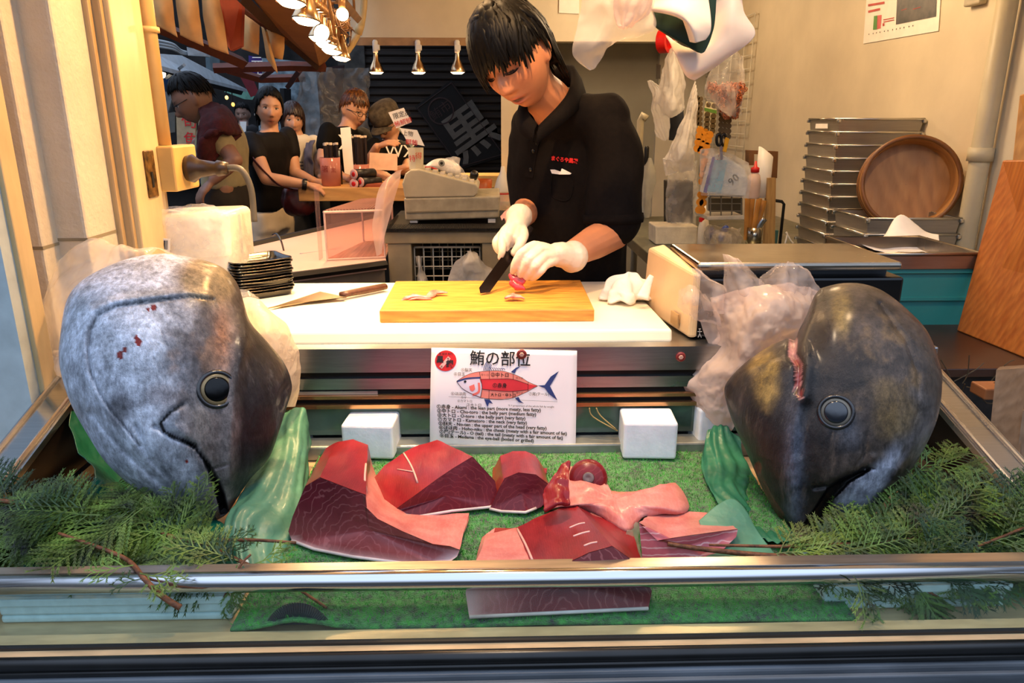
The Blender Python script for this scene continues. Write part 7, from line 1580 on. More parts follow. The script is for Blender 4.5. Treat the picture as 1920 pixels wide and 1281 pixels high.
pc2 = tag(patch([[(938, 402, 2.9), (955, 395, 2.95), (968, 392, 3.0)], [(945, 410, 2.85), (955, 408, 2.88), (968, 405, 2.9)], [(948, 418, 2.84), (955, 420, 2.86), (962, 416, 2.88)]], 12, 12, .012, 20, 2).build('pink_cloth', mat('pink_cloth', '#e8b0a4', .8), smooth=True, solid=.003), 'pink cloth lying behind the man\'s knife hand', 'cloth')
# eating counter: thick wooden top
zw = P(562, 352, 4.2).z; wt = thing('wooden_counter', 'thick pale wooden counter top where the customers stand', 'counter', (P(650, 360, 4.4).x, 4.5, 0)); WT = wood('counter_wood', '#c28a4a', '#d9a662', 3, (2, 10, 10), .4)
q = [P(560, 372, 4.2), P(760, 372, 4.2)]; xl_, xr_ = q[0].x, q[1].x+.3
MB().box2((xl_, 4.2, zw-.075), (xr_, 4.82, zw)).build('top', WT, wt, bev=.004); MB().box2((xl_+.15, 4.3, 0), (xr_-.05, 4.7, zw-.075)).build('base', MATTE, wt)
def stickcup(lab, px, y0, y1, ys, rpx, Y):
    b_ = P(px, y1, Y); b_.z = zw; sc_ = Y*1.03/F; h = (y1-y0)*sc_; hs = (y1-ys)*sc_; r = rpx*sc_; t = thing('chopstick_cup', lab, 'cup', b_, 'chopstick cups on the wooden counter')
    MB().lathe([(r*.92, 0), (r, h), (r*.97, h), (r*.9, .004)], b_, None, 24).build('cup', film('pink_cup', '#e8a090', .55, .1, .3, 12, .4), t, smooth=True)
    text_mb([('箸', -r*.3, h*.6, .04, 'CENTER'), ('黒', r*.5, h*.55, .03, 'CENTER')], sheet_frame(b_+V((0, -r*1.02, 0)), (1, 0, 0), (0, 0, 1))).build('cup_lettering', mat('print_dark_red', '#8a2a24', .5), t)
    m = MB(); c_ = MB(); rr = random.Random(int(px))
    for k in range(13):
        a_ = rr.random()*6.28; d = r*.8*sqrt(rr.random()); p = b_+V((d*cos(a_), d*sin(a_), .01)); e = b_+V((d*1.05*cos(a_), d*1.05*sin(a_), hs*(.97+.03*rr.random()))); m.tube([p, e], .008, 6); c_.tube([e, e+V((0, 0, .012))], .009, 6)
    o = m.build('chopsticks', mat('stick_dark', '#1d1012', .5), t); o['kind'] = 'stuff'; o = c_.build('stick_tips', mat('stick_tip', '#d8c4b0', .6), t); o['kind'] = 'stuff'
stickcup('left cup of dark wrapped chopsticks at the counter corner', 622, 303, 352, 281, 18, 4.32); stickcup('taller cup of dark wrapped chopsticks behind the rolls', 674, 297, 330, 251, 18, 4.5)
t = thing('menu_card', 'blank white card standing between the two chopstick cups', 'card', P(648, 325, 4.4)); MB().prism(quad([(646, 325), (664, 330), (657, 238), (638, 240)], 4.4)[::-1], (0, .003, 0)).build('card', PAPER, t)
t = thing('menu_card', 'wide pale card standing on the wooden counter behind the rolls', 'card', P(718, 315, 4.6)); MB().prism(quad([(692, 318), (745, 320), (745, 289), (693, 286)], 4.6)[::-1], (0, .003, 0)).build('card', mat('card_pink', '#eec6ae', .5), t)
for k, (x0_, y0_, x1_, y1_) in enumerate(((664, 327, 700, 325), (664, 345, 688, 344), (676, 342, 710, 341))):
    t = thing('sauce_roll', ['upper black roll with a red and white end on the counter', 'lower left black roll with a white end on the counter', 'lower right black roll with a red end on the counter'][k], 'roll', P((x0_+x1_)/2, y1_+8, 4.25), 'black rolls on the counter'); a_, b_ = P(x0_, y0_, 4.22), P(x1_, y1_, 4.34)
    MB().tube([a_, b_], .028, 18).build('roll', mat('roll_black', '#1c1318', .4, var=.5, nscale=40), t, smooth=True); d = (a_-b_).normalized(); MB().lathe([(.028, 0), (.028, .004), (.02, .006)], a_, frame(d), 18).build('end_cap', mat('cap_pink', '#d8a8a0', .4), t, smooth=True); MB().lathe([(.014, .006), (.010, .008)], a_, frame(d), 14).build('red_spot', RED, t, smooth=True)
t = thing('roll_tray', 'low reddish wooden tray under the black rolls', 'tray', P(690, 352, 4.25)); MB().hexa([*(P(664, 352, 4.22)+V(o_) for o_ in ((0, 0, 0), (.2, 0, 0), (.2, .15, 0), (0, .15, 0))), *(P(664, 352, 4.22)+V(o_) for o_ in ((0, 0, .02), (.2, 0, .02), (.2, .15, .02), (0, .15, .02)))]).build('tray', wood('red_wood', '#8a3a1c', '#a04a24', 10), t, bev=.003)
pb2 = P(635, 340, 4.42); t = thing('dark_bottle', 'dark bottle with a grey cap behind the left chopstick cup', 'bottle', pb2); pb2.z = zw; MB().lathe([(.024, 0), (.024, .10), (.016, .13), (.016, .16)], pb2, None, 16).build('bottle', mat('bottle_dark', '#1a1614', .2), t, smooth=True); MB().lathe([(.018, .15), (.018, .19)], pb2, None, 16).build('cap', mat('cap_grey', '#8a98a0', .4), t, smooth=True)

# ================================================================ LAMPS
BULB = mat('lamp_glow', '#ffe2b0', .4, emit='#ffd9a0', estr=22); REFL = steel('lamp_reflector', '#d8b890', .2); BRASS = mat('lamp_socket', '#b98a5a', .35, .5)
def lamp(lab, px, py, Y, rpx, top, ax=(0, 0, -1), group='spot lamps', bell=True, power=6):
    c = P(px, py, Y); r = rpx*Y*1.04/F; d = V(ax).normalized(); R = frame(d); t = thing('spot_lamp', lab, 'lamp', c, group)
    MB().lathe([(r*.32, -r*2.3), (r*.36, -r*1.5), (r*.75, -r*.7), (r, -.004), (r*.97, .0), (r*.9, -.006)], c, R, 24, False).build('reflector', REFL, t, smooth=True)
    MB().lathe([(r*.93, -.004), (r*.6, r*.16), (.001, r*.2)], c, R, 20).build('bulb_face', BULB, t, smooth=True)
    s_ = c-d*r*2.3; MB().lathe([(r*.30, 0), (r*.34, -r*.3), (r*.34, -r*1.3), (r*.22, -r*1.5)], s_, R, 16).build('socket', WHITE if group[0] == 'w' else BRASS, t, smooth=True)
    MB().tube([s_-d*r*1.4, V(top)], .006, 6).build('stem', WHITE if group[0] == 'w' else BRASS, t, smooth=True)
    if power: light('lamp_light', 'SPOT', c+d*r*.5, power, WARM, c+d, r*.6, 130, .8)
for k, px in enumerate((706, 785, 858)):
    tpz = P(px, 77, YB-.03); lamp(['leftmost', 'middle', 'rightmost'][k]+' of the three white pendant spots under the cream header', px, 136, YB-.04, 13.5, (tpz.x, YB-.04, hz-.03), group='white pendant spots', power=22)
    MB().box((tpz.x, YB-.04, hz-.045), (.04, .04, .035)).build('mount', WHITE, bpy.data.objects['spot_lamp' if k == 0 else 'spot_lamp.%03d' % k], bev=.004)
track = [P(560, -30, 2.25), P(660, 60, 3.9)]
LL = [(545, 6, 2.25, 26), (574, 40, 2.35, 24), (602, 62, 2.75, 15), (600, 74, 2.9, 20), (612, 86, 3.15, 19), (622, 97, 3.4, 18), (640, 110, 3.6, 16)]
nmz = ['nearest glowing lamp at the top edge of the picture', 'second nearest glowing lamp of the ceiling row', 'glowing lamp tilted upwards in the middle of the ceiling row', 'fourth glowing lamp of the ceiling row', 'fifth glowing lamp of the ceiling row', 'second farthest glowing lamp of the ceiling row', 'farthest and lowest glowing lamp of the ceiling row']
for k, (px, py, Y, r) in enumerate(LL):
    u = (Y-2.25)/(3.9-2.25); tp_ = track[0].lerp(track[1], u)+V((.02, 0, .05)); lamp(nmz[k], px, py, Y, r, tp_, (-.12, -.15, -1) if k != 2 else (-.2, -.8, .1), 'glowing lamps of the ceiling row', power=12)
t = thing('lamp_track', 'brownish lamp track carrying the row of glowing lamps', 'track', track[0]); MB().tube([track[0]+V((.03, 0, .06)), track[1]+V((.03, 0, .06))], .022, 4).build('rail', BRASS, t)
bc = P(642, 27, 2.9); t = thing('globe_bulb', 'round glowing bulb hanging among tangled wires', 'bulb', bc); MB().ell(bc, (.022, .022, .022), None, 20, 14).build('globe', BULB, t, smooth=True); MB().lathe([(.012, .02), (.014, .06)], bc, None, 14).build('socket', BRASS, t, smooth=True)
m = MB(); rr = random.Random(2)
for k in range(7): a_ = P(rr.uniform(615, 640), rr.uniform(2, 55), 2.9); b_ = P(rr.uniform(645, 665), rr.uniform(10, 55), 2.92); m.tube([a_, (a_+b_)/2+V((rr.gauss(0, .03), 0, rr.gauss(-.02, .03))), b_], .0025, 5, 5)
o = m.build('wires', mat('wire_brown', '#5a3a22', .5), t, smooth=True); o['kind'] = 'stuff'
for k in range(9):
    x = 590+k*7.5; y = 8+k*5.2; u = k/8; tt_ = thing('lamp_socket', ['first', 'second', 'third', 'fourth', 'fifth', 'sixth', 'seventh', 'eighth', 'ninth'][k]+' hanging brass clip along the lamp track from the front', 'lamp clip', P(x, y, 2.5+k*.12), 'brass clips on the lamp track'); MB().tube([P(x, y-9, 2.5+k*.12), P(x+2, y+9, 2.5+k*.12)], .014, 8).build('clip', BRASS, tt_, smooth=True)
t = thing('curved_conduit', 'fat cream conduit curving down beside the header', 'pipe', P(650, 100, YB-.2)); MB().tube([P(683, -20, YB-.15), P(682, 15, YB-.15), P(676, 50, YB-.15), P(662, 80, YB-.15), P(648, 100, YB-.15)], .022, 12, 6).build('tube', PIPEM, t, smooth=True); q = P(675, 53, YB-.15); MB().tube([P(677, 44, YB-.15), P(671, 64, YB-.15)], .027, 12).build('coupling', PIPEM, t, smooth=True)

zr_ = P(1250, -62, 1.66).z; hr = thing('hanging_rail', 'steel rail under the ceiling from which the bags and sheets hang', 'rail', (.65, 1.66, zr_))
MB().tube([(.15, 1.66, zr_+.012), (1.05, 1.66, zr_+.012)], .01, 10).build('rail', STEEL, hr, smooth=True)
for x in (.2, 1.0): MB().tube([(x, 1.66, zr_+.012), (x, 1.66, 2.42)], .006, 8).build('hanger', STEEL, hr, smooth=True)
trk = bpy.data.objects['lamp_track']
for u in (.1, .5, .9): q = track[0].lerp(track[1], u)+V((.03, 0, .06)); MB().tube([q, (q.x, q.y, 2.43)], .006, 8).build('hanger', BRASS, trk, smooth=True)
# ================================================================ ALLEY BEHIND THE STALL
DK = mat('dark_facade', '#231f1d', .85, var=.8, nscale=3); SHT = mat('shutter_brown', '#2a2018', .6, var=.25, nscale=4, stretch=(1, 1, 6))
struct(MB().box2((-9, 10.5, 0), (.2, 10.8, 5)), 'wall_alley', DK)
struct(MB().box2((-1.3, 5.8, 3.3), (2, 10.8, 3.4)), 'ceiling_sky_blocker', DK)  # unseen roof added to keep sky light off the alley
struct(MB().box2((-6.2, 4.6, 0), (-6.0, 10.5, 3.4)), 'wall_street', DK)
YS = 7.4; x0, x1 = P(690, 200, YS).x, 1.4; m = MB()
m.box2((x0, YS, 0), (x1, YS+.1, 3.3))
for k in range(46): z = .05+.07*k; m.prism([(x0, YS, z), (x0, YS-.018, z+.02), (x0, YS-.018, z+.045), (x0, YS, z+.062)], (x1-x0, 0, 0))
struct(m, 'wall_shutter', SHT); struct(MB().box2((x0-.25, YS-.05, 0), (x0, YS+.1, 3.3)), 'wall_pier', mat('pier_grey', '#4a4742', .8, var=.3))
# dark banner with emblem and a big character
bn = thing('cloth_banner', 'black cloth banner hung aslant on the shutter with a round crest and a big character', 'banner', P(850, 300, YS-.1)); yb_ = YS-.06
q = quad([(862, 318), (948, 292), (846, 150), (778, 200)], yb_); MB().prism(q[::-1], (0, .01, 0)).build('cloth', mat('banner_black', '#0a0a0b', .7), bn)
ux = (q[2]-q[3]).normalized(); uy = (q[3]-q[0]).normalized(); o = q[3].lerp(q[2], .42)-uy*.17; fr_ = sheet_frame(o+V((0, -.006, 0)), ux, uy)
GR = mat('banner_grey', '#6b655c', .7); m = MB(); m.lathe([(.118, 0), (.125, .004), (.112, .004), (.118, 0)], o+V((0, -.004, 0)), fr_.to_3x3(), 32, False); m.build('crest_ring', mat('banner_dim', '#3e2c2a', .7), bn)
text_mb([('鮪市', 0, .0, .11, 'CENTER')], fr_).build('crest_letters', mat('banner_dim'), bn); fr2 = sheet_frame(q[3].lerp(q[1], .62)+V((0, -.006, 0)), ux, uy); text_mb([('黒', .02, .02, .50, 'CENTER', .008)], fr2).build('big_character', GR, bn)
m = MB()
for a_, b_ in ((0, 1), (1, 2), (2, 3), (3, 0)): m.tube([q[a_].lerp(q[(a_+2) % 4], .03)+V((0, -.004, 0)), q[b_].lerp(q[(b_+2) % 4], .03)+V((0, -.004, 0))], .004, 5)
m.build('border', mat('banner_dim'), bn)
# awnings, signs, beams
def slab(name, lab, cat, pts, th, m_, group=None, part='canvas'):
    t = thing(name, lab, cat, P(*pts[0]), group); MB().prism([P(*p) for p in pts], V(th)).build(part, m_, t); return t
AWN = mat('awning_grey', '#aab6bf', .7, var=.08); TAN = mat('awning_tan', '#9a6a38', .7, var=.1, nscale=6); BEAM = mat('beam_brown', '#57291c', .6, var=.15)
slab('street_awning', 'pale grey sloping awning across the alley above the man with the red towel', 'awning', [(290, 100, 5.6), (341, 104, 6.4), (462, 167, 8.2), (385, 147, 6.8), (290, 120, 5.3)], (0, 0, -.03), AWN, 'alley awnings')
slab('street_awning', 'darker underside awning below the pale grey one', 'awning', [(290, 120, 5.5), (385, 148, 6.8), (455, 168, 8.3), (450, 178, 8.4), (380, 160, 6.9), (290, 130, 5.5)], (0, .05, 0), mat('awning_dark', '#2c2a28', .8), 'alley awnings')
slab('street_awning', 'small blue awning at the left end of the alley', 'awning', [(285, 140, 6.0), (332, 160, 6.6), (330, 172, 6.5), (285, 172, 6.0)], (0, .3, -.02), mat('awning_blue', '#2c5a9a', .7), 'alley awnings')
slab('street_awning', 'green striped awning far down the alley', 'awning', [(440, 165, 9.2), (470, 168, 9.6), (458, 186, 9.0), (420, 172, 8.6)], (0, .3, 0), mat('awning_green', '#5f8f7c', .7), 'alley awnings')
slab('shop_awning', 'tan canvas awning sloping over the left of the stall', 'awning', [(452, -30, 3.2), (560, -30, 3.0), (652, 70, 5.2), (600, 128, 5.25), (520, 55, 4.2)], (0, .02, .02), TAN)
slab('signboard', 'white blank signboard under the cables in the alley', 'sign', [(350, 88, 7), (387, 97, 7.2), (387, 106, 7.2), (352, 104, 7)], (0, .1, 0), mat('sign_white', '#b9c2c8', .5), None, 'board')
slab('signboard', 'orange red board behind the cloth strips', 'sign', [(412, -20, 3.7), (455, -20, 3.75), (452, 86, 3.75), (432, 95, 3.7), (410, 60, 3.65)], (0, .04, 0), mat('board_red', '#a83c16', .5, var=.1), None, 'board')
def beam(lab, pts, r, m_=BEAM): t = thing('roof_beam', lab, 'beam', P(*pts[0]), 'awning frame beams'); MB().tube([P(*p) for p in pts], r, 4).build('bar', m_, t)
beam('long red brown beam slanting below the cloth strips', [(280, 42, 3.5), (330, 64, 3.7), (455, 118, 4.3)], .032); beam('level brown beam across the alley behind the strips', [(400, 128, 5.0), (545, 124, 5.1), (610, 126, 5.2)], .03); beam('thin brown beam sagging under the level beam', [(425, 130, 5.6), (488, 148, 5.8), (572, 146, 5.9)], .03)
beam('short slanting strut between the two brown beams', [(490, 146, 5.6), (512, 130, 5.2)], .02); beam('dark edge beam of the tan awning', [(448, -10, 3.3), (520, 60, 4.3), (600, 128, 5.25)], .03, mat('beam_dark', '#3a2214', .6)); beam('slanting brown strut beside the clear curtain', [(540, 163, 5.9), (562, 132, 5.3)], .022); beam('pale rod supporting the grey awning', [(312, 146, 6.2), (345, 122, 5.9)], .015, mat('rod_grey', '#8c8f90', .5))
beam('black post far down the alley', [(535, 166, 8.5), (536, 200, 8.5)], .06, MATTE); beam('grey downpipe behind the signboard', [(398, 100, 8), (400, 136, 8)], .07, mat('pipe_blue', '#5e7078', .5))
t = thing('overhead_cables', 'bundle of pale cables running along the alley wall', 'cables', P(300, 90, 6.9))
for k in range(3): MB().tube([P(285, 74+6*k, 6.8), P(322, 82+5*k, 6.9), P(338, 94+3*k, 7), P(350, 98+2*k, 7.05)], .012, 6, 5).build('cable', mat('cable_pale', '#9aa2a6', .5), t, smooth=True)
# short split curtains
CLO = mat('noren_cloth', '#d9a86a', .8, var=.05, nscale=20, sub=.1)
def noren(lab, strips, Y, rod):
    t = thing('split_curtain', lab, 'curtain', P(*rod[0], Y), 'cloth strips hanging from the awning')
    MB().tube([P(*rod[0], Y), P(*rod[1], Y+.4)], .02, 8).build('rod', BEAM, t)
    for k, s_ in enumerate(strips): patch([[(s_[0][0], s_[0][1], Y+.05*k), ((s_[0][0]+s_[1][0])/2, (s_[0][1]+s_[1][1])/2, Y-.02+.05*k), (s_[1][0], s_[1][1], Y+.05*k)], [((s_[0][0]+s_[3][0])/2, (s_[0][1]+s_[3][1])/2, Y+.05*k), ((s_[0][0]+s_[2][0])/2, (s_[0][1]+s_[2][1])/2, Y-.04+.05*k), ((s_[1][0]+s_[2][0])/2, (s_[1][1]+s_[2][1])/2, Y+.05*k)], [(s_[3][0], s_[3][1], Y+.05*k), ((s_[3][0]+s_[2][0])/2, (s_[3][1]+s_[2][1])/2, Y+.05*k), (s_[2][0], s_[2][1], Y+.05*k)]], 14, 14, .006, 6, k, .1).build('cloth_strip', CLO, t, smooth=True, solid=.003)
noren('row of cream cloth strips hanging nearest at the top left', [((278, -30), (318, -30), (332, 70), (290, 46)), ((326, -30), (366, -30), (382, 87), (338, 66)), ((374, -30), (405, -30), (429, 102), (392, 88))], 3.4, ((276, -30), (420, -30)))
noren('second row of cream cloth strips farther along the awning', [((452, 22), (487, 48), (485, 103), (452, 92)), ((489, 50), (502, 58), (521, 138), (500, 110)), ((500, 55), (533, 70), (530, 112), (507, 104))], 4.0, ((450, 18), (535, 70)))
pu = slab('hanging_banner', 'purple banner with white writing under the cloth strips', 'banner', [(466, 104, 6.5), (490, 108, 6.5), (491, 146, 6.5), (467, 140, 6.5)], (0, .01, 0), mat('banner_purple', '#3a2a78', .7), None, 'cloth'); text_mb([('元', .01, -.05, .10), ('市', .01, -.15, .10)], sheet_frame(P(467, 106, 6.49), (1, 0, 0), (0, 0, 1))).build('writing', PAPER, pu)
slab('hanging_banner', 'dark red banner slanting beside the purple one', 'banner', [(446, 136, 7), (470, 140, 7), (486, 176, 7), (470, 182, 7)], (0, .02, 0), mat('banner_red', '#6a1420', .7), None, 'cloth')
PALE = mat('far_wall_pale', '#8fa3ad', .7, var=.5, nscale=5)
slab('far_building', 'pale blue grey building front far down the alley', 'building', [(485, 108, 10), (600, 118, 10), (600, 440, 10), (485, 440, 10)], (0, .2, 0), PALE, None, 'wall')
CUR = film('curtain_film', '#8f8a84', .35, .2, .5, 8, .4)
pcu = thing('plastic_curtain', 'grey clear plastic curtain hanging behind the two women', 'curtain', P(620, 330, 5.7)); patch([[(560, 128, 5.8), (600, 128, 5.7), (650, 128, 5.8), (692, 126, 5.8)], [(556, 200, 5.8), (602, 200, 5.65), (650, 200, 5.8), (692, 200, 5.75)], [(560, 280, 5.8), (605, 280, 5.65), (650, 280, 5.8), (692, 280, 5.75)], [(563, 430, 5.8), (605, 430, 5.7), (650, 430, 5.8), (692, 430, 5.8)]], 60, 40, .03, 5, 3, .5).build('sheet', CUR, pcu, smooth=True)
mr = slab('hanging_banner', 'dark maroon cloth with white brush marks behind the clear curtain', 'banner', [(592, 128, 6.0), (645, 122, 6.0), (640, 200, 6.0), (620, 218, 6.0), (600, 214, 6.0)], (0, .02, 0), mat('cloth_maroon', '#24121a', .8), None, 'cloth'); text_mb([('さか', .05, -.22, .13)], sheet_frame(P(594, 150, 5.99), (1, 0, 0), (0, 0, 1))).build('writing', mat('chalk', '#7a746e', .7), mr)
# stall goods across the alley, left
ms = slab('market_sign', 'cream paper sign with red writing across the alley', 'sign', [(330, 206, 6.0), (366, 204, 6.0), (366, 268, 6.0), (332, 272, 6.0)], (0, .03, 0), mat('sign_cream', '#b09a78', .6), None, 'board'); text_mb([('旬', .02, -.08, .12), ('魚', .02, -.22, .12)], sheet_frame(P(332, 208, 5.99), (1, 0, 0), (0, 0, 1))).build('writing', REDINK, ms)
slab('market_sign', 'small grey notice beside the cream paper sign', 'sign', [(312, 212, 6.0), (328, 210, 6.0), (328, 248, 6.0), (313, 250, 6.0)], (0, .03, 0), mat('notice_grey', '#5a5a55', .7), None, 'board')
slab('hanging_sheet', 'grey sheet hanging under the blue awning', 'sheet', [(300, 172, 6.0), (326, 172, 6.0), (312, 222, 6.0), (300, 226, 6.0)], (0, .02, 0), mat('sheet_grey', '#6f7577', .7), None, 'cloth')
rr = random.Random(12)
stt = thing('market_stall', 'dark market stall table with goods across the alley', 'table', (-2.2, 5.9, 0)); a_ = P(300, 322, 6.0); b_ = P(420, 322, 6.0); MB().box2((a_.x-.6, 5.6, a_.z-.06), (b_.x+.3, 6.6, a_.z)).build('top', mat('stall_blue', '#3a4448', .5), stt); MB().box2((a_.x-.5, 5.7, 0), (b_.x+.2, 6.5, a_.z-.06)).build('base', DK, stt)
goods = ['#5a6a3a', '#7a7468', '#86502a', '#3a4a5a', '#8a8276', '#6a2a22', '#41503a', '#777b80', '#5c4a30', '#9a9488', '#2c3a48', '#74603c']
for k in range(12):
    x = a_.x-.3+(b_.x-a_.x+.3)*k/11; h = rr.uniform(.08, .22); m = MB(); m.box2((x-.04, 5.75+.3*(k % 3)/3, a_.z+.0005), (x+.045, 5.95+.3*(k % 3)/3, a_.z+h)); tag(m.build('goods_box', mat('goods%d' % k, goods[k], .6, var=.3, nscale=30), bev=.006), ['first', 'second', 'third', 'fourth', 'fifth', 'sixth', 'seventh', 'eighth', 'ninth', 'tenth', 'eleventh', 'twelfth'][k]+' goods box from the left on the dark stall table across the alley', 'box', 'goods on the far stall')
for k, (x, y, c, e, r) in enumerate(((303, 138, '#ffe8c0', 6, .03), (437, 196, '#ffb050', 3, .018), (425, 183, '#ffd070', 3, .018), (372, 160, '#cfe0ff', 2, .02))):
    q = P(x, y, 6.1 if k == 0 else 8.4); t = thing('market_lamp', ['bright bulb under the grey awning at the far left', 'small orange lamp beside the far man', 'small yellow lamp above the far man', 'small white lamp under the dark awning edge'][k], 'lamp', q, 'far market lamps'); MB().ell(q, (r, r, r*1.2), None, 12, 8).build('bulb', mat('far_glow%d' % k, c, .4, emit=c, estr=e), t, smooth=True); MB().tube([q+V((0, 0, r)), q+V((0, 0, r+.15))], .006, 6).build('cord', MATTE, t)

# ================================================================ CUSTOMERS
SK = {}
def person(lab, hp, Y, s, face, up, sho, elb, wri, hips, shirt, pants, skin, hm, line, hn=200, sleeve=.55, fwd=None, eyes='open', thick=1.10, roll=0, neck=None, wide=1., om=0, hand=True, hdir=None):
    H = P(*hp, Y); M = head_mat(H, face, up, roll); sh = [P(*q) for q in sho]; el = [P(*q) for q in elb]; wr = [P(*q) for q in wri]; hc = P(*hips)
    c = (sh[0]+sh[1])/2; l = (sh[1]-sh[0]); l.z = 0; l.normalize(); f = V((l.y, -l.x, 0)) if fwd is None else V(fwd); hw = (sh[1]-sh[0]).length/2
    if f.dot(CAM-c) < 0 and fwd is None: f = -f
    root = thing('person', lab, 'person', (hc.x, hc.y, 0), 'customers in the alley'); b = head_mb(M, s, 56, 48, 1.1, om)
    limb(b, [M @ V((0, -.025, -.06)), c.lerp(M.translation, .35) if neck is None else P(*neck), c+V((0, 0, .0))], [.05*s, .052*s, .07*s])
    def rings(g): return [(hc, .15*wide*s+g, .10*s+g), (hc.lerp(c, .3), .135*wide*s+g, .095*s+g), (hc.lerp(c, .65), .16*wide*s+g, .105*s+g), (hc.lerp(c, .9), hw*.96+g, .095*s+g), (c+V((0, 0, .02)), hw*.8+g, .075*s+g), (c+V((0, 0, .05)), hw*.42+g*.3, .055*s+g*.3)]
    torso(b, rings(-.012), l, f)
    for a, e, w in zip(sh, el, wr):
        limb(b, [a, a.lerp(e, .5), e], [.048*s, .045*s, .038*s]); limb(b, [e, e.lerp(w, .4), w], [.039*s, .037*s, .025*s])
        d = (w-e).normalized() if hdir is None else V(hdir); auto_hand(b, w, d, V((0, -.3, 1)), c-w, .45, s*.95)
    for sd in (-1, 1): limb(b, [hc+l*.08*sd, hc+l*.09*sd-V((0, 0, .42)), V((hc.x, hc.y, .09))+l*.10*sd], [.07, .055, .045])
    bd = fuse(b, .0065, 2, .45); fp = face_paint(M, s, skin, (.42, .10, .08), eyes, om=om); bd.build('body', mat('customer_skin', '#c08a66', .5, var=.05, vcol=True, sub=.08), root, smooth=True, col=[fp(v) for v in bd.v])
    m = MB(); torso(m, rings(.012), l, f)
    for a, e in zip(sh, el): limb(m, [a+V((0, 0, .006)), a.lerp(e, sleeve*.5), a.lerp(e, sleeve)], [.058*s, .062*s, .062*s])
    so = wrinkle(fuse(m, .012, 5, .6), .012, 9, .5, hp[0]).build('shirt', shirt, root, smooth=True)
    m = MB(); torso(m, [(hc-V((0, 0, .12)), .165*wide*s, .125*s), (hc-V((0, 0, .02)), .16*wide*s, .115*s), (hc+V((0, 0, .04)), .14*wide*s, .10*s)], l, f)
    for sd in (-1, 1): limb(m, [hc+l*.08*sd-V((0, 0, .08)), hc+l*.09*sd-V((0, 0, .42)), V((hc.x, hc.y, .10))+l*.10*sd], [.092*wide, .07, .058])
    wrinkle(fuse(m, .014, 4), .010, 10, .4).build('trousers', pants, root, smooth=True)
    for sd in (-1, 1):
        q = V((hc.x, hc.y, 0))+l*.10*sd; m = MB(); limb(m, [q+V((0, 0, .045))-f*.04, q+f*.08+V((0, 0, .04)), q+f*.17+V((0, 0, .03))], [.042, .042, .03]); m.v = [(x, y, max(z, 0)) for x, y, z in m.v]; m.build('shoe', BLACK, root, smooth=True)
    hair(M, s, line, root, hm, hn, int(hp[0]), thick, w0=.010)
    return root, M, so, c, l, f
def ln(front, side, back): return lambda a: float(np.interp(abs(a), [0, .6, 1.1, 1.6, 2.1, 3.2], [front, front+.08, side*.8, side, (side+back)/2+.1, back]))
def glasses(M, s, root):
    m = MB()
    for sd in (-1, 1): m.tube([M @ (V((sd*.033+.021*cos(q), .104, -.004+.016*sin(q)))*s) for q in np.linspace(0, 2*pi, 17)], .0018, 6); m.tube([M @ (V((sd*.054, .101, 0))*s), M @ (V((sd*.078, .02, .002))*s)], .0018, 6)
    m.tube([M @ (V((-.012, .106, .0))*s), M @ (V((.012, .106, 0))*s)], .0018, 6); m.build('glasses', MATTE, root, smooth=True)
SKN = (.50, .26, .155); BT = mat('black_tee', '#0c0b0c', .85, var=.2, spec=.15); 
# woman in the black shirt
r, M, so, c, l, f = person('woman in a black shirt and cream trousers standing at the wooden counter', (505, 203), 4.45, .93, (.38, -.92, -.02), (.06, 0, 1), [(470, 266, 4.30), (540, 258, 4.62)], [(500, 335, 4.15), (553, 325, 4.55)], [(573, 346, 4.2), (585, 338, 4.5)], (505, 392, 4.52), mat('black_blouse', '#0f0c0d', .7, var=.2, spec=.2), mat('cream_trousers', '#d6c6ae', .8, var=.06), SKN, HAIR, ln(.95, 1.9, 2.4), 220, .42, (.75, -.66, 0), om=.2, wide=1.05, hdir=(.9, .1, -.25))
MB().ell(M @ V((0, -.10, -.045)), (.045, .04, .05), None, 14, 10).build('hair_bun', HAIR, r, smooth=True); m = MB(); m.tube([M @ V((sd*.08, -.005, -.04)) for sd in (1, 1.02)], .006, 8); m.build('earring', WHITE, r)
w = P(571, 346, 4.18); MB().lathe([(.031, -.012), (.033, 0), (.031, .012)], w, frame(P(573, 346, 4.2)-P(500, 335, 4.15)), 18, False).build('wrist_watch', mat('watch_dark', '#15110f', .3), r, smooth=True)
bgm = mat('bag_maroon', '#4a120e', .4, var=.25, nscale=20, coat=.3); bag = thing('shoulder_bag', 'dark red shoulder bag hanging at the hip of the woman in black', 'bag', P(560, 400, 4.25))
m = MB(); m.ell(P(561, 378, 4.27), (.10, .06, .09), None, 20, 14); m.ell(P(558, 362, 4.27), (.085, .055, .05), None, 18, 10); wrinkle(fuse(m, .008, 3), .012, 16).build('pouch', bgm, bag, smooth=True); MB().tube([P(548, 355, 4.22), P(520, 345, 4.12), P(480, 305, 4.16), P(470, 285, 4.25)], .010, 8, 6, flat=.4).build('strap', bgm, bag, smooth=True)
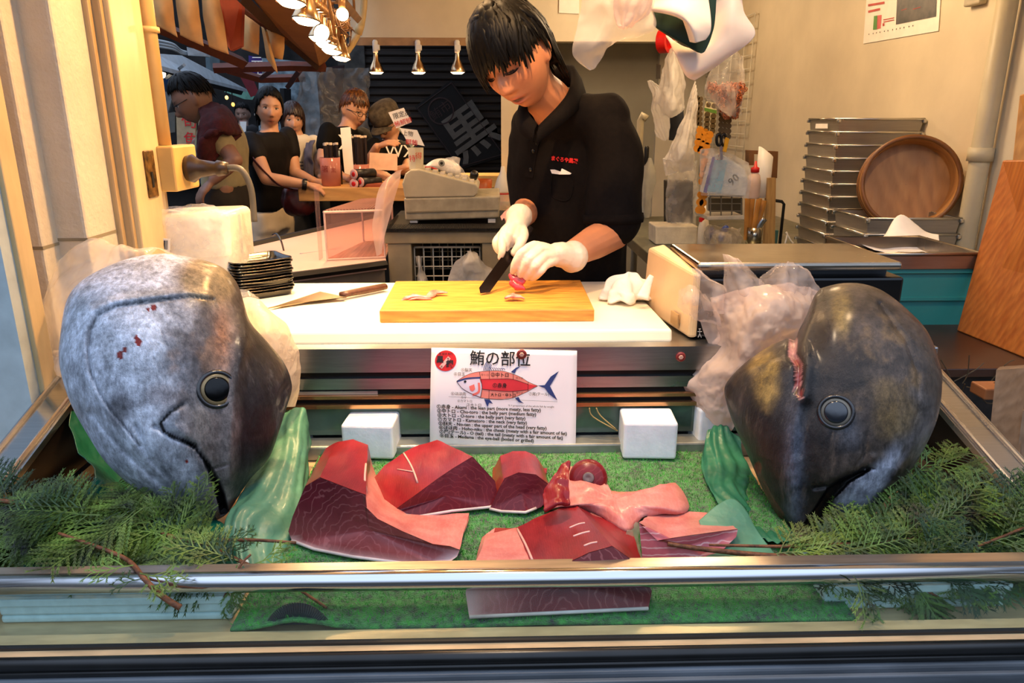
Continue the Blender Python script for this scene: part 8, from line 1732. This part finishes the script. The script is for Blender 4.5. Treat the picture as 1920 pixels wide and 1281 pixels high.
# woman in the white top
r, M, so, c, l, f = person('brown haired woman in a white top and grey cardigan beside the woman in black', (549, 224), 4.95, .88, (.30, -.94, -.05), (.02, 0, 1), [(526, 268, 4.85), (588, 268, 5.05)], [(545, 330, 4.65), (600, 325, 4.95)], [(588, 338, 4.6), (602, 332, 4.75)], (562, 400, 5.05), mat('white_top', '#d8cfbe', .8, var=.06), mat('dark_trousers'), SKN, HAIRB, ln(1.30, 2.25, 2.5), 240, .3, None, om=.3, hdir=(.8, -.3, -.3))
bv = [ (P(571, 300, 4.78)), ]; t_ = text_mb([('TEX', -.07, .0, .075), ('OK', -.05, -.08, .075)], sheet_frame(P(566, 312, 4.83), (1, .05, 0), (0, 0, 1)))
t_.build('shirt_lettering', mat('print_navy_dim', '#23283a', .7), r)
for sd, px in ((-1, 540), (1, 583)): patch([[(px-10, 268, 4.86), (px+6, 262, 4.80)], [(px-12, 300, 4.80), (px+10*(-sd)*.2+6, 300, 4.76)], [(px-12, 350, 4.84), (px+8, 352, 4.78)], [(px-10, 395, 4.95), (px+10, 395, 4.88)]], 14, 24, .014, 12, px, .1).build('cardigan_front', mat('cardigan_grey', '#5c5660', .9, var=.1), r, smooth=True, solid=.006)
# man with the towel, bending
r, M, so, c, l, f = person('man with a dark red towel over his shoulders bending at the left of the alley', (362, 186), 3.95, 1.0, (-.86, -.25, -.45), (-.25, 0, 1), [(395, 240, 3.85), (432, 245, 4.15)], [(440, 300, 3.78), (385, 290, 4.15)], [(400, 338, 3.75), (368, 268, 4.05)], (425, 350, 4.0), mat('beige_shirt', '#8e8466', .85, var=.1), mat('brown_trousers', '#1d1712', .85, var=.15), (.22, .11, .07), HAIR, ln(1.0, 1.35, 1.75), 220, .5, (-.9, -.4, 0), neck=(392, 215, 3.98), thick=1.14, hdir=(-.6, -.2, -.6))
glasses(M, 1.0, r); TW = mat('towel_red', '#3d080c', .95, var=.2, nscale=60, bmp=.3)
patch([[(372, 205, 3.9), (400, 196, 4.0), (425, 205, 4.15)], [(378, 225, 3.78), (412, 205, 3.80), (442, 225, 4.0)], [(372, 250, 3.74), (415, 245, 3.70), (450, 250, 3.92)], [(368, 290, 3.76), (390, 252, 3.70), (448, 254, 3.92)], [(366, 312, 3.78), (378, 314, 3.74), (402, 300, 3.76)]], 30, 30, .012, 14, 5, .1).build('towel', TW, r, smooth=True, solid=.012)
# man with glasses and black T-shirt
r, M, so, c, l, f = person('man with glasses and a black T-shirt leaning over the counter', (664, 205), 5.0, 1.0, (.72, -.62, -.28), (.12, 0, 1), [(615, 248, 4.85), (680, 255, 5.1)], [(605, 300, 4.75), (690, 300, 4.95)], [(640, 330, 4.6), (700, 322, 4.75)], (625, 370, 5.15), BT, mat('dark_trousers'), SKN, HAIRO, ln(1.22, 1.5, 1.85), 220, .5, (.45, -.89, 0), hdir=(.8, -.4, -.2))
glasses(M, 1.0, r); so_b = text_mb([('X', 0, 0, .13)], sheet_frame(P(634, 268, 4.80), (.95, .3, 0), (0, 0, 1))); so_b.build('shirt_print', PAPER, r)
# person in the cap
r, M, so, c, l, f = person('person in a grey cap and glasses looking down at the counter', (727, 231), 5.05, .94, (-.42, -.72, -.55), (0, 0, 1), [(700, 275, 4.95), (765, 280, 5.2)], [(690, 310, 4.85), (765, 320, 5.0)], [(707, 275, 4.7), (745, 318, 4.8)], (735, 380, 5.2), BT, mat('dark_trousers'), SKN, HAIR, ln(1.25, 1.55, 1.8), 160, .5, None, hdir=(.9, -.1, .3))
glasses(M, .94, r); m = MB(); CAP = mat('cap_cloth', '#4a4134', .9, var=.3, nscale=30)
m.loft([[M @ (V((.092*k*sin(q), .112*k*cos(q)-.004, z))*.94) for q in np.linspace(0, 2*pi, 28, endpoint=False)] for k, z in ((.98, .028), (1.06, .05), (1.06, .10), (.9, .132), (.5, .145), (.05, .15))]); m.build('cap', CAP, r, smooth=True)
m = MB(); m.grid(lambda u, v: M @ (V((.085*sin((u-.5)*2.4), (.105+.065*v*cos((u-.5)*2.0))*cos((u-.5)*1.9), .036-.018*v-.02*(2*u-1)**2))*.94), 16, 6); m.build('cap_brim', CAP, r, smooth=True, solid=.004)
text_mb([('WX', 0, 0, .11), ('・・', .02, -.09, .06)], sheet_frame(P(722, 285, 4.91), (.98, .2, 0), (.3, 0, 1))).build('shirt_print', PAPER, r)
# small man far down the alley
r, M, so, c, l, f = person('small man in a dark jacket far down the alley', (455, 214), 8.6, 1.0, (.1, -.99, -.05), (0, 0, 1), [(440, 245, 8.5), (474, 245, 8.5)], [(436, 285, 8.5), (478, 285, 8.5)], [(438, 315, 8.4), (476, 315, 8.4)], (457, 310, 8.55), mat('dark_jacket', '#1a1a1e', .8), mat('dark_trousers'), (.26, .16, .12), HAIR, ln(1.0, 1.4, 1.8), 120, .95)
patch([[(450, 228, 8.36), (462, 228, 8.36)], [(452, 250, 8.34), (461, 250, 8.34)]], 6, 6, .001, 5).build('shirt_front', PAPER, r, solid=.01)
